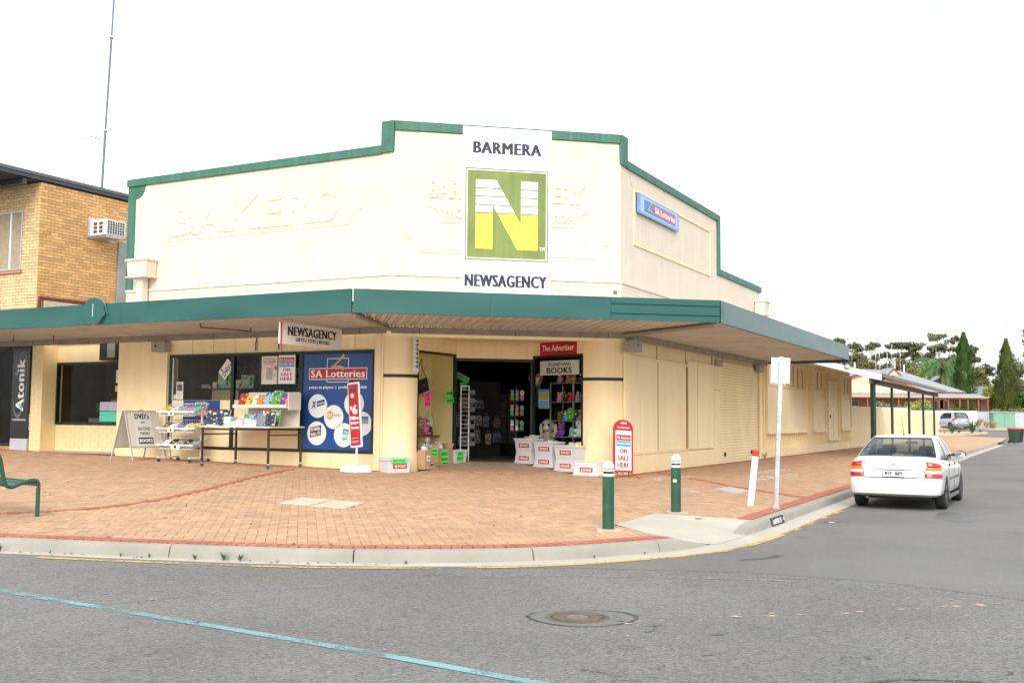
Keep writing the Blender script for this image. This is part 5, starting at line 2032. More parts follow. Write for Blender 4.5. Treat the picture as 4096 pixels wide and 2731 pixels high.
for j, (fm, n) in enumerate(((f1, 7), (f2, 5))):
    for q in range(n):
        cn, cc = stuffc[(q + j) % 5]
        p = fm @ T(random.uniform(.08, .42), random.uniform(.07, .24), .38 + random.uniform(0, .05))
        b = MB()
        rr = random.uniform(.06, .10)
        nn = 9
        for a in range(nn):
            pass
        b.ell((0, 0, 0), (rr, rr * .8, rr * .75), 8, 5)
        b.v = [(v[0] * random.uniform(.8, 1.2), v[1] * random.uniform(.8, 1.2), v[2] * random.uniform(.75, 1.25)) for v in b.v]
        b.v += []
        t = thing('wrapped_pack', '%s cellophane-wrapped pack, %s of those heaped in the %s carton' % (cn, ORD[q], 'left' if j == 0 else 'right'), 'gift pack', p)
        b.build('wrap', M('pack_' + cn, cc, .25, .3, 18), t)
        MB().tube((0, 0, rr * .6), (random.uniform(-.02, .02), 0, rr * 1.25), .008, .022, 6).build('tie', m_cello, t)

# ---- arched newspaper sign
ar = thing('arched_sign', 'red arched newspaper sign on thin legs by the right pillar', 'sign', T(2.48, 22.66, zf(2.48, 22.66)) @ RZ(20))
arm = WM[ar.name] @ T(0, 0, .10) @ RY(3) @ RX(-6)
arch = [(-.235, .02), (.235, .02), (.235, .95)] + [(.235 * math.cos(rad(a)), .95 + .20 * math.sin(rad(a))) for a in range(10, 180, 10)] + [(-.235, .95)]
o = MB().prism(arch, -.015, .015).build('board', m_redp, ar, arm, .006)
text('OPEN', m_whp, o, 0, 1.075, .14, .045, -.0155, heavy=.05, mw=arm)
text('The Advertiser', m_whp, o, 0, .98, .30, .05, -.0155, mw=arm)
MB().box(-.19, .19, -.018, -.0155, .06, .91).build('sheet', m_whp, o, arm)
MB().box(-.175, .175, -.0205, -.0185, .70, .82).build('red_band', m_redp, o, arm)
MB().box(-.175, .175, -.0205, -.0185, .57, .69).build('blue_band', m_sky, o, arm)
text('The Advertiser', m_whp, o, 0, .76, .32, .06, -.021, bold=.008, mw=arm)
text('Sunday Mail', m_whp, o, 0, .63, .31, .06, -.021, bold=.014, mw=arm)
for i, s in enumerate(('ON', 'SALE', 'HERE')):
    text(s, m_redp, o, 0, .47 - .15 * i, (.16, .27, .28)[i], .105, -.0185, heavy=.06, mw=arm)
for sx in (-1, 1):
    for sy in (-1, 1):
        MB().tube((sx * .13, 0, .13), (sx * .27, sy * .24, .0), .012, n=6).build('leg', m_redp, ar)

# ---- bollards
m_bol = M('bollard_green', (.010, .075, .045), .4, .12, 6, dirt=((.10, .20, .13), .35, 9))
m_sil = M('bollard_silver', (.68, .69, .70), .35, .08, metal=.3)


def bollard(x, y, label, tag_=False):
    t = thing('bollard', label, 'bollard', T(x, y, zf(x, y)), 'green bollards at the ramp')
    MB().box(-.15, .15, -.15, .15, -.03, .012).build('base_plate', m_conc2, t)
    MB().lathe([(.074, .01), (.074, .66)], n=28).build('post', m_bol, t)
    MB().lathe([(.076, .66), (.078, .665), (.078, .69), (.070, .695)], n=28).build('ring', m_sil, t)
    MB().lathe([(.062, .69), (.062, .725)], n=28).build('neck', m_grn, t)
    MB().lathe([(.070, .72), (.079, .724), (.079, .742), (.066, .75)], n=28).build('ring', m_sil, t)
    MB().lathe([(.058, .745), (.058, .762)], n=28).build('neck', m_grn, t)
    MB().lathe([(.072, .758), (.074, .775), (.068, .805), (.050, .835), (.022, .852), (.001, .856)], n=28).build('cap', m_sil, t)
    if tag_:
        MB().box(-.055, -.005, -.078, -.070, .45, .49).build('sticker', m_card, t)
    return t


bollard(1.255, 13.144, 'green bollard with silver cap at the near side of the pram ramp')
bollard(2.485, 15.565, 'green bollard with a white sticker at the far side of the pram ramp', True)

# ---- leaning white marker post and the street-sign pole
mk = thing('marker_post', 'leaning white marker post with a red top on the side footpath', 'post', T(3.93, 17.07, zf(3.93, 17.07)) @ RY(6.3) @ RZ(20))
MB().box(-.045, .045, -.03, .03, -.03, .80).build('post', M('post_white', (.80, .80, .79), .5, .03), mk, bevel=.008)
MB().box(-.046, .046, -.031, .031, .80, .90).build('red_top', M('post_red', (.55, .04, .03), .5), mk, bevel=.006)
sp_ = thing('street_sign', 'galvanised pole with the white back of a sign plate near the kerb', 'sign', T(4.226, 16.616, zf(4.226, 16.616)) @ RY(2.6) @ RZ(-10))
MB().box(-.035, .035, -.035, .035, 0, 2.40).build('pole', M('galv_pole', (.46, .48, .50), .4, .25, 9, .2, 30, metal=.5, streak=.2), sp_, bevel=.006)
MB().box(-.05, .05, -.05, .05, 0, .06).build('socket', MATS['galvanised'], sp_)
MB().box(-.145, .145, .040, .043, 1.98, 2.385).build('plate', m_white, sp_, bevel=.001)
for z in (2.08, 2.30):
    MB().box(-.06, .06, .034, .0395, z - .012, z + .012).build('bracket', MATS['galvanised'], sp_)

# ---- steel bench at the left edge
m_bench = M('bench_green', (.008, .075, .045), .4, .1, 5)
be = thing('park_bench', 'dark green perforated steel bench at the left edge of the footpath', 'bench', T(-6.21, 13.97, zf(-6.21, 13.97)) @ RZ(138))
# bench local: x along its length (away from the camera), y towards the seat front's back
prof = [(.0, .36), (.0, .41), (.012, .455), (.045, .475), (.12, .475), (.24, .44), (.33, .405), (.40, .415), (.44, .47), (.47, .60), (.50, .74), (.54, .84)]
prof = spline([(y, z) for y, z in prof], 4)
for x in (0.0, 1.75):
    MB().tube((x, 0, 0), (x, 0, .37), .027, n=10).sweep([(x, y, z) for y, z in prof], .027, 8).build('end_frame', m_bench, be)
for x in (1.73,):
    MB().tube((x, .42, .44), (x, .46, 0), .022, n=8).build('leg', m_bench, be)
seat = MB()
sp2 = [p for p in prof if p[1] > .395]
nx = 44
for i in range(len(sp2) - 1):
    (ya, za), (yb, zb) = sp2[i], sp2[i + 1]
    hole_row = i % 3 == 1
    for k in range(nx):
        xa, xb = .03 + 1.69 * k / nx, .03 + 1.69 * (k + 1) / nx
        if hole_row and k % 2:
            continue
        seat.add([(xa, ya, za), (xb, ya, za), (xb, yb, zb), (xa, yb, zb)], [(0, 1, 2, 3)])
o = seat.build('perforated_seat', m_bench, be)
sol = o.modifiers.new('thick', 'SOLIDIFY')
sol.thickness = .006

# ================================================================== WINDOW DISPLAYS AND SHOP GOODS
FUR = {}


def fur(c):
    if c not in FUR:
        FUR[c] = M('plush_' + c, dict(K, tan=(.45, .27, .12), lilac=(.42, .32, .50), mint=(.25, .55, .45), navy=(.03, .04, .14), cyan=(.10, .50, .55))[c], .9, .18, 30, .3, 120)
    return FUR[c]


m_eye = M('toy_eye', (.01, .01, .012), .15)


def plush(label, fm, h, c, c2='white', ears='round', group='plush toys'):
    """Seated plush: rounded body, big head, ears, paws, glossy eyes. Faces -y."""
    t = thing('plush_toy', label, 'plush toy', fm, group)
    s = h
    b = MB()
    b.ell((0, 0, .27 * s), (.24 * s, .20 * s, .27 * s), 10, 7)
    for sx in (-1, 1):
        b.ell((sx * .17 * s, -.17 * s, .08 * s), (.09 * s, .16 * s, .08 * s), 8, 5)
        b.ell((sx * .24 * s, -.06 * s, .33 * s), (.07 * s, .10 * s, .15 * s), 8, 5)
    b.build('body', fur(c), t)
    hd = MB().ell((0, -.02 * s, .70 * s), (.27 * s, .23 * s, .25 * s), 12, 8).build('head', fur(c), t)
    MB().ell((0, -.20 * s, .63 * s), (.11 * s, .08 * s, .08 * s), 8, 5).build('muzzle', fur(c2), hd)
    e = MB()
    for sx in (-1, 1):
        e.ell((sx * .11 * s, -.215 * s, .73 * s), (.055 * s, .035 * s, .06 * s), 8, 5)
    e.ell((0, -.28 * s, .655 * s), (.025 * s, .02 * s, .018 * s), 6, 4)
    e.build('eyes', m_eye, hd)
    q = MB()
    for sx in (-1, 1):
        if ears == 'round':
            q.ell((sx * .22 * s, 0, .90 * s), (.09 * s, .05 * s, .09 * s), 8, 5)
        elif ears == 'point':
            q.tube((sx * .17 * s, 0, .86 * s), (sx * .22 * s, 0, 1.08 * s), .08 * s, .008 * s, 7)
        elif ears == 'long':
            q.ell((sx * .12 * s, .02 * s, 1.06 * s), (.06 * s, .04 * s, .18 * s), 8, 5)
        elif ears == 'drop':
            q.ell((sx * .29 * s, -.01 * s, .58 * s), (.08 * s, .07 * s, .22 * s), 8, 5)
    q.build('ears', fur(c if ears == 'drop' else c2), hd)
    return t


# ---- left display: cream back panels, hanging bags, soft toys, white cockatoo figure
m_disp = M('display_cream', (.84, .70, .34), .6, .06, 2)
dl = thing('display_booth', 'cream lined display booth behind the left entry window', 'display', fmL)
MB().box(.02, LL - .02, .62, .64, .50, 2.66).build('back_panel', m_disp, dl)
MB().box(LL - .04, LL - .02, .03, .62, .50, 2.66).build('end_panel', m_disp, dl)
MB().box(.02, LL - .02, .03, .62, .48, .50).build('floor_panel', m_disp, dl)
MB().box(.02, LL - .02, .03, .62, 2.66, 2.68).build('top_panel', m_disp, dl)
MB().box(.46, .50, .60, .618, .5, 2.66).build('slotted_strip', M('slot_strip', (.50, .42, .25), .5), dl)
MB().box(.75, LL - .05, .36, .60, .80, .83).build('shelf', M('walnut', (.12, .05, .03), .5), dl)
MB().box(.25, .85, .30, .60, .82, .98).build('crate', M('crate_wood', (.25, .11, .05), .7, .2, 12), dl)


def handbag(label, x, y, z, w, h, mat, rot, strap_top):
    t = thing('handbag', label, 'handbag', fmL @ T(x, y, z) @ RY(rot))
    MB().hexa([(-w / 2, -.04, 0), (w / 2, -.04, 0), (w / 2, .04, 0), (-w / 2, .04, 0), (-w / 2 * .94, -.025, h), (w / 2 * .94, -.025, h), (w / 2 * .94, .025, h), (-w / 2 * .94, .025, h)]).build('bag', mat, t, bevel=.012)
    MB().prism([(-w / 2 * .94, h * .98), (0, h * .45), (w / 2 * .94, h * .98)], -.046, -.036).build('flap', mat, t)
    MB().box(-.02, .02, -.052, -.046, h * .46, h * .56).build('clasp', m_galv, t)
    top = Vector((math.sin(rad(-rot)) * strap_top, 0, math.cos(rad(-rot)) * strap_top + h))
    MB().sweep([(-w * .45, 0, h), (-w * .2, 0, h + strap_top * .55), tuple(top), (w * .15, 0, h + strap_top * .5), (w * .45, 0, h)], .008, 5).build('strap', mat, t)


handbag('dark navy handbag hanging in the left entry window', .78, .30, 1.80, .42, .30, M('bag_navy', (.015, .017, .025), .5), -14, .48)
handbag('cream clutch bag hanging beside the navy handbag', 1.22, .45, 1.78, .40, .26, M('bag_cream', (.58, .52, .42), .5), -24, .42)
handbag('pale mint bag hanging at the left of the entry window', .30, .45, 1.68, .34, .26, M('bag_mint', (.28, .50, .44), .5), -10, .5)
plush('pink plush bear in the left entry window', fmL @ T(1.10, .45, .84), .42, 'pink', 'white', 'round')
plush('pale blue plush elephant at the left of the entry window', fmL @ T(.30, .40, .98), .40, 'sky', 'white', 'drop')
plush('tan plush bear between the elephant and the pink bear', fmL @ T(.72, .35, .98), .30, 'tan', 'white', 'round')
plush('white plush cat low in the left entry window', fmL @ T(.85, .22, .52), .28, 'white', 'pink', 'point')
ck = thing('cockatoo_figure', 'white cockatoo figure on a dark stump in the left entry window', 'figurine', fmL @ T(1.46, .52, .83))
MB().lathe([(.075, 0), (.065, .08), (.055, .17), (.06, .20), (.001, .205)], n=10).build('stump', M('stump', (.06, .05, .045), .8, .3, 14), ck)
MB().lathe([(.03, .19), (.062, .25), (.066, .33), (.045, .41), (.038, .45), (.042, .49), (.030, .525), (.001, .535)], n=12).build('bird', M('bird_white', (.74, .74, .72), .6), ck)
MB().tube((0, -.035, .49), (0, -.065, .465), .014, .003, 6).build('beak', m_eye, ck)
MB().tube((0, .01, .52), (0, .05, .575), .02, .004, 6).build('crest', M('crest_yellow', (.66, .58, .25), .6), ck)
MB().hexa([(-.03, .03, .20), (.03, .03, .20), (.03, .06, .18), (-.03, .06, .18), (-.04, .02, .33), (.04, .02, .33), (.04, .05, .33), (-.04, .05, .33)]).build('tail', MATS['bird_white'], ck)

# ---- right display: glass shelf case with rows of plush toys
cs = thing('glass_case', 'glass shelf case of plush toys behind the right entry window', 'display case', fmR @ T(0, .20, 0))
m_cgl = glass_mat('case_glass', (.88, .95, .92), .8)
for x in (.38, 1.42):
    for y in (.0, .42):
        MB().box(x - .012, x + .012, y - .012, y + .012, .5, 2.08).build('post', m_galv, cs)
for z in (.82, 1.19, 1.62, 2.06):
    MB().box(.37, 1.43, .0, .43, z - .012, z).build('shelf', M('case_shelf', (.20, .30, .26), .25), cs)
MB().box(.70, .74, .40, .43, .5, 2.06).build('back_strip', m_white, cs)
csm = WM[cs.name]
rows = [(.82, [('multicoloured', 'purple', 'pink', 'point', .34), ('mint', 'mint', 'white', 'drop', .24), ('white', 'white', 'sky', 'point', .42)]),
        (1.19, [('brown', 'brown', 'tan', 'round', .22), ('cyan', 'cyan', 'white', 'drop', .26), ('green', 'green', 'yellow', 'drop', .32), ('navy', 'navy', 'white', 'round', .25), ('tan', 'tan', 'brown', 'long', .28)]),
        (1.62, [('pink', 'pink', 'white', 'round', .24), ('black', 'black', 'yellow', 'round', .24), ('red', 'red', 'black', 'round', .24), ('lilac', 'lilac', 'white', 'long', .20), ('grey', 'grey', 'pink', 'point', .20)]),
        (2.06, [('rose', 'pink', 'white', 'round', .28), ('orange', 'orange', 'white', 'point', .26), ('tan', 'tan', 'pink', 'long', .32), ('dark', 'brown', 'white', 'long', .30)])]
rn = ['bottom', 'second', 'third', 'top']
for r, (z, lst) in enumerate(rows):
    for i, (cn, c, c2, e, h) in enumerate(lst):
        x = .48 + .86 * (i + .5) / len(lst)
        plush('%s plush toy, %s from the left on the case\'s %s shelf' % (cn, ORD[i], rn[r]), csm @ T(x, .12 + .05 * (i % 2), z) @ RZ(random.uniform(-15, 15)), h, c, c2, e)
bigp = plush('large rainbow-striped plush dog before the glass case', fmR @ T(.22, .30, .62) @ RZ(20), .64, 'cream', 'white', 'drop')
m_rb = MATS['plush_cream'].copy()
m_rb.name = 'rainbow_plush'
t_ = m_rb.node_tree
wv = t_.nodes.new('ShaderNodeTexWave')
wv.inputs['Scale'].default_value = 3.2
wv.inputs['Distortion'].default_value = 1.0
wv.bands_direction = 'Z'
tcx = t_.nodes.new('ShaderNodeTexCoord')
t_.links.new(tcx.outputs['Object'], wv.inputs['Vector'])
crx = t_.nodes.new('ShaderNodeValToRGB')
el = crx.color_ramp.elements
el[0].color = (.60, .45, .10, 1)
el[1].color = (.55, .40, .45, 1)
for p, c in ((.25, (.60, .25, .12)), (.5, (.15, .45, .30)), (.75, (.25, .40, .60))):
    e = el.new(p)
    e.color = (*c, 1)
t_.links.new(wv.outputs['Fac'], crx.inputs['Fac'])
t_.links.new(crx.outputs['Color'], t_.nodes['Principled BSDF'].inputs['Base Color'])
for o in bigp.children:
    if o.name.startswith(('body', 'head')):
        o.data.materials[0] = m_rb

# ---- things behind the left shop window
dt = thing('window_counter', 'tan display counter behind the left shop window', 'counter', F('L', -5.15, .55, .24))
MB().box(-.42, .42, 0, .5, 0, 1.62).build('body', M('counter_tan', (.36, .26, .14), .6, .1), dt)
MB().box(-.85, .85, -.1, .6, 1.62, 1.65).build('top', m_cgl, dt)
MB().box(.45, 1.1, .1, .5, .9, 1.30).build('drawer', MATS['crate_wood'], dt)
g2 = 'toy packs in the left shop window'
for i, (x, w, h, c) in enumerate(((-.70, .30, .09, 'pink'), (-.38, .22, .16, 'yellow'), (-.14, .40, .44, 'green'), (.14, .30, .14, 'teal'), (.30, .36, .20, 'yellow'), (.60, .40, .32, 'green'))):
    t = thing('toy_pack', '%s toy pack, %s from the left on the window counter' % (c, ORD[i]), 'toy pack', WM[dt.name] @ T(x, .12, 1.65) @ RX(-8), g2)
    MB().box(-w / 2, w / 2, -.05, .0, 0, h).build('card', PM[c], t)
    MB().box(-w * .3, w * .3, -.09, -.05, h * .2, h * .7).build('blister', M('blister', (.35, .40, .35), .1, .4, 30), t)
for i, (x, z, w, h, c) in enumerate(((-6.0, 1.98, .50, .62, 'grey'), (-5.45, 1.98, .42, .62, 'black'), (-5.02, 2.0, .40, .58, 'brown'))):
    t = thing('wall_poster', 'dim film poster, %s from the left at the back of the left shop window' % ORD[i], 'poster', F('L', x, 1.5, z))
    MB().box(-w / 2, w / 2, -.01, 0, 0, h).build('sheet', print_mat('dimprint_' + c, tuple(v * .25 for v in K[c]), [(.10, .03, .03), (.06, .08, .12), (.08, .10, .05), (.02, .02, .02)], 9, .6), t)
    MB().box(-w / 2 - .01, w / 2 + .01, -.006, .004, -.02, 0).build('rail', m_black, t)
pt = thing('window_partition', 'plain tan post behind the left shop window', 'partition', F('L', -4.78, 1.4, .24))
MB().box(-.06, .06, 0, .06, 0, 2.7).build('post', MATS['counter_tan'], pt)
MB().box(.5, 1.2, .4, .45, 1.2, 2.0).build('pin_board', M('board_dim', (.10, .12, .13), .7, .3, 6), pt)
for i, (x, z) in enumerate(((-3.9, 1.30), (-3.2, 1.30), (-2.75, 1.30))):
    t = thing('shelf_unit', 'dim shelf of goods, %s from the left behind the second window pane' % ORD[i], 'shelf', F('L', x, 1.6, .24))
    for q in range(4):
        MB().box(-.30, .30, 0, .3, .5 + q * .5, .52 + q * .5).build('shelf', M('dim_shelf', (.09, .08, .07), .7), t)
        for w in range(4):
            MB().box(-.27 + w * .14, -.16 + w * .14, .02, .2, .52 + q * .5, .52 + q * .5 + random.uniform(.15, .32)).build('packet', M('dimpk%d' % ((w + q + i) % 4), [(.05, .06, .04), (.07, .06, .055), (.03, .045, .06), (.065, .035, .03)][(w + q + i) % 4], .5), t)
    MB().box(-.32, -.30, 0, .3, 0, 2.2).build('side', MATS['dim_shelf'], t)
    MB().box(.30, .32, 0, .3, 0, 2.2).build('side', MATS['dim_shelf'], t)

# ---- inside the doorway: gift bags on a stand, card rack, toy spinner
st = thing('gift_bag_stand', 'black stand hung with rows of patterned gift bags inside the doorway', 'stand', F('C', 2.45, 4.6, .24))
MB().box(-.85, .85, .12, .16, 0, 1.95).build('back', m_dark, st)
for z in (.62, 1.06, 1.56):
    MB().box(-.85, .85, -.02, .02, z + .34, z + .36).build('rail', m_black, st)
stm = WM[st.name]
bagm = [print_mat('giftbag_%d' % i, b_, a_, 42, .38) for i, (b_, a_) in enumerate((((.30, .28, .26), [(.12, .03, .03), (.05, .10, .06)]), ((.20, .05, .045), [(.45, .40, .38), (.05, .02, .02)]), ((.07, .11, .20), [(.35, .40, .45), (.04, .06, .12)]), ((.24, .22, .19), [(.20, .05, .06), (.06, .06, .05)])))]
for r, z in enumerate((.30, .74, 1.22)):
    for i in range(7):
        x = -.72 + i * .24
        if r == 2 and i not in (1, 2, 3, 4):
            continue
        t = thing('gift_bag', 'patterned gift bag, %s from the left in the %s row inside the doorway' % (ORD[i], ['bottom', 'middle', 'upper'][r]), 'gift bag', stm @ T(x + random.uniform(-.05, .05), -.06, z + random.uniform(-.05, .06)) @ RZ(random.uniform(-14, 14)), 'gift bags inside the doorway')
        w = random.uniform(.15, .24)
        hh = random.uniform(.20, .36)
        MB().hexa([(-w / 2, -.03, 0), (w / 2, -.03, 0), (w / 2, .03, 0), (-w / 2, .03, 0), (-w / 2, -.008, hh), (w / 2, -.008, hh), (w / 2, .008, hh), (-w / 2, .008, hh)]).build('bag', bagm[(i + r) % 4], t)
        MB().sweep([(-w * .22, 0, hh), (-w * .15, 0, hh + .07), (w * .15, 0, hh + .07), (w * .22, 0, hh)], .004, 4).build('handle', m_card, t)
wr_ = thing('card_rack', 'white wire card rack just inside the doorway', 'card rack', F('C', 1.86, 1.95, .24))
b = MB()
for x in (-.03, .16):
    b.box(x - .012, x + .012, -.012, .012, 0, 1.75)
b.box(-.03, .16, -.01, .01, 1.73, 1.75)
for i in range(16):
    b.tube((-.03, 0, .15 + i * .1), (.16, 0, .15 + i * .1), .005, n=4)
b.build('frame', m_wire, wr_)
for i in range(7):
    MB().hexa([(.17, -.05, .35 + i * .2), (.30, -.05, .35 + i * .2), (.30, .02, .32 + i * .2), (.17, .02, .32 + i * .2), (.17, -.06, .45 + i * .2), (.30, -.06, .45 + i * .2), (.30, .05, .44 + i * .2), (.17, .05, .44 + i * .2)]).build('pocket', MATS['board_dim'], wr_)
sp3 = thing('toy_spinner', 'black spinner stand of small bright toys at the right of the doorway', 'stand', F('C', 3.22, 2.25, .24))
MB().tube((0, 0, 0), (0, 0, 1.75), .025, n=8).build('pole', m_black, sp3)
MB().lathe([(.22, 0), (.22, .03), (.03, .06)], n=16).build('base', m_black, sp3)
for z in (.70, 1.06, 1.42):
    MB().box(-.17, .17, -.04, .04, z - .02, z).build('tray', m_black, sp3)
spm = WM[sp3.name]
pc = ['pink', 'white', 'green', 'lilac', 'orange', 'cyan']
for r, z in enumerate((.70, 1.06, 1.42)):
    for i in range(3):
        for lay in range(2):
            c = pc[(r * 2 + i + lay) % 6]
            plush('tiny %s plush, %s from the left, %s layer, %s tray of the doorway spinner' % (c, ORD[i], ['lower', 'upper'][lay], ['bottom', 'middle', 'top'][r]), spm @ T(-.12 + i * .12, -.07 - .02 * lay, z + lay * .115), .14, c, pc[(i + r) % 6], ['round', 'point', 'drop'][i])
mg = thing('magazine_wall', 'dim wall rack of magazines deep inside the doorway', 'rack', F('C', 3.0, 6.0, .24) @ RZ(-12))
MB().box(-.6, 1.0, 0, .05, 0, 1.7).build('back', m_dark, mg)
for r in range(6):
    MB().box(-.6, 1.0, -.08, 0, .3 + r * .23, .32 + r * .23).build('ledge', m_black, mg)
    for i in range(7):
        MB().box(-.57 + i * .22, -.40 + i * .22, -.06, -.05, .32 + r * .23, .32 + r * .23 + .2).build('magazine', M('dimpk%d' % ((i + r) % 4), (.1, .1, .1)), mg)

# ================================================================== LEFT NEIGHBOURS
# ---- single-storey painted block front between the two buildings
nb = thing('painted_shopfront', 'low yellow painted block shopfront between the brick building and the corner shop', 'shop', F('L', -9.8, 0, .0))
NB = lambda b, name, mat, parent=nb, **k: b.build(name, mat, parent, FRM['L'], **k)
me_bl = {}


def block_wall(parent, x0, x1, z0, z1, y, facing='front', w=.30, h=.118, mat=None):
    """Courses of painted blocks, each a piece."""
    r = 0
    z = z0
    while z < z1 - .02:
        hh = min(h, z1 - z)
        x = x0 - (w / 2 if r % 2 else 0)
        while x < x1 - .005:
            a, c = max(x, x0), min(x + w, x1)
            if c - a > .02:
                k = (round(c - a, 3), round(hh, 3))
                if k not in me_bl:
                    e = .004
                    me_bl[k] = MB().hexa([(e, .0, e), (k[0] - e, .0, e), (k[0] - e, .05, e), (e, .05, e), (e, .0, k[1] - e), (k[0] - e, .0, k[1] - e), (k[0] - e, .05, k[1] - e), (e, .05, k[1] - e)]).mesh('block')
                    me_bl[k].materials.append(mat or m_yel)
                mw = FRM['L'] @ (T(a, y, z) if facing == 'front' else T(y, a, z) @ RZ(90))
                link('block', me_bl[k], None, parent, mw)
            x += w
        z += h
        r += 1


col = NB(MB().box(-11.40, -10.975, .012, .62, -.3, 3.1), 'column', m_yel)
block_wall(col, -11.41, -10.97, .20, 3.08, .0)
rec = NB(MB().box(-10.975, -8.18, .467, .75, -.3, .97).box(-10.975, -8.18, .467, .75, 2.59, 3.1).box(-8.52, -8.18, .467, .75, .97, 2.59), 'recessed_wall', m_yel)
block_wall(rec, -10.96, -8.19, .28, .96, .455)
NB(MB().box(-11.2, -8.0, .40, .75, 3.1, 4.0), 'upper_wall', m_yel)
wn = NB(frame_rect(MB(), -11.0, -8.5, .965, 2.60, .07, .43, .53), 'side_window', m_grn)
NB(MB().box(-10.93, -8.57, .46, .466, 1.035, 2.53), 'pane', m_glass, wn)
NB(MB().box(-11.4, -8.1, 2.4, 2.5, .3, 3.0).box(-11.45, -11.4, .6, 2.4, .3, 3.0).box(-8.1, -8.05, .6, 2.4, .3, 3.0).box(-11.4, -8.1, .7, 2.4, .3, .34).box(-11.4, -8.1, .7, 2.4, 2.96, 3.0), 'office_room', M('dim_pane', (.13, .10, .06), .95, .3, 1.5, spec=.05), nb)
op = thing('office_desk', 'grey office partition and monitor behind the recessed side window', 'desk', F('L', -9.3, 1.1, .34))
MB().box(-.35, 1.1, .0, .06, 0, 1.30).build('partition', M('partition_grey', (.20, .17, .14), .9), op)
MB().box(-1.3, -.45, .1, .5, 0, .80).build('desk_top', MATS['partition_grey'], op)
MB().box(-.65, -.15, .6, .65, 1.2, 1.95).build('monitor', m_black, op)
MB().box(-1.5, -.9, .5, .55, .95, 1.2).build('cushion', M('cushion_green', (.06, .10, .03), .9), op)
stp = NB(MB().box(-10.975, -8.18, -.02, .46, .10, .275), 'step', m_conc2)
NB(MB().box(-10.975, -8.18, -.035, -.02, .16, .255), 'step_edge', m_black, stp)
NB(MB().box(-11.0, -8.0, .7, 6, 3.9, 4.0), 'roof', m_galv)
for nm, lb, x, z, w, h, mat in (('paper_notice', 'white notice taped high in the recessed side window', -8.98, 2.05, .20, .32, m_card), ('paper_notice', 'yellow notice below the white one in the side window', -9.0, 1.83, .20, .14, M('note_yellow', (.62, .48, .10), .6)),
                                ('paper_notice', 'lilac notice in the recessed side window above the green one', -9.32, 1.34, .62, .22, M('note_lilac', (.50, .46, .60), .6)), ('opening_hours', 'green opening hours notice low in the recessed side window', -9.32, 1.06, .62, .26, m_tealp)):
    t = thing(nm, lb, 'notice', F('L', x + .32, .455, z))
    MB().box(-w / 2, w / 2, -.004, 0, 0, h).build('sheet', mat, t)
    b = MB()
    for i in range(4):
        for q in range(3 if w > .5 else 1):
            x0 = -w * .42 + q * w * .3
            b.box(x0, x0 + w * .2, -.0055, -.0042, h * (.15 + .2 * i), h * (.15 + .2 * i) + .012)
    b.build('writing', MATS['grey_text'], t, kind='stuff')
ac0 = thing('window_cooler', 'dark window cooler hanging under the awning in the recess', 'air conditioner', F('L', -8.75, .45, 2.62))
MB().box(-.30, .30, -.30, 0, 0, .48).build('casing', M('cooler_dark', (.03, .025, .022), .6), ac0)
MB().box(-.02, .26, -.305, -.301, .06, .44).build('grille', M('cooler_grey', (.28, .29, .30), .5), ac0)
MB().path([(-.46, -.02, .42), (-.30, -.25, .0), (.3, -.25, -.01)], .014, 5).build('bracket', MATS['rust'], ac0)

# ---- hairdresser: black sign panel, glass front
hd = thing('salon_sign', 'tall black hairdressing sign panel with white and blue lettering beside the awning post', 'sign', F('L', -11.76, -.03, .28))
MB().box(-.335, .335, -.02, .02, .31, 2.85).build('panel', M('gloss_black', (.012, .012, .014), .2), hd)
MB().box(-.32, .34, -.03, .03, 0, .305).build('plinth', M('grey_panel', (.45, .48, .52), .5), hd)
text('Atonik', m_whp, hd, .0, 1.72, 1.36, .30, -.0205, heavy=.06, rot=90)
b = MB()
n = 40
vs = []
for i in range(n + 1):
    a = rad(-62 + 304 * i / n)
    w = .012 + .012 * math.sin(math.pi * i / n)
    for r in (1, 1 - w * 6):
        px, pz = .27 * r * math.sin(a), .90 * r * -math.cos(a)
        vs.append((px * math.cos(.09) - pz * math.sin(-.09), -.0225, 1.73 + px * math.sin(-.09) + pz * math.cos(.09)))
b.add(vs, [(2 * i, 2 * i + 1, 2 * i + 3, 2 * i + 2) for i in range(n)])
b.build('swoosh', M('swoosh_grey', (.12, .12, .13), .4), hd)
disc(-.17, 2.02, .045, .05, M('salon_blue', (.05, .38, .70), .4), hd, -.0205, .003, 14, 'dot')
disc(.06, 1.13, .06, .05, M('salon_blue', (.05, .38, .70), .4), hd, -.0225, .003, 14, 'dot')
text('HAIRDRESSING', m_whp, hd, .0, .80, .52, .045, -.0205)
sl = thing('hair_salon', 'glass salon front at the left edge beside the black sign', 'shop', F('L', -14, 0, .2))
SB = lambda b, name, mat, parent=sl, **k: b.build(name, mat, parent, FRM['L'], **k)
SB(MB().box(-16, -12.10, .0, .06, .38, .46).box(-16, -12.10, .0, .06, 3.0, 3.1).box(-12.16, -12.10, -.01, .07, .46, 3.0), 'frame', m_black)
SB(MB().box(-16, -12.16, .02, .026, .46, 3.0), 'pane', m_glass)
sill_ = SB(MB().box(-16, -12.10, .012, .2, .10, .38), 'sill_wall', M('orange_block', (.45, .26, .09), .7))
for i in range(12):
    SB(MB().box(-16 + i * .325 + .004, -16 + (i + 1) * .325 - .004, .0, .03, .262, .37), 'block', M('orange_block', (.45, .26, .09), .7), sill_)
SB(MB().box(-16, -12.0, 2.5, 2.6, .2, 3.1), 'back_wall', m_dark)
SB(MB().box(-16, -12.0, .2, 2.5, .2, .3), 'floor', M('salon_floor', (.10, .10, .105), .5), )
SB(MB().box(-16, -12.0, .1, 2.6, 3.1, 3.15), 'ceiling', m_dark)
SB(MB().box(-16.15, -16.0, .0, 2.6, .1, 3.12), 'end_wall', m_dark)
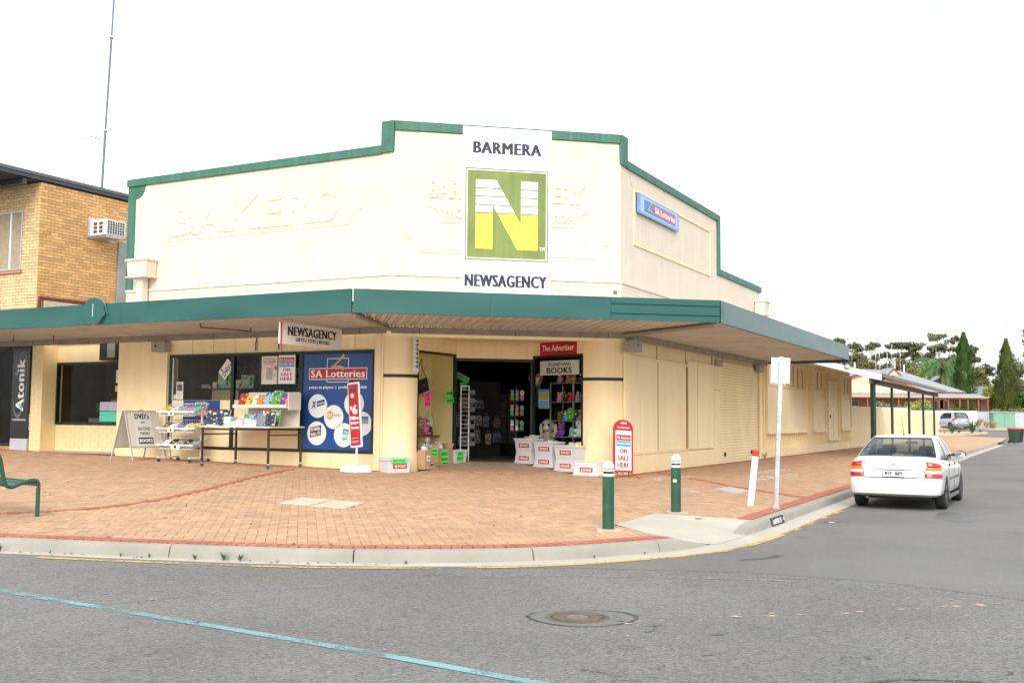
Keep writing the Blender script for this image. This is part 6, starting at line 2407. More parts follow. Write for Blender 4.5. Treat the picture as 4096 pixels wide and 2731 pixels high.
ch = thing('salon_chair', 'chrome and white salon chair behind the left edge window', 'chair', F('L', -12.55, .8, .30))
MB().lathe([(.24, 0), (.24, .02), (.04, .05), (.04, .40), (.25, .42), (.27, .46), (.001, .50)], n=18).build('seat', m_galv, ch)
MB().box(-.22, .22, .18, .26, .45, .95).build('back', m_white, ch, bevel=.03)
MB().tube((-.26, 0, .66), (.26, 0, .66), .02).build('arm', m_galv, ch)

# ---- two-storey blond brick building
br = thing('brick_building', 'two-storey blond brick building with dark eaves behind the awning', 'building', F('L', -11.34, 0, 0))
BB = lambda b, name, mat, parent=br, **k: b.build(name, mat, parent, FRM['L'], **k)
m_mort = M('mortar', (.33, .27, .19), .9, .15, 8)
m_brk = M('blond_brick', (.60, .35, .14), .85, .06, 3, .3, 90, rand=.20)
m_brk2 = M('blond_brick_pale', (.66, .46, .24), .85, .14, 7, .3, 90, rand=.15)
XB = -11.34
front = BB(MB().box(-16, XB - .012, .014, .35, 3.0, 7.42), 'front_wall', m_mort)
sidew = BB(MB().box(XB - .35, XB - .014, .36, 8.0, 3.0, 7.42), 'side_wall', m_mort)
me_br = {}


def brick_mesh(w, mat, key):
    k = (round(w, 3), key)
    if k not in me_br:
        e = .004
        m_ = MB().hexa([(.007, 0, 0), (w - .007, 0, 0), (w - .007, .03, 0), (.007, .03, 0), (.007, 0, .072), (w - .007, 0, .072), (w - .007, .03, .072), (.007, .03, .072)]).mesh('brick')
        m_.materials.append(mat)
        me_br[k] = m_
    return me_br[k]


rows = []
WIN = (-14.0, -12.01, 5.10, 6.72)
r = 0
z = 3.72
while z < 7.40:
    sx = (.12 if r % 2 else 0)
    x = XB - .24 * 19 - sx
    while x < XB - .001:
        a, c = x, min(x + .24, XB)
        if c > -16.0 and not (WIN[2] - .06 < z + .04 < WIN[3] and WIN[0] < a and a < WIN[1]):
            if WIN[2] - .06 < z + .04 < WIN[3] and a < WIN[1]:
                a = WIN[1]
            if c - a > .03:
                rows.append(('f', a, c, z))
        elif c > -16.0 and c > WIN[1] and WIN[2] - .06 < z + .04 < WIN[3]:
            rows.append(('f', WIN[1], c, z))
        x += .24
    y = 0 - sx
    while y < 3.6:
        a, c = max(y, .0), y + .24
        if c - a > .03:
            rows.append(('s', a, c, z))
        y += .24
    z += .086
    r += 1
nbk = 0
vis_key = lambda q: (0 if q[3] > 4.2 else 1, 0 if q[0] == 's' else 1, q[1] if q[0] == 's' else -q[1])
rows.sort(key=vis_key)
fs_, ss_ = MB(), MB()
ntint = []
for i, (k, a, c, z) in enumerate(rows):
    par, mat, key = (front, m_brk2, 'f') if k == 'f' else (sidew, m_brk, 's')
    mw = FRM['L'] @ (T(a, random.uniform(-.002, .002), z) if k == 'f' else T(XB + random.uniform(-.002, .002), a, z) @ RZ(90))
    pick = (nbk < 300) and ((i * 7919) % len(rows) < 330 or i < 120)
    if pick:
        link('brick', brick_mesh(c - a, mat, key), None, par, mw)
        nbk += 1
    else:
        b = fs_ if k == 'f' else ss_
        w = c - a
        base = [(.007, 0, 0), (w - .007, 0, 0), (w - .007, .03, 0), (.007, .03, 0), (.007, 0, .072), (w - .007, 0, .072), (w - .007, .03, .072), (.007, .03, .072)]
        loc_ = FRM['L'].inverted() @ mw
        b.hexa([loc_ @ Vector(v) for v in base])
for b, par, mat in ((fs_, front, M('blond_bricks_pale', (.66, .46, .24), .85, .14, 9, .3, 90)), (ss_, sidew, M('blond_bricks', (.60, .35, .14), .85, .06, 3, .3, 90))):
    if b.v:
        me = b.mesh('brick_courses')
        me.materials.append(mat)
        at = me.attributes.new('tint', 'FLOAT', 'FACE')
        tv = []
        for k in range(len(me.polygons) // 6):
            tv += [random.uniform(.82, 1.15)] * 6
        at.data.foreach_set('value', tv)
        t_ = mat.node_tree
        an = t_.nodes.new('ShaderNodeAttribute')
        an.attribute_name = 'tint'
        pb = t_.nodes['Principled BSDF']
        old = pb.inputs['Base Color'].links[0].from_socket
        vm = t_.nodes.new('ShaderNodeVectorMath')
        vm.operation = 'SCALE'
        t_.links.new(old, vm.inputs[0])
        t_.links.new(an.outputs['Fac'], vm.inputs['Scale'])
        t_.links.new(vm.outputs[0], pb.inputs['Base Color'])
        link('brick_courses', me, None, par, FRM['L'], kind='stuff')
uw = BB(frame_rect(MB(), WIN[0], WIN[1], WIN[2], WIN[3], .05, -.01, .10), 'upper_window', m_galv)
BB(MB().box(-12.52, -12.47, -.005, .10, WIN[2] + .05, WIN[3] - .05), 'mullion', m_white, uw)
BB(MB().box(WIN[0] + .05, WIN[1] - .05, .02, .026, WIN[2] + .05, WIN[3] - .05), 'pane', m_glass, uw)
b = MB()
x = WIN[0] + .06
while x < WIN[1] - .08:
    b.hexa([(x, .07, WIN[2] + .05), (x + .085, .09, WIN[2] + .05), (x + .085, .092, WIN[2] + .05), (x, .072, WIN[2] + .05), (x, .07, WIN[3] - .05), (x + .085, .09, WIN[3] - .05), (x + .085, .092, WIN[3] - .05), (x, .072, WIN[3] - .05)])
    x += .09
BB(b, 'vertical_blind', M('blind_grey', (.36, .33, .31), .7, .08), uw)
BB(MB().box(WIN[0], WIN[1] + .05, -.06, .02, WIN[2] - .09, WIN[2] - .03), 'brick_sill', M('sill_brick', (.42, .20, .12), .8, .15, 9), uw)
# roof: low skillion with deep dark eaves to the street
m_rf = M('dark_fascia', (.045, .05, .055), .5, .15, 3)
rf = BB(MB().prism([(-16.5, 7.46), (XB + .06, 7.46), (XB + .06, 7.56), (-16.5, 7.56)], -1.5, 8.2), 'roof', m_rf)
BB(MB().prism([(-16.5, 7.56), (XB + .085, 7.56), (XB + .085, 7.645), (-16.5, 7.645)], -1.55, 8.25), 'barge_cap', M('barge_grey', (.10, .115, .13), .5, .1, 3), rf)
b = MB()
x = -16.4
while x < XB - .1:
    b.box(x, x + .06, -1.45, .0, 7.432, 7.459)
    x += .12
BB(b, 'soffit_ribs', M('soffit_dark', (.06, .05, .045), .7), rf)
BB(MB().box(-16.4, XB - .02, -.55, -.42, 7.28, 7.43), 'eave_beam', m_rf, rf)
BB(MB().box(-16.4, XB - .02, -1.45, -1.35, 7.28, 7.43), 'eave_beam', m_rf, rf)
# rusty steel frame and boarding over the low roof
sf = BB(MB().box(XB + .0, XB + .06, .05, .11, 3.7, 4.36).box(XB, XB + .06, .11, 2.6, 4.28, 4.36), 'steel_frame', M('oxide_red', (.13, .03, .025), .7, .2, 8))
BB(MB().box(XB + .02, XB + .05, .2, 2.5, 3.9, 4.26), 'frame_board', M('old_board', (.48, .40, .30), .8, .2, 6), sf)
BB(MB().box(XB + .01, XB + .05, 2.62, 2.95, 4.1, 6.2), 'side_glass', M('dull_glass', (.25, .27, .28), .2, .2, 3))

# ---- air conditioner through the brick wall
acm = FRM['L'] @ T(XB, 1.98, 6.22) @ RZ(90)
ac = thing('wall_air_conditioner', 'white box air conditioner sticking out of the blond brick side wall', 'air conditioner', acm)
m_acw = M('ac_white', (.72, .71, .68), .5, .06, 5)
MB().box(-.36, .36, -.62, -.02, 0, .45).build('casing', m_acw, ac, bevel=.008)
MB().box(-.30, .30, -.632, -.621, .045, .41).build('coil', M('ac_coil', (.07, .075, .08), .6, .3, 40), ac)
b = MB()
for i in range(8):
    x = -.30 + .6 * i / 7
    b.box(x - .006, x + .006, -.642, -.633, .045, .41)
for i in range(6):
    z = .045 + .365 * i / 5
    b.box(-.30, .30, -.6475, -.6425, z - .005, z + .005)
b.build('grille', m_acw, ac)
for y0 in (-.52, -.30):
    for z0 in (.06, .17, .28):
        MB().box(-.366, -.3605, y0, y0 + .14, z0, z0 + .085).build('louvre', M('ac_coil', (.07, .075, .08), .6, .3, 40), ac)
MB().box(-.44, .44, -.035, -.003, -.06, .52).build('surround', m_galv, ac)
MB().box(-.30, .30, -.60, -.02, -.05, -.005).build('support', m_galv, ac)
MB().box(-.07, .07, -.652, -.648, .385, .43).build('maker_plate', m_white, ac)

# ---- mast with a yagi aerial and its slack cable
m_mast = M('mast_steel', (.13, .16, .20), .5, .1)
ms = thing('roof_mast', 'tall thin steel mast with a television aerial on the brick building', 'mast', T(-12.1, 30.6, 7.5))
MB().tube((0, 0, 0), (.05, 0, 2.13), .042, n=8).build('lower_tube', m_mast, ms)
MB().tube((.05, 0, 2.13), (.13, 0, 4.97), .036, n=8).build('middle_tube', m_mast, ms)
MB().tube((.13, 0, 4.97), (.22, 0, 8.6), .028, n=8).build('upper_tube', m_mast, ms)
for x, z in ((.05, 2.13), (.13, 4.97)):
    MB().lathe([(.06, -.02), (.07, .0), (.06, .03)], (x, 0, z), 10).build('joint_clamp', m_galv, ms)
ya = MB()
ya.tube((.05, 0, 1.86), (-.36, .02, 1.96), .014, n=5).tube((-.36, .02, 1.96), (-.84, .05, 1.86), .011, n=5)
for i in range(14):
    x = -.12 - i * .054
    z = 1.86 + .1 * min(1, (-x) / .36) - max(0, -x - .36) * .2
    ya.tube((x, -.14, z), (x, .18, z), .005, n=4)
ya.build('aerial', MATS['grey_box'], ms)
cab = []
for i in range(15):
    t = i / 14
    cab.append((.06 + 2.44 * t, -4.4 * t, 2.05 - 2.45 * t - .30 * math.sin(math.pi * t)))
MB().sweep(cab, .005, 4).build('cable', MATS['grey_box'], ms)

# ================================================================== SIDE STREET, FAR END
# ---- lean-to verandah beyond the awning
vr = thing('lean_to_verandah', 'lean-to verandah on dark green posts past the end of the awning', 'verandah', F('R', 15, -3.0, 0))
VB = lambda b, name, mat, parent=vr, **k: b.build(name, mat, parent, FRM['R'], **k)
m_zinc = M('pale_zinc', (.52, .54, .55), .45, .10, 2, streak=.08)
m_dkg = M('post_green', (.008, .045, .030), .4, .1)
S0, S1 = 15.0, 36.3
zv = lambda y: 3.68 + .272 * y
rfv = MB()
vs = []
n = 0
x = S0
while x < S1:
    for dx, dz in ((0, 0), (.05, .022), (.10, 0)):
        for y in (-.02, -3.34):
            vs.append((x + dx, y, zv(y) + dz))
    n += 3
    x += .15
rfv.add(vs, [(2 * i, 2 * i + 1, 2 * i + 3, 2 * i + 2) for i in range(n - 1)])
VB(rfv, 'roof_sheet', m_zinc)
VB(MB().prism([(0, 0)] * 0 + [(S0 - .03, 0), (S0, 0), (S0, .01), (S0 - .03, .01)], 0, .01), 'flashing', m_zinc)
b = MB()
b.add([(S0 - .03, -.02, zv(-.02) - .17), (S0 - .03, -3.36, zv(-3.36) - .17), (S0 - .03, -3.36, zv(-3.36) + .03), (S0 - .03, -.02, zv(-.02) + .03),
       (S0 + .0, -.02, zv(-.02) - .17), (S0 + .0, -3.36, zv(-3.36) - .17), (S0 + .0, -3.36, zv(-3.36) + .03), (S0 + .0, -.02, zv(-.02) + .03)],
      [(0, 1, 2, 3), (7, 6, 5, 4), (0, 4, 5, 1), (1, 5, 6, 2), (2, 6, 7, 3), (3, 7, 4, 0)])
VB(b, 'barge_board', M('barge_white', (.66, .70, .74), .5, .05))
VB(MB().box(S0, S1, -3.44, -3.33, 2.70, 2.82), 'gutter', M('gutter_dark', (.09, .10, .10), .5, .15, 4))
VB(MB().box(S0 + .05, S1, -3.0, -2.93, 2.50, 2.68), 'post_beam', M('beam_weathered', (.12, .115, .11), .8, .2, 5))
for i, x in enumerate((15.45, 20.1, 25.0, 30.0, 34.5)):
    p = wpt('R', x, -2.96)
    VB(MB().tube((x, -2.96, zf(p.x, p.y) - .02), (x, -2.96, 2.52), .05 if i else .06, n=10), 'post', m_dkg)
VB(MB().sweep([(15.25, -3.38, 2.72), (15.25, -3.30, 2.60), (15.25, -3.12, 2.55), (15.25, -3.06, 2.45), (15.25, -3.06, -.1)], .055, 10), 'downpipe', m_dkg)

# ---- floodlight pair on the awning's end
fl_ = thing('awning_lamp', 'small pair of white flood lamps on the far end of the awning', 'lamp', F('R', 12.96, -OFF + .25, 3.02))
for d in (0, .18):
    MB().lathe([(.05, 0), (.06, .06), (.09, .14), (.085, .15)], n=12).build('lamp_head', m_white, fl_, FRM['R'] @ T(13.05 + d, -OFF + .12, 3.0) @ RY(100))
MB().box(-.02, .10, -.03, .03, .04, .16).build('bracket', m_white, fl_)

# ---- cream timber fence carrying on the wall line
fn = thing('timber_fence', 'tall cream painted timber fence beyond the shop\'s old side wing', 'fence', F('R', 28.6, 0, 0))
m_fen = M('fence_cream', (.88, .73, .45), .75, .07, 1.5, streak=.10)
x = 28.62
i = 0
while x < 66.3:
    w = .90 + .25 * math.sin(i * 2.3)
    z1 = 1.93 + .03 * math.sin(i * 1.7)
    MB().hexa([(x + .008, .02, rise(x) * .3 - .10), (x + w - .008, .02, rise(x) * .3 - .10), (x + w - .008, .05, -.1), (x + .008, .05, -.1), (x + .008, .02 + random.uniform(-.006, .006), z1), (x + w - .008, .02, z1 + random.uniform(-.01, .01)), (x + w - .008, .05, z1), (x + .008, .05, z1)]).build('fence_board', m_fen, fn, FRM['R'])
    x += w
    i += 1
MB().box(28.6, 66.2, .055, .10, .4, .5).build('rail', m_fen, fn, FRM['R'])
MB().box(28.6, 66.2, .055, .10, 1.4, 1.5).build('rail', m_fen, fn, FRM['R'])

# ---- wheelie bins
def bin_(x, y, label, mat):
    t = thing('wheelie_bin', label, 'bin', T(x, y, zroad(x, y) + .11) @ RZ(20), 'wheelie bins at the far kerb')
    MB().hexa([(-.20, -.22, .06), (.20, -.22, .06), (.20, .22, .06), (-.20, .22, .06), (-.27, -.30, .94), (.27, -.30, .94), (.27, .30, .94), (-.27, .30, .94)]).build('body', mat, t, bevel=.02)
    MB().hexa([(-.30, -.34, .94), (.30, -.34, .94), (.30, .36, .94), (-.30, .36, .94), (-.27, -.30, 1.0), (.27, -.30, 1.0), (.27, .30, 1.06), (-.27, .30, 1.06)]).build('lid', M('bin_red', (.55, .03, .035), .45), t, bevel=.015)
    for sx in (-.24, .24):
        MB().tube((sx - .03, .22, .10), (sx + .03, .22, .10), .10, n=12).build('wheel', m_caster, t)
    MB().tube((-.25, .36, .93), (.25, .36, .93), .018, n=6).build('handle', m_caster, t)


bin_(33.92, 70.3, 'red-lidded green wheelie bin at the far kerb, nearer one', M('bin_green', (.02, .055, .035), .5, .1))
bin_(34.45, 70.9, 'red-lidded dark wheelie bin behind the nearer one at the far kerb', M('bin_dark', (.015, .022, .022), .5, .1))

# ---- traffic island, verge, fences, cabinet
def slab(pts, h, name, mat, **tg):
    b = MB()
    n_ = len(pts)
    vs_ = [(x, y, zroad(x, y) + .004 - .05) for x, y in pts] + [(x, y, zroad(x, y) + h) for x, y in pts]
    b.add(vs_, [tuple(range(n_, 2 * n_))] + [(i, (i + 1) % n_, (i + 1) % n_ + n_, i + n_) for i in range(n_)])
    return b.build(name, mat, **tg)


isl = slab([(28, 84.0), (37.4, 84.2), (38.9, 85.0), (38.2, 85.7), (28, 87.2)], .14, 'traffic_island', M('island_conc', (.50, .40, .27), .9, .2, 1.5), kind='structure')
slab([(30, 91.2), (40.4, 90.8), (46, 87.5), (60, 84), (70, 84), (70, 99), (30, 99)], .10, 'verge', M('verge_sand', (.46, .35, .22), .95, .2, .8), kind='structure')


def corr(name, label, x0, x1, y, z0, z1, mat, per=.16, cat='fence'):
    t = thing(name, label, cat, T((x0 + x1) / 2, y, z0))
    b = MB()
    n_ = int((x1 - x0) / per * 4)
    vs_ = []
    for i in range(n_ + 1):
        x = x0 + (x1 - x0) * i / n_ - (x0 + x1) / 2
        yy = .02 * math.sin(2 * math.pi * i / 4)
        vs_ += [(x, yy, 0), (x, yy, z1 - z0)]
    b.add(vs_, [(2 * i, 2 * i + 2, 2 * i + 3, 2 * i + 1) for i in range(n_)], 0, True)
    b.build('sheeting', mat, t)
    MB().box(x0 - (x0 + x1) / 2, x1 - (x0 + x1) / 2, -.04, .04, z1 - z0, z1 - z0 + .04).build('cap_rail', mat, t)
    return t


corr('white_fence', 'bright white fence behind the silver hatchback', 33.0, 41.30, 92.3, .62, 2.16, M('fence_white', (.80, .80, .80), .5, .03), 2.0)
corr('metal_fence', 'blue-grey corrugated fence between the white fence and the green cabinet', 41.34, 43.2, 92.5, .62, 2.12, M('fence_bluegrey', (.40, .45, .53), .5, .08, 2))
corr('metal_fence', 'blue-grey corrugated fence at the right edge past the cabinet', 43.3, 52, 93.6, .55, 2.10, M('fence_bluegrey', (.40, .45, .53), .5, .08, 2))
corr('garden_fence', 'pale corrugated garden fence seen over the cream timber fence', 26, 36.5, 95, .6, 2.45, M('fence_pale', (.50, .52, .54), .5, .1, 2))
gc = thing('power_cabinet', 'pale green power cabinet beside the road', 'cabinet', T(43.4, 92.0, .70) @ RZ(-4))
m_cab = M('cabinet_green', (.17, .33, .23), .5, .06, 2)
MB().box(-.93, .93, -.45, .45, 0, 1.32).build('body', m_cab, gc, bevel=.02)
MB().box(-.98, .98, -.50, .50, 1.32, 1.37).build('lid', m_cab, gc)
MB().box(-.93, .93, -.47, .45, -.2, .04).build('plinth', m_conc2, gc)
MB().box(-.005, .005, -.455, -.449, .05, 1.30).build('door_gap', m_black, gc)
MB().box(-.45, -.40, -.47, -.45, 1.15, 1.33).build('latch', m_galv, gc)
MB().box(.935, .94, -.15, .05, .85, 1.1).build('warning_label', m_white, gc)

# ---- house with red barge boards
m_roof = M('grey_iron_roof', (.27, .29, .30), .55, .08, 1.0, streak=.06)
m_hred = M('house_red', (.27, .055, .042), .6, .1, 3)
m_hcr = M('house_cream', (.58, .49, .34), .7, .06, 1)
m_hbr = M('house_stone', (.40, .24, .14), .8, .12, 1.5)
hs = thing('verandah_house', 'cream gabled house with grey iron roof and red verandah posts', 'house', T(38, 104, .7))
HB = lambda b, name, mat, parent=hs: b.build(name, mat, parent, Matrix())
HB(MB().box(29.5, 43.5, 104, 112, .5, 4.4), 'wall', m_hbr)
rr = MB()
E0 = [(28.8, 103.2, 4.15), (45.2, 103.2, 4.15), (45.2, 113, 4.15), (28.8, 113, 4.15)]
R0 = [(33.8, 108, 6.65), (40.4, 108, 6.45)]
rr.add(E0 + R0, [(0, 1, 5, 4), (1, 2, 5), (2, 3, 4, 5), (3, 0, 4)])
roof1 = HB(rr, 'roof', m_roof)
HB(MB().box(28.8, 45.2, 103.1, 103.22, 4.05, 4.17), 'gutter', m_hred, roof1)
HB(MB().box(28.9, 45.1, 103.3, 103.35, 3.9, 4.05), 'fascia', m_hcr, roof1)
gr = MB()
gr.add([(35.2, 102.6, 6.15), (35.2, 108, 6.15), (40.5, 102.6, 4.35), (40.5, 108, 4.35), (29.9, 102.6, 4.35), (29.9, 108, 4.35)], [(0, 2, 3, 1), (4, 0, 1, 5)])
HB(gr, 'gable_roof', m_roof)
gw = HB(MB().prism([(30.2, 3.6), (40.1, 3.6), (40.1, 4.38), (35.2, 6.0), (30.2, 4.38)], 102.9, 103.05), 'gable_wall', m_hcr)
for x in (33.4, 36.6, 38.2, 35.0):
    HB(MB().box(x - .07, x + .07, 102.87, 102.9, 3.9, 6.05 - abs(x - 35.2) * .345), 'cover_strip', M('strip_pale', (.78, .70, .55), .7), gw)
for sx in (1, -1):
    b = MB()
    b.hexa([(35.2, 102.55, 5.98), (35.2 + sx * 5.45, 102.55, 4.12), (35.2 + sx * 5.45, 102.62, 4.12), (35.2, 102.62, 5.98), (35.2, 102.55, 6.2), (35.2 + sx * 5.45, 102.55, 4.34), (35.2 + sx * 5.45, 102.62, 4.34), (35.2, 102.62, 6.2)])
    HB(b, 'barge_board', m_hred, gw)
dg_ = HB(MB().prism([(38.05, 5.80), (39.30, 5.80), (38.68, 6.45)], 104.9, 105.0), 'gablet', m_hcr)
b = MB()
for sx in (1, -1):
    b.hexa([(38.68, 104.8, 6.42), (38.68 + sx * .72, 104.8, 5.68), (38.68 + sx * .72, 104.88, 5.68), (38.68, 104.88, 6.42), (38.68, 104.8, 6.60), (38.68 + sx * .72, 104.8, 5.84), (38.68 + sx * .72, 104.88, 5.84), (38.68, 104.88, 6.60)])
HB(b, 'barge_board', m_hred, dg_)
b = MB()
b.add([(38.68, 104.8, 6.6), (38.68, 108, 6.6), (39.4, 104.8, 5.84), (39.4, 108, 5.84), (37.96, 104.8, 5.84), (37.96, 108, 5.84)], [(0, 2, 3, 1), (4, 0, 1, 5)])
HB(b, 'gablet_roof', m_roof, dg_)
for x, y, z in ((35.6, 107.5, 6.5), (38.68, 104.7, 6.5), (40.8, 107.8, 6.3)):
    HB(MB().box(x - .06, x + .06, y - .06, y + .06, z, z + .75), 'finial', m_white)
vrd = MB()
vrd.add([(28, 102.9, 4.02), (46.0, 102.9, 3.98), (46.3, 100.8, 3.55), (28, 100.8, 3.62)], [(0, 3, 2, 1)])
vo_ = HB(vrd, 'verandah_roof', m_roof)
HB(MB().box(28, 46.3, 100.74, 100.80, 3.44, 3.56), 'verandah_gutter', m_hred, vo_)
HB(MB().box(28, 46.3, 100.80, 100.84, 3.56, 3.64), 'verandah_trim', m_hcr, vo_)
for x in (30.5, 34.6, 37.6, 40.6, 41.5, 42.4, 43.5, 44.3, 45.3, 46.2):
    HB(MB().box(x - .08, x + .08, 100.85, 101.0, .6, 3.46), 'verandah_post', m_hred)
for x in (34.2, 41.4, 42.7, 43.1):
    w = HB(MB().box(x - .5, x + .5, 103.93, 103.99, 1.6, 3.3), 'window', M('dark_window', (.03, .03, .035), .15))
    HB(frame_rect(MB(), x - .56, x + .56, 1.54, 3.36, .08, 103.88, 103.93), 'window_frame', m_hcr, w)
for i, (x, h) in enumerate(((39.35, 8.9), (39.75, 9.0), (40.6, 8.7), (41.1, 9.5), (42.0, 9.0))):
    t = thing('tv_aerial', 'thin television aerial pole, %s from the left above the gabled house roof' % ORD[i], 'aerial', T(x, 112, 5.5))
    MB().tube((0, 0, 0), (0, 0, h - 5.5), .018, n=5).build('pole', M('pale_pole', (.55, .55, .55), .5), t)
    MB().tube((0, -.02, (h - 5.5) * .75), (0, -.02, (h - 5.5) * .98), .03, .02, n=5).build('head', m_white, t)

h2 = thing('grey_house', 'grey-roofed house with a blue post behind the conifer', 'house', T(52, 118, .7))
GB = lambda b, name, mat, parent=h2: b.build(name, mat, parent, Matrix())
m_r2 = M('blue_grey_roof', (.24, .27, .30), .5, .08, 1)
m_w2 = M('taupe_wall', (.30, .24, .18), .8, .1, 1)
GB(MB().box(45.5, 56.5, 118, 126, .5, 4.1), 'wall', m_w2)
b = MB()
b.add([(44.8, 116.8, 4.05), (57.2, 116.8, 4.05), (57.2, 127, 4.05), (44.8, 127, 4.05), (48.5, 122, 6.3), (53.5, 122, 6.1)], [(0, 1, 5, 4), (1, 2, 5), (2, 3, 4, 5), (3, 0, 4)])
r2_ = GB(b, 'roof', m_r2)
b = MB()
b.add([(48.7, 116.2, 6.45), (48.7, 122, 6.45), (50.4, 116.2, 5.6), (50.4, 122, 5.6), (47.0, 116.2, 5.6), (47.0, 122, 5.6)], [(0, 2, 3, 1), (4, 0, 1, 5)])
GB(b, 'gable_roof', m_r2, r2_)
GB(MB().prism([(47.2, 4.5), (50.2, 4.5), (50.2, 5.6), (48.7, 6.35), (47.2, 5.6)], 116.4, 116.5), 'gable_wall', M('gable_olive', (.28, .27, .20), .8), r2_)
for x in (54.2,):
    GB(MB().box(x - .1, x + .1, 116.9, 117.1, .6, 4.05), 'post', M('post_blue', (.22, .33, .45), .5))
for x in (52.9,):
    GB(MB().box(x - .16, x + .16, 117.6, 117.9, .6, 4.05), 'pier', M('pier_brown', (.10, .06, .05), .7))
GB(MB().box(55.2, 56.2, 117.9, 117.99, .7, 3.2), 'door', M('door_maroon', (.10, .03, .03), .5))

tm = thing('radio_mast', 'tall thin radio mast with cross arms behind the right conifer', 'mast', T(57.5, 120.2, 1))
MB().tube((.6, 0, 0), (0, 0, 9.2), .06, n=6).build('lower_pole', m_galv, tm)
MB().tube((0, 0, 9.2), (-.12, 0, 12.8), .035, n=6).build('upper_pole', m_galv, tm)
MB().tube((-1.9, 0, 7.2), (.2, 0, 7.15), .03, n=5).build('cross_arm', m_galv, tm)
MB().lathe([(.08, 0), (.11, .1), (.08, .2)], (0, 0, 11), 8).build('coupling', m_galv, tm)

# ================================================================== PLANTS
def leaf_mat(name, rgb, var=.35):
    m = M(name, rgb, .75, var, .7)
    b = m.node_tree.nodes['Principled BSDF']
    b.inputs['Specular IOR Level'].default_value = .25
    return m


LM = dict(gum=leaf_mat('gum_leaves', (.115, .125, .050)), gum2=leaf_mat('gum_leaves_dark', (.075, .085, .040)), olive=leaf_mat('olive_leaves', (.16, .155, .055)), cyp=leaf_mat('conifer_leaves', (.052, .105, .024)),
          cyp2=leaf_mat('conifer_leaves_olive', (.082, .108, .025)), palm=leaf_mat('palm_leaves', (.095, .175, .060)), lime=leaf_mat('lime_leaves', (.26, .31, .07)), grey=leaf_mat('grey_leaves', (.17, .19, .10)),
          red=leaf_mat('reddish_leaves', (.17, .10, .055)), weed=leaf_mat('weed_leaves', (.07, .15, .04)), straw=leaf_mat('dry_grass', (.46, .36, .18)))
m_trunk = M('gum_bark', (.42, .36, .30), .85, .25, 2)
m_trunk2 = M('dark_bark', (.14, .09, .06), .9, .25, 3)


def leaves(blobs, per, size, rnd, flat=0.0):
    """Leaf-sized quads through the volume of ellipsoid clumps; denser at the rim."""
    b = MB()
    for (cx, cy, cz), (rx, ry, rz) in blobs:
        n = int(per * (rx * rz) ** .75)
        for _ in range(n):
            th = rnd.uniform(0, 2 * math.pi)
            u = rnd.uniform(-1, 1)
            r = rnd.uniform(.35, 1.0) ** .6 * rnd.uniform(.88, 1.08)
            q = math.sqrt(1 - u * u)
            p = Vector((cx + rx * r * q * math.cos(th), cy + ry * r * q * math.sin(th), cz + rz * r * u))
            nrm = Vector((q * math.cos(th) + rnd.uniform(-.8, .8), q * math.sin(th) + rnd.uniform(-.8, .8), u + rnd.uniform(-.5, .9))).normalized()
            a = nrm.orthogonal().normalized()
            a.rotate(Matrix.Rotation(rnd.uniform(0, 6.28), 3, nrm))
            c = nrm.cross(a)
            s = size * rnd.uniform(.6, 1.35)
            s2 = s * rnd.uniform(.35, .6)
            b.add([p - a * s, p + c * s2, p + a * s, p - c * s2], [(0, 1, 2, 3)])
    return b


def gum(name, label, x, y, base, crowns, mat, seed, per=150, size=.24, group='gum trees beyond the houses', th=.22):
    rnd = random.Random(seed)
    t = thing(name, label, 'tree', T(x, y, base), group)
    blobs = []
    tr = MB()
    fork = Vector((rnd.uniform(-.3, .3), 0, min(c[1] for c in crowns) * .45))
    tr.tube((0, 0, -.3), tuple(fork), th, th * .8, 8)
    for cx, cz, rx, rz in crowns:
        end = Vector((cx, rnd.uniform(-.6, .6), cz))
        mid = fork.lerp(end, .5) + Vector((rnd.uniform(-.4, .4), 0, rnd.uniform(-.1, .5)))
        tr.tube(tuple(fork), tuple(mid), th * .55, th * .36, 6)
        tr.tube(tuple(mid), tuple(end), th * .36, th * .12, 5)
        k = max(5, int(rx * 5))
        for q in range(k):
            ox, oz = rnd.uniform(-.75, .75) * rx, rnd.uniform(-.5, .6) * rz
            rr_ = rnd.uniform(.38, .62)
            blobs.append(((cx + ox, end.y + rnd.uniform(-.7, .7) * rx * .7, cz + oz), (rx * rr_, rx * rr_ * .9, rz * rnd.uniform(.55, .85))))
            tr.tube(tuple(mid.lerp(end, .6)), (cx + ox, end.y, cz + oz), th * .12, th * .04, 4)
    tr.build('trunk', m_trunk, t)
    leaves(blobs, per, size, rnd).build('crown', mat, t)
    return t


gum('gum_tree', 'pale open gum tree at the left of the far tree line', 48.0, 140, .8, [(-.6, 10.1, 1.1, .7), (.9, 10.3, 1.0, .6), (-1.9, 8.6, 1.1, .9), (1.7, 8.9, 1.0, .6), (-.2, 7.6, 1.2, .8), (-3.2, 9.6, .5, .4)], LM['gum'], 1)
gum('gum_tree', 'dark umbrella-topped gum tree in the middle of the far tree line', 53.2, 141, .8, [(-.5, 10.6, 1.6, .45), (1.6, 10.3, 1.3, .5), (-1.8, 9.3, 1.1, .4), (.6, 9.4, 1.3, .5), (2.2, 8.9, 1.0, .5), (-.2, 8.4, .7, .4), (-2.2, 7.8, .6, .3)], LM['gum2'], 2)
gum('gum_tree', 'tall spreading gum tree behind the palm', 58.4, 142, .8, [(-.2, 11.9, 1.3, .45), (1.9, 11.4, .9, .5), (-2.6, 10.6, 1.3, .5), (.4, 10.4, 1.6, .5), (2.8, 10.2, 1.4, .45), (-1.6, 9.2, 1.5, .7), (4.0, 9.6, 1.2, .5), (1.2, 8.4, 1.8, .9)], LM['gum'], 3, th=.26)
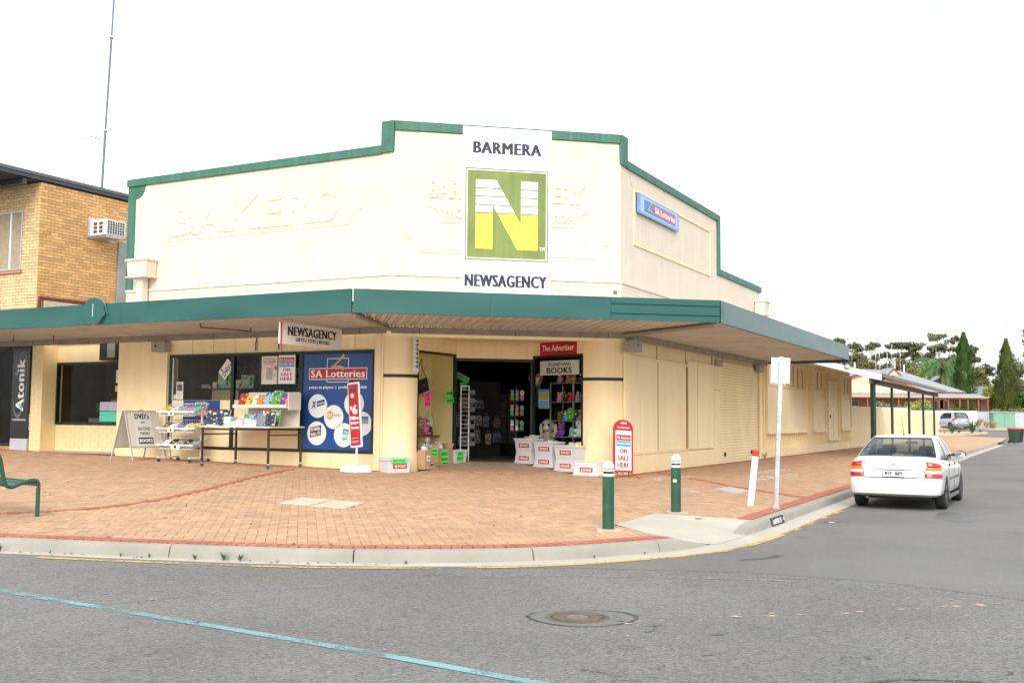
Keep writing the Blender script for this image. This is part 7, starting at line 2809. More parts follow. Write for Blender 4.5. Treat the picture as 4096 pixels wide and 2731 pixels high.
gum('gum_tree', 'dark gum tree showing right of the tall conifer', 61.4, 141, .8, [(.6, 10.4, 1.4, .6), (1.9, 8.8, 1.2, .45), (2.6, 7.4, 1.1, .7), (1.2, 6.6, 1.6, 1.0), (3.6, 7.0, .7, .4)], LM['gum2'], 4)
gum('gum_tree', 'reddish gum tree cut off by the right edge of the view', 50.6, 100.5, .7, [(-.7, 8.9, .9, .9), (.9, 9.4, 1.2, .8), (-.4, 6.9, .8, .7), (1.4, 7.2, 1.0, 1.0)], LM['red'], 5, size=.16, per=170)
gum('gum_tree', 'small gum crown peeping over the far end of the awning', 45.2, 139, .8, [(-.8, 11.0, .8, .5), (.4, 10.2, .7, .5), (1.4, 8.6, .9, .7)], LM['gum'], 6)
LOW = [('olive bushy tree over the left end of the gabled house', 46.4, 132, 3.4, 3.0, 6.6, 'olive', 11), ('mid green bushy tree behind the left gable', 49.2, 133, 3.0, 3.0, 7.2, 'gum', 12), ('dark bushy tree behind the aerials', 52.6, 134, 3.2, 3.4, 6.9, 'gum2', 13),
       ('olive bushy tree right of the aerials', 50.9, 131, 2.4, 2.5, 6.3, 'olive', 14), ('lime bushy tree left of the palm', 50.0, 126, 2.0, 2.4, 6.2, 'lime', 15), ('dark bushy tree below the tall gum', 55.6, 135, 3.0, 3.2, 6.6, 'gum2', 16), ('round olive tree right of the tall conifer', 53.8, 121, 1.8, 1.8, 6.2, 'olive', 17),
       ('bright green hedge-like tree over the grey roof', 57.2, 127, 2.2, 1.0, 5.3, 'cyp2', 18), ('pale green tree left of the right conifer', 55.0, 116, 1.5, 1.6, 5.2, 'grey', 19), ('bluish tree behind the right conifer', 57.6, 117, 2.2, 2.6, 6.0, 'grey', 20), ('dark shrub tree at the foot of the right conifer', 55.6, 111, 2.0, 2.2, 3.4, 'cyp', 21),
       ('grey-green bushy tree behind the tall gum', 59.0, 137, 3.0, 3.0, 7.4, 'gum', 22), ('far dense tree mass at the left of the skyline gap', 52.0, 152, 4.5, 3.6, 6.8, 'gum', 24), ('far dense tree mass behind the tall gum', 60.5, 152, 4.8, 3.6, 7.2, 'gum', 25), ('far dense tree mass behind the pale gum', 46.5, 150, 4.0, 3.0, 6.4, 'gum2', 26), ('dark bushy tree at the left behind the awning end', 43.6, 134, 2.6, 2.8, 7.0, 'gum2', 23)]
for lb, x, y, rx, rz, cz, mt, sd_ in LOW:
    rnd = random.Random(sd_)
    t = thing('bushy_tree', lb, 'tree', T(x, y, .8), 'bushy trees behind the houses')
    bl = []
    for q in range(16):
        a, u = rnd.uniform(0, 6.28), rnd.uniform(-1, 1)
        rr_ = rnd.uniform(.3, .8)
        bl.append(((rx * rr_ * math.cos(a), rx * rr_ * .7 * math.sin(a), cz - .8 + rz * .65 * u), (rx * rnd.uniform(.22, .40), rx * .32, rz * rnd.uniform(.20, .36))))
    b = MB().tube((0, 0, -.3), (0, 0, cz - .8), .2, .1, 7)
    for q in bl[:7]:
        b.tube((0, 0, cz * .4), q[0], .08, .03, 5)
    b.build('trunk', m_trunk2, t)
    leaves(bl, 240, .17, rnd).build('crown', LM[mt], t)


def conifer(label, x, y, base, h, prof, mat, seed, extra=()):
    rnd = random.Random(seed)
    t = thing('conifer', label, 'tree', T(x, y, base), 'columnar conifers')
    MB().tube((0, 0, -.2), (0, 0, h * .9), .22, .05, 8).build('trunk', m_trunk2, t)
    b = MB()
    for _ in range(6200):
        u = rnd.random() ** .85
        z = u * h
        r = 0
        for (z0, r0), (z1, r1) in zip(prof[:-1], prof[1:]):
            if z0 <= u <= z1:
                r = r0 + (r1 - r0) * (u - z0) / (z1 - z0)
        a = rnd.uniform(0, 6.28)
        lump = 1 + .20 * math.sin(a * 3 + z * 2.1 + seed) + .18 * math.sin(a * 7 - z * 3.3) + .12 * math.sin(z * 5.1 + a * 2)
        rr_ = r * lump * rnd.uniform(.68, 1.12)
        p = Vector((rr_ * math.cos(a), rr_ * math.sin(a), z))
        up = Vector((math.cos(a) * .45, math.sin(a) * .45, 1)).normalized()
        sd2 = Vector((-math.sin(a), math.cos(a), 0)) * rnd.uniform(.05, .11)
        s = rnd.uniform(.16, .34)
        b.add([p - sd2, p + sd2, p + up * s], [(0, 1, 2)])
    for ex, ez, er, eh in extra:
        for _ in range(1500):
            a, u = rnd.uniform(0, 6.28), rnd.random()
            rr_ = er * (1 - u ** 2) ** .5 * rnd.uniform(.7, 1.05)
            p = Vector((ex + rr_ * math.cos(a), rr_ * math.sin(a), ez + u * eh))
            up = Vector((math.cos(a) * .5, math.sin(a) * .5, 1)).normalized()
            sd2 = Vector((-math.sin(a), math.cos(a), 0)) * rnd.uniform(.05, .11)
            b.add([p - sd2, p + sd2, p + up * rnd.uniform(.16, .34)], [(0, 1, 2)])
    b.build('crown', mat, t)


conifer('tall narrow dark conifer in front of the grey-roofed house', 48.85, 112, .7, 9.95, [(0, .75), (.22, 1.05), (.45, 1.0), (.62, .82), (.85, .50), (1, .08)], LM['cyp'], 31)
conifer('broad-based conifer near the right edge with a pointed top', 53.4, 112, .7, 9.3, [(0, 1.45), (.3, 1.30), (.55, 1.05), (.8, .60), (1, .05)], LM['cyp2'], 32, [(-1.0, .4, 1.0, 4.0), (.9, .2, 1.1, 3.2)])

# palm
rnd = random.Random(44)
pm = thing('palm_tree', 'drooping palm behind the verandah house', 'tree', T(47.5, 114, .7))
MB().tube((0, 0, -.2), (.0, 0, 4.6), .30, .26, 10).tube((0, 0, 4.6), (-.15, 0, 6.0), .28, .14, 10).build('trunk', M('palm_trunk', (.34, .22, .15), .9, .25, 4), pm)
b = MB()
for i in range(34):
    a = 6.28 * i / 34 + rnd.uniform(-.1, .1)
    el_ = rnd.uniform(-.1, 1.25)
    L = rnd.uniform(3.0, 4.4)
    d = Vector((math.cos(a), math.sin(a), 0))
    p = Vector((-.1, 0, 6.0))
    v = d * math.cos(el_) + Vector((0, 0, math.sin(el_)))
    for k in range(14):
        np_ = p + v * (L / 14)
        v = (v + Vector((0, 0, -.17))).normalized()
        side_ = v.cross(Vector((0, 0, 1))).normalized()
        b.tube(tuple(p), tuple(np_), .025, .02, 3, caps=False)
        for s in (-1, 1):
            for q in range(2):
                base_ = p.lerp(np_, q * .5)
                tip = base_ + side_ * s * .30 + v * .15 + Vector((0, 0, -rnd.uniform(.35, .75)))
                b.add([base_, base_ + v * .11, tip], [(0, 1, 2)])
        p = np_
b.build('crown', LM['palm'], pm)
MB().tube((-.1, 0, 5.3), (-.75, -.2, 6.6), .10, .03, 6).build('spathe', M('spathe', (.40, .20, .11), .8), pm)

BUSH = [('wispy grey-green bush over the cream fence near the first verandah post', 34.6, 97.5, 1.5, 1.15, 2.2, 'grey', 51), ('wispy olive bush between the verandah posts', 36.5, 98, 1.0, .8, 2.2, 'olive', 55), ('bright lime bush over the cream fence', 37.9, 97.2, 1.35, 1.15, 2.3, 'lime', 52), ('dark tangled bush behind the silver hatchback', 40.2, 95.6, 2.0, .9, 1.9, 'gum', 53), ('clipped round green bush before the verandah', 42.5, 97, 1.1, .55, 2.15, 'cyp2', 54), ('large round grey-green bush behind the power cabinet', 46.6, 97.5, 1.9, 1.1, 1.95, 'grey', 56),
        ('pale round bush left of the right conifer', 51.8, 112.5, 1.0, 1.0, 4.4, 'lime', 57), ('dark green shrub at the right edge behind the fence', 50.0, 97, 1.6, 1.4, 2.4, 'cyp', 58)]
for lb, x, y, rx, rz, cz, mt, sd_ in BUSH:
    rnd = random.Random(sd_)
    t = thing('bush', lb, 'bush', T(x, y, .7), 'garden bushes')
    bl = [((rnd.uniform(-.6, .6) * rx, rnd.uniform(-.5, .5) * rx, cz - .7 + rnd.uniform(-.5, .5) * rz), (rx * rnd.uniform(.35, .55), rx * .45, rz * rnd.uniform(.35, .55))) for _ in range(12)]
    bl.append(((0, 0, cz - .9), (rx * .8, rx * .7, rz * .8)))
    leaves(bl, 330, .10, rnd).build('foliage', LM[mt], t)
    b = MB()
    for q in bl[:8]:
        b.tube((0, 0, -.1), q[0], .03, .012, 4)
    b.build('stems', m_trunk2, t)


def weed(x, y, z, h, label, mat, seed, n=9, group='weeds in the gutter'):
    rnd = random.Random(seed)
    t = thing('weed', label, 'weed', T(x, y, z), group)
    b = MB()
    for i in range(n):
        a = rnd.uniform(0, 6.28)
        le = rnd.uniform(.2, .7)
        d = Vector((math.cos(a) * le, math.sin(a) * le, 1)).normalized()
        L = h * rnd.uniform(.6, 1.1)
        s = Vector((-math.sin(a), math.cos(a), 0)) * h * .05
        p0 = Vector((0, 0, 0))
        p1 = p0 + d * L * .55
        p2 = p1 + (d + Vector((math.cos(a) * .5, math.sin(a) * .5, -.2))).normalized() * L * .5
        b.add([p0 - s, p0 + s, p1 + s * 1.2, p1 - s * 1.2, p2], [(0, 1, 2, 3), (3, 2, 4)])
        for k in range(3):
            q = p0.lerp(p1, .3 + .25 * k)
            w = Vector((rnd.uniform(-1, 1), rnd.uniform(-1, 1), .4)).normalized() * h * .25
            b.add([q, q + w * .5 + s, q + w, q + w * .5 - s], [(0, 1, 2, 3)])
    b.build('leaves', mat, t)


def kp(x):
    """A spot in the gutter at a given x."""
    for (x0, y0), (x1, y1) in zip(KERB[:-1], KERB[1:]):
        if x0 <= x < x1:
            return y0 + (y1 - y0) * (x - x0) / (x1 - x0) - .07
    return 11


wl_ = [(-5.62, .10, 'leftmost weed in the gutter'), (-5.0, .05, 'tiny weed second from the left in the gutter'), (-4.15, .06, 'small weed just left of the kerb joint'), (-3.82, .07, 'upright weed just right of the kerb joint'), (-3.30, .09, 'squat weed midway along the left kerb'), (-2.98, .12, 'taller pair weed, left one, before the kerb'), (-2.80, .11, 'taller pair weed, right one, before the kerb'), (-1.05, .05, 'tiny weed under the middle of the kerb'), (.95, .05, 'small weed near the kerb end'), (1.55, .05, 'flat weed beside the yellow line near the ramp')]
for i, (x, h, lb) in enumerate(wl_):
    weed(x, kp(x), ROAD + .006, h, lb, LM['weed'], 70 + i)
for i, (x, y) in enumerate(((-4.62, 15.2), (-2.3, 11.42), (-1.9, 11.40))):
    weed(x, y, zf(x, y), .05, ['weed between the pavers near the red band', 'weed at the red edging, left of two', 'weed at the red edging, right of two'][i], LM['weed'], 90 + i)
p = wpt('R', 12.1, -.15)
weed(p.x, p.y, zf(p.x, p.y), .28, 'dry weed at the foot of the side wall\'s corner post', LM['straw'], 95)
p = wpt('L', -6.25, -.06)
weed(p.x, p.y, zf(p.x, p.y), .13, 'small weed at the foot of the left downpipe', LM['grey'], 96)
for i, (x, y, h, mt) in enumerate(((35.9, 84.8, .9, 'weed'), (37.4, 84.5, 1.2, 'weed'), (38.2, 84.9, .5, 'grey'), (36.5, 84.9, .4, 'weed'), (35.3, 84.8, .5, 'straw'), (40.9, 91.3, 1.2, 'straw'), (41.6, 91.2, 1.0, 'straw'), (42.3, 91.2, .8, 'straw'), (40.2, 91.4, .8, 'straw'))):
    weed(x, y, zroad(x, y) + .12, h, ['left tall weed on the far island', 'right tall weed on the far island', 'grey tuft at the end of the far island', 'low weed in the middle of the far island', 'dry tuft on the far island', 'tallest dry grass tuft by the corrugated fence', 'second dry grass tuft by the corrugated fence', 'dry grass tuft next to the power cabinet', 'dry grass tuft by the white fence'][i], LM[mt], 100 + i, 16, 'weeds at the far end')

# fallen jacaranda petals and dry leaves
m_petal = M('petal', (.40, .28, .62), .6, .1)
m_dleaf = M('dead_leaf', (.20, .11, .05), .8, .2)
rnd = random.Random(5)
litter = link('leaf_litter', None, None, None, Matrix(), kind='stuff') if False else None
pb_, lb_ = MB(), MB()
for i in range(150):
    if i < 40:
        x = rnd.uniform(-5.5, -1.0)
        y, z = kp(x) + rnd.uniform(-.08, .05), ROAD + .008
    elif i < 110:
        x, y = rnd.uniform(-8.5, -3.5), rnd.uniform(14.5, 21)
        if path_pos(x, y) is None:
            continue
        z = zf(x, y) + .004
    else:
        x, y = rnd.uniform(-3, 2.5), rnd.uniform(6.4, 10.5)
        if rnd.random() < .8:
            continue
        z = ROAD + .005
    s = rnd.uniform(.012, .03)
    a = rnd.uniform(0, 6.28)
    c, q = math.cos(a), math.sin(a)
    pts = [(-s, 0, 0), (0, -s * .5, .3 * s), (s, 0, .1 * s), (0, s * .5, .4 * s)]
    (pb_ if rnd.random() < .6 else lb_).add([(x + px * c - py * q, y + px * q + py * c, z + pz) for px, py, pz in pts], [(0, 1, 2, 3)])
for i in range(90):
    x, y = rnd.uniform(-9, 6), rnd.uniform(12, 23)
    pp = path_pos(x, y)
    if pp is None or inside(x, y, RAMP_POLY):
        continue
    s = rnd.uniform(.01, .035)
    a = rnd.uniform(0, 6.28)
    z = zf(x, y) + .004
    lb_.add([(x - s * math.cos(a), y - s * math.sin(a), z), (x + s * .5 * math.sin(a), y - s * .5 * math.cos(a), z + .3 * s), (x + s * math.cos(a), y + s * math.sin(a), z), (x - s * .4 * math.sin(a), y + s * .4 * math.cos(a), z + .2 * s)], [(0, 1, 2, 3)])
pb_.build('petal_litter', m_petal, kind='stuff', label='fallen mauve petals scattered along the gutter and pavers', cat='petals')
lb_.build('leaf_litter', m_dleaf, kind='stuff', label='dry brown leaf scraps scattered over the pavers', cat='leaves')

# ================================================================== CARS
def rrect(xr, xf, hw, rr, rf, K_=8, N=5):
    """Plan outline of a car at one level: rear-left round to the rear-right, counted from the rear centre clockwise seen from above.
    Returns points; indices are the same at every level."""
    pts = []
    for i in range(K_ + 1):                        # rear, centre to right
        pts.append((xr, -(hw - rr) * i / K_))
    for i in range(1, N + 1):
        a = rad(90 * i / N)
        pts.append((xr + rr - rr * math.cos(a), -(hw - rr) - rr * math.sin(a)))
    for i in range(1, 3 * K_ + 1):                 # right side, rear to front
        pts.append((xr + rr + (xf - rf - xr - rr) * i / (3 * K_), -hw))
    for i in range(1, N + 1):
        a = rad(90 * i / N)
        pts.append((xf - rf + rf * math.sin(a), -(hw - rf) - rf * (math.cos(a))))
    for i in range(1, K_ + 1):
        pts.append((xf, -(hw - rf) + (hw - rf) * i / K_))
    full = pts + [(x, -y) for x, y in reversed(pts[1:-1])]
    return full


def car(name, label, fm, S, paint):
    """S: dict of dimensions. Local x forward, y left, z up, origin on the ground under the rear axle."""
    t = thing(name, label, 'car', fm)
    lv = S['levels']
    rings = []
    for (xr, xf, hw, rr, rf, z, dz) in lv:
        ring = rrect(xr, xf, hw, rr, rf)
        out = []
        for x, y in ring:
            u = (x - xr) / (xf - xr)
            bow = S['bow'] * (1 - (y / hw) ** 2)       # faces bulge slightly at the centre line
            xx = x - (bow if u < .04 else 0) + (bow * 1.6 if u > .96 else 0)
            tuck = 1 - S.get('tuck', .04) * max(0, (u - .75) / .25) ** 2 - .02 * max(0, (.2 - u) / .2) ** 2
            out.append((xx, y * tuck, z + dz * u))
        rings.append(out)
    n = len(rings[0])
    b = MB()
    vs = [p for r in rings for p in r]
    fs = [(k * n + i, k * n + (i + 1) % n, (k + 1) * n + (i + 1) % n, (k + 1) * n + i) for k in range(len(rings) - 1) for i in range(n)]
    b.add(vs, fs, 0, True)
    b.add(rings[0], [tuple(range(n - 1, -1, -1))])
    # crowned lid: shrink the top ring twice
    top = rings[-1]
    cx = sum(p[0] for p in top) / n
    l1 = [((p[0] - cx) * .965 + cx, p[1] * .95, p[2] + .018) for p in top]
    l2 = [((p[0] - cx) * .60 + cx, p[1] * .55, p[2] + .035) for p in top]
    b.add(top + l1 + l2, [(k * n + i, k * n + (i + 1) % n, (k + 1) * n + (i + 1) % n, (k + 1) * n + i) for k in range(2) for i in range(n)], 0, True)
    b.add(l2, [tuple(range(n))], 0, True)
    me = b.mesh('body')
    bm = bmesh.new()
    bm.from_mesh(me)
    bmesh.ops.remove_doubles(bm, verts=bm.verts, dist=.0002)
    bmesh.ops.recalc_face_normals(bm, faces=bm.faces)
    bm.to_mesh(me)
    bm.free()
    body = link('body', me, paint, t)
    # wheel housings cut out of the flanks
    cut = MB()
    for xw in (0, S['wb']):
        for sy in (-1, 1):
            cut.tube((xw, sy * (S['hw'] + .1), S['wr'] + .005), (xw, sy * (S['hw'] - .26), S['wr'] + .005), S['wr'] + .045, n=28)
    co = cut.build('cutter', m_black, None, fm)
    md = body.modifiers.new('arches', 'BOOLEAN')
    md.operation = 'DIFFERENCE'
    md.solver = 'EXACT'
    md.object = co
    bpy.context.view_layer.update()
    dg = bpy.context.evaluated_depsgraph_get()
    me2 = bpy.data.meshes.new_from_object(body.evaluated_get(dg))
    body.modifiers.remove(md)
    body.data = me2
    if not me2.materials:
        me2.materials.append(paint)
    for p in me2.polygons:
        p.material_index = 0
    me2.set_sharp_from_angle(angle=rad(42))
    WM.pop(co.name, None)
    bpy.data.objects.remove(co)

    def surf(i, w, off=0.0):
        """Point on the body shell: ring index i (float), level w (float)."""
        i0 = int(math.floor(i)) % n
        f = i - math.floor(i)
        k = min(int(w), len(rings) - 2)
        g = w - k
        A, B, C_, D_ = [Vector(v) for v in (rings[k][i0], rings[k][(i0 + 1) % n], rings[k + 1][(i0 + 1) % n], rings[k + 1][i0])]
        p = A.lerp(B, f).lerp(D_.lerp(C_, f), g)
        nm = (B - A).cross(D_ - A)
        nm = nm.normalized() if nm.length > 1e-9 else Vector((0, 0, 0))
        if nm.dot(p - Vector((S['wb'] / 2, 0, p.z))) < 0:
            nm = -nm
        return p + nm * off

    def patch(i0, i1, w0, w1, off, name, mat, parent=t, nu=8, nv=5, shape=None):
        q = MB()
        q.grid(lambda u, v: surf(i0 + (i1 - i0) * u, *( [w0 + (w1 - w0) * v] if shape is None else [shape(u, v)]), off), nu, nv)
        o = q.build(name, mat, parent)
        sm = o.modifiers.new('thick', 'SOLIDIFY')
        sm.thickness = off * .9
        sm.offset = 0
        return o

    # ---- cabin: belt outline and roof outline
    G = S['cabin']
    belt = rrect(*G['belt'])
    roof = rrect(*G['roof'])
    m = len(belt)
    zb = lambda x: G['zb'] + G.get('dzb', 0) * x
    roofz = G['zr']

    def cab(i, v, off=0.0):
        i0 = int(math.floor(i)) % m
        f = i - math.floor(i)
        bx, by = [belt[i0][q] * (1 - f) + belt[(i0 + 1) % m][q] * f for q in (0, 1)]
        rx, ry = [roof[i0][q] * (1 - f) + roof[(i0 + 1) % m][q] * f for q in (0, 1)]
        bulge = G['bulge'] * math.sin(math.pi * v)
        x, y, z = bx * (1 - v) + rx * v, by * (1 - v) + ry * v, zb(bx) * (1 - v) + roofz * v
        c = Vector((S['wb'] / 2 - .1, 0, 0))
        d = Vector((x, y, 0)) - c
        if abs(y) > .01 or True:
            sc = 1 + (bulge + off) / max(d.length, .2)
            x, y = c.x + d.x * sc, c.y + d.y * sc
        return (x, y, z + off * .5 + G['bulge'] * .6 * math.sin(math.pi * v))
    Kx, Nx = 8, 5
    iR0, iR1 = Kx, Kx + Nx                     # right rear corner arc
    iS1 = Kx + Nx + 3 * Kx                     # end of right side
    iF1 = iS1 + Nx

    def cpatch(i0, i1, v0, v1, off, name, mat, parent=t, nu=12, nv=8):
        q = MB()
        q.grid(lambda u, v: cab(i0 + (i1 - i0) * u, v0 + (v1 - v0) * v, off), nu, nv)
        o = q.build(name, mat, parent)
        return o
    gl = glass_mat('car_glass', (.62, .70, .70), 1.0)
    gl_side = glass_mat('car_side_glass', (.36, .42, .42), 1.1)
    # roof panel
    q = MB()
    ring = [cab(i, 1.0) for i in range(m)]
    ring0 = [cab(i, .90) for i in range(m)]
    cx = sum(p[0] for p in ring) / m
    r1_ = [((p[0] - cx) * .93 + cx, p[1] * .93, p[2] + .022) for p in ring]
    r2_ = [((p[0] - cx) * .5 + cx, p[1] * .5, p[2] + .045) for p in ring]
    q.add(ring0 + ring + r1_ + r2_, [(k * m + i, k * m + (i + 1) % m, (k + 1) * m + (i + 1) % m, (k + 1) * m + i) for k in range(3) for i in range(m)], 0, True)
    q.add(r2_, [tuple(range(m))], 0, True)
    q.build('roof', paint, t)
    w0 = G['wins']
    ext = lambda a: a % m
    m_seal = M('window_seal', (.012, .012, .013), .5)
    for sgn in (1, -1):
        idx_ = (lambda i: i) if sgn == 1 else (lambda i: m - i)
        # rear pillar, side windows, front pillar
        cpatch(idx_(w0['rear'][1]), idx_(w0['side'][0][0]), -.02, .92, .0, 'rear_pillar', paint)
        for s0, s1 in w0['side']:
            o = cpatch(idx_(s0), idx_(s1), .06, .90, -.004, 'side_window', gl_side)
            cpatch(idx_(s0), idx_(s1), -.03, .06, .002, 'window_seal', m_seal, o, 12, 2)
        for (a0, a1), (b0, b1) in zip(w0['side'][:-1], w0['side'][1:]):
            cpatch(idx_(a1), idx_(b0), -.02, .92, .004, 'door_pillar', m_seal if S.get('dark_b', True) else paint, t, 3, 6)
        cpatch(idx_(w0['side'][-1][1]), idx_(w0['front'][0]), -.02, .92, .002, 'front_pillar', paint, t, 4, 8)
    rw = cpatch(-w0['rear'][1], w0['rear'][1], .05, .93, .0, 'rear_window', gl, t, 20, 8)
    cpatch(-w0['rear'][1], w0['rear'][1], -.03, .07, .004, 'window_seal', m_seal, rw, 20, 2)
    cpatch(-w0['rear'][1], w0['rear'][1], .87, .96, .005, 'window_seal', m_seal, rw, 20, 2)
    for sgn in (1, -1):
        cpatch(sgn * (w0['rear'][1] - .55), sgn * (w0['rear'][1] + .15), -.03, .96, .004, 'window_seal', m_seal, rw, 3, 8)
    fw = cpatch(w0['front'][0], m - w0['front'][0], .04, .92, .0, 'windscreen', gl, t, 20, 8)
    # ---- wheels
    for xw in (0, S['wb']):
        for sy in (-1, 1):
            yc = sy * (S['hw'] - .015)
            wh = link('wheel', None, None, t, fm @ T(xw, yc, S['wr']) @ RX(90 * sy))
            r, w = S['wr'], .19
            MB().lathe([(r * .66, 0), (r * .70, -.006), (r * .93, -.010), (r * .985, .02), (r, .05), (r, w - .05), (r * .985, w - .02), (r * .93, w), (r * .66, w)], n=32).build('tyre', M('tyre', (.018, .018, .019), .85, .2, 20), wh)
            rm = MB()
            rm.lathe([(r * .67, .0), (r * .64, .012), (r * .60, .06), (r * .05, .06)], n=32)
            for k in range(7):
                a = 2 * math.pi * k / 7
                c, s_ = math.cos(a), math.sin(a)
                pts = [(r * .12, -.03), (r * .62, -.055), (r * .62, .055), (r * .12, .03)]
                rm.hexa([(x * c - y * s_, x * s_ + y * c, .03) for x, y in pts] + [(x * c - y * s_, x * s_ + y * c, .008) for x, y in pts])
            rm.lathe([(r * .17, .03), (r * .17, .006), (r * .02, .004)], n=16)
            rm.build('rim', M('rim_silver', (.50, .51, .52), .35, .08, metal=.5), wh)
    hw_ = MB()
    hw_.box(-.50, S['wb'] + .45, -S['hw'] + .22, S['hw'] - .22, .20, .40)
    hw_.build('underbody', m_black, t)
    return t, body, surf, patch, cab, (Kx, Nx, m, n)


m_cwhite = M('car_white', (.66, .66, .66), .22, .015, 1.0, coat=.6)
m_csilver = M('car_silver', (.34, .355, .39), .30, .03, 1.0, metal=.3, coat=.5)
SED = dict(
    hw=.855, wb=2.61, wr=.305, bow=.055, tuck=.10,
    #        xr     xf    hw    rr   rf   z    dz(front minus rear)
    levels=[(-.74, 3.26, .77, .16, .30, .265, .0), (-.845, 3.36, .83, .20, .38, .315, .0), (-.870, 3.40, .850, .22, .42, .42, .0), (-.868, 3.41, .854, .22, .45, .55, .0), (-.815, 3.40, .855, .22, .48, .615, .0),
            (-.79, 3.36, .850, .21, .50, .72, -.02), (-.77, 3.28, .835, .20, .55, .86, -.10), (-.74, 3.18, .80, .20, .60, .955, -.16), (-.68, 3.06, .755, .20, .62, .995, -.18)],
    cabin=dict(belt=(-.46, 2.20, .765, .18, .30), roof=(.36, 1.45, .565, .12, .16), zb=.985, dzb=-.022, zr=1.385, bulge=.028,
               wins=dict(rear=(0, 10.6), side=[(14.5, 22.5), (23.3, 34.5)], front=(39.5,))))
cm_ = Vector((6.985, 18.73))
car_m = T(7.02, 18.80, ROAD) @ RZ(61.0) @ Matrix.Scale(.90, 4)
cr_, body, surf, patch, cab, (Kx, Nx, m_, n_) = car('white_sedan', 'white four-door sedan parked at the kerb of the side street', car_m, SED, m_cwhite)
m_tred = M('lamp_red', (.50, .008, .008), .12, .08, 30, coat=.5)
m_tamb = M('lamp_amber', (.75, .17, .01), .12, .05, coat=.5)
m_tclr = M('lamp_clear', (.62, .60, .58), .12, .15, 30, coat=.5)
for sg_ in (1, -1):
    I = lambda i: i if sg_ == 1 else n_ - i
    lo_ = lambda u: 4.15 + .0 * u
    a, b_i = 7.1, 12.6
    for (w0, w1, mt, nm) in ((4.15, 4.85, m_tred, 'stop_lamp'), (4.85, 5.30, m_tclr, 'reverse_lamp'), (5.30, 5.75, m_tamb, 'indicator'), (5.75, 6.75, m_tred, 'tail_lamp')):
        def shp(u, v, w0=w0, w1=w1):
            return w0 + (w1 - w0) * v - (.55 * u if w1 > 6 else 0) * v
        patch(I(a + (.55 if w0 > 5.7 else (.3 if w0 > 5.2 else .1))), I(b_i), w0, w1, .010, nm, mt, cr_, 10, 4, shp)
# boot lid seams, plate recess, number plate
for w0, w1, i0, i1 in ((4.02, 4.14, -7.0, 7.0),):
    patch(i0, i1, w0, w1, .004, 'boot_seam', M('seam', (.035, .035, .035), .6), cr_, 16, 1)
for s_ in (-1, 1):
    patch(s_ * 7.0, s_ * 7.12, 4.1, 7.7, .004, 'boot_seam', MATS['seam'], cr_, 1, 8)
patch(-15, 15, 3.93, 3.99, .004, 'bumper_seam', M('seam_soft', (.30, .30, .30), .6), cr_, 30, 1)
pz = surf(0, 4.6)
pm_ = car_m @ T(pz.x - .018, 0, .70) @ RZ(-90) @ RX(-4)
npl = MB().box(-.19, .19, -.012, 0, -.062, .062).build('number_plate', m_white, cr_, pm_, .004)
frame_rect(MB(), -.195, .195, -.067, .067, .006, -.016, -.0).build('plate_frame', m_black, npl, pm_)
text('WZV', m_black, npl, -.095, 0, .13, .072, -.0125, heavy=.05, mw=pm_)
text('889', m_black, npl, .095, 0, .125, .072, -.0125, heavy=.05, mw=pm_)
disc(0, 0, .008, .008, M('plate_mark', (.55, .50, .60), .5), npl, -.0125, .001, 8, 'plate_mark')
for s_, z_ in (('Longest Lunch   Clare Valley', .052), ('SA - THE FESTIVAL STATE', -.050)):
    text(s_, M('plate_blue', (.12, .18, .50), .5), npl, 0, z_, .27, .012, -.0125, mw=pm_)
# grip strip above the plate, badge, lock
sm_ = car_m @ T(surf(0, 5.45).x - .008, 0, .785) @ RZ(-90)
MB().box(-.34, .34, -.012, .006, -.012, .0).build('grip_strip', M('strip_grey', (.45, .45, .45), .5), cr_, sm_)
MB().lathe([(.03, 0), (.028, .006), (.001, .008)], n=16).build('badge', MATS['rim_silver'], cr_, car_m @ T(surf(0, 6.2).x - .01, 0, .885) @ RY(-82))
# high stop lamp inside the rear glass, antenna, exhaust
MB().box(-.10, .10, -.02, .02, 0, .02).build('stop_bar', M('stop_bar', (.40, .30, .30), .3), cr_, car_m @ T(-.30, 0, 1.035) @ RZ(-90))
an_ = MB().lathe([(.022, 0), (.015, .025), (.006, .05)], n=10).build('antenna_base', m_black, cr_, car_m @ T(.50, .0, 1.41))
MB().tube((0, 0, .04), (-.10, .03, .40), .005, .003, 6).build('antenna_rod', m_black, an_)
MB().tube((-.80, .50, .235), (-.55, .50, .235), .030, n=12).build('exhaust', M('exhaust', (.10, .09, .08), .5, metal=.5), cr_)
MB().tube((-.74, -.30, .24), (-.70, -.42, .22), .012, n=6).build('tow_hook', m_black, cr_)
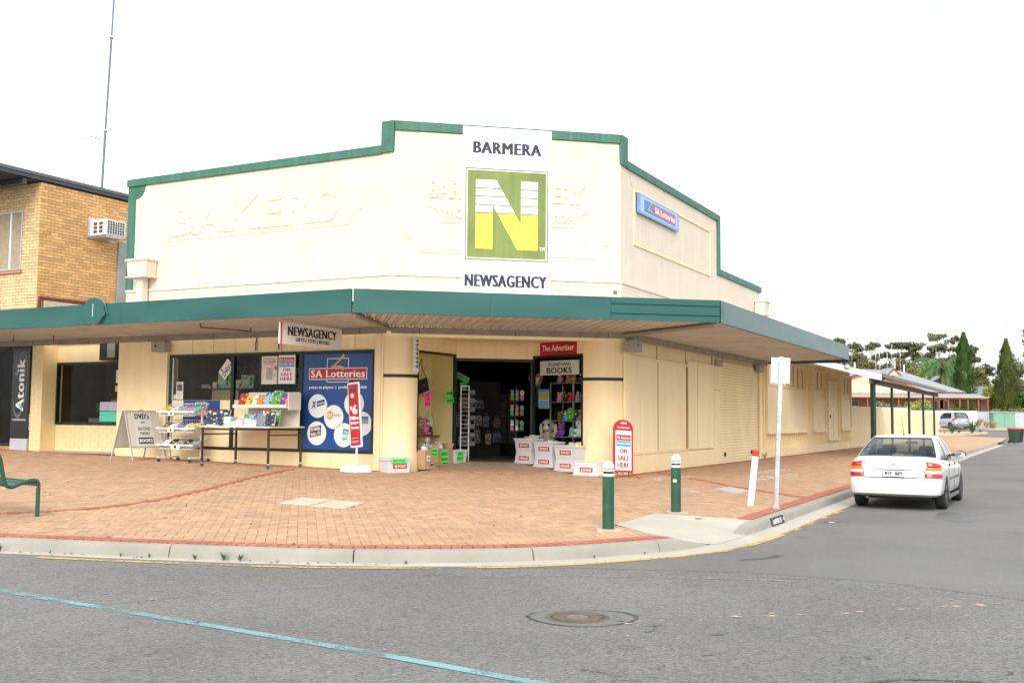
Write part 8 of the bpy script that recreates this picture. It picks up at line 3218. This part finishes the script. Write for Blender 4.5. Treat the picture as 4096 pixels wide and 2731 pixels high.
# mirrors, door handles, rubbing strips
for s_ in (-1, 1):
    mm = car_m @ T(1.83, s_ * .93, 1.02)
    o = MB().ell((0, 0, 0), (.07, .115, .075), 14, 10).build('door_mirror', m_black if s_ < 0 else m_cwhite, cr_, mm)
    MB().box(-.068, -.055, -.095, .095, -.055, .055).build('mirror_glass', M('mirror', (.75, .80, .85), .04, 0, metal=1.0), o, mm)
    MB().box(-.03, .03, -s_ * .16 - .04, -s_ * .16 + .06, -.045, .01).build('mirror_stalk', m_black, o, mm)
    for xh in (.62, 1.50):
        MB().box(xh, xh + .16, s_ * .852 - .012, s_ * .852 + .012, .835, .865).build('door_handle', m_cwhite, cr_, car_m, .006)
        MB().tube((xh - .03, s_ * .84, .845), (xh - .03, s_ * .8555, .845), .032, n=12).build('handle_cup', M('seam', (.10, .10, .10)), cr_)
    MB().box(.42, 2.15, s_ * .855 - .010, s_ * .855 + .014, .555, .605).build('rubbing_strip', M('strip_dark', (.13, .13, .135), .5), cr_, car_m, .004)
    MB().box(.40, 2.20, s_ * .83 - .02, s_ * .83 + .02, .185, .25).build('sill_moulding', M('strip_dark', (.13, .13, .135), .5), cr_, car_m)
    for xs_ in (.42, 1.28, 2.16):
        MB().box(xs_ - .004, xs_ + .004, s_ * .8535 - .003, s_ * .8535 + .003, .28, .93).build('door_seam', MATS['seam'], cr_)
# seats seen through the glass
m_seat = M('seat_cloth', (.035, .035, .042), .9, .15, 20)
for y in (-.36, .36):
    MB().box(.95, 1.08, y - .24, y + .24, .62, 1.02).build('seat', m_seat, cr_, car_m, .04)
    MB().box(.92, 1.03, y - .14, y + .14, 1.03, 1.20).build('headrest', m_seat, cr_, car_m, .05)
MB().box(.15, .28, -.60, .60, .62, .98).build('rear_bench', m_seat, cr_, car_m, .04)
for y in (-.34, .34):
    MB().box(.12, .21, y - .13, y + .13, .98, 1.14).build('headrest', m_seat, cr_, car_m, .045)
MB().box(-.40, .18, -.66, .66, .955, .985).build('parcel_shelf', M('parcel_grey', (.09, .09, .095), .9), cr_, car_m)
MB().box(1.52, 1.60, -.12, .12, 1.22, 1.28).build('rear_view_mirror', m_black, cr_, car_m, .02)
MB().box(1.75, 2.25, -.65, .65, .80, .98).build('dashboard', M('parcel_grey', (.09, .09, .095), .9), cr_, car_m)

HAT = dict(
    hw=.84, wb=2.48, wr=.30, bow=.06, tuck=.10,
    levels=[(-.52, 3.02, .74, .18, .30, .20, 0), (-.62, 3.12, .80, .22, .38, .28, 0), (-.66, 3.16, .835, .24, .42, .42, 0), (-.655, 3.17, .840, .24, .45, .54, 0), (-.63, 3.15, .838, .24, .48, .66, 0),
            (-.60, 3.08, .825, .24, .50, .80, -.06), (-.56, 2.98, .79, .24, .55, .93, -.12), (-.52, 2.9, .76, .24, .6, .97, -.14)],
    cabin=dict(belt=(-.54, 2.12, .76, .22, .30), roof=(-.20, 1.35, .60, .18, .16), zb=.965, dzb=-.02, zr=1.46, bulge=.03,
               wins=dict(rear=(0, 10.2), side=[(15.5, 22.0), (23.0, 34.5)], front=(39.5,))))
hm = T(39.05, 90.9, zroad(39, 91) - .01) @ RZ(101)
hc, body2, surf2, patch2, cab2, (_, _, _, n2) = car('silver_hatchback', 'silver hatchback parked by the white fence at the far end', hm, HAT, m_csilver)
for sg_ in (1, -1):
    I = lambda i: i if sg_ == 1 else n2 - i
    patch2(I(8.0), I(13.0), 4.6, 6.6, .012, 'tail_lamp', m_tred, hc, 8, 4)
    patch2(I(8.6), I(11.0), 4.4, 5.0, .018, 'reverse_lamp', m_tclr, hc, 6, 3)
    MB().box(.5, 1.6, sg_ * .845 - .01, sg_ * .845 + .012, .55, .60).build('rubbing_strip', MATS['strip_dark'], hc, hm)
    MB().ell((1.75, sg_ * .92, 1.02), (.06, .11, .07), 10, 7).build('door_mirror', m_csilver, hc)
patch2(-9, 9, 2.05, 2.25, .012, 'bumper_strip', MATS['strip_dark'], hc, 16, 2)
o = MB().box(-.19, .19, -.012, 0, -.06, .06).build('number_plate', m_white, hc, hm @ T(surf2(0, 4.8).x - .02, 0, .76) @ RZ(-90))
text('XKL 452', m_black, o, 0, 0, .3, .06, -.0125) if False else None

# ---- street name painted on the kerb face
kx = [(3.80, 15.14), (4.14, 15.78)]
a, b2 = Vector(kx[0]), Vector(kx[1])
ang = math.degrees(math.atan2((b2 - a).y, (b2 - a).x))
kn = thing('kerb_name', 'street name stencilled in white on a black patch of the kerb', 'kerb sign', T(a.x, a.y, ROAD) @ RZ(ang))
off_ = seg_dist((a.x + b2.x) / 2, (a.y + b2.y) / 2, KERB)[0]
L_ = (b2 - a).length
MB().hexa([(0, -.012, .012), (L_, -.012, .012), (L_, .03, .012), (0, .03, .012), (0, .018, .118), (L_, .018, .118), (L_, .05, .118), (0, .05, .118)]).build('black_patch', M('kerb_black', (.035, .036, .04), .7, .2, 9), kn)
km = WM[kn.name] @ T(0, -.013, .012) @ RX(-15.8)
text('LAFFER ST', m_whp, kn, L_ * .42, .055, L_ * .70, .07, -.001, bold=.01, mw=km)
text('-|', m_whp, kn, L_ * .90, .055, L_ * .12, .05, -.001, heavy=.04, mw=km)
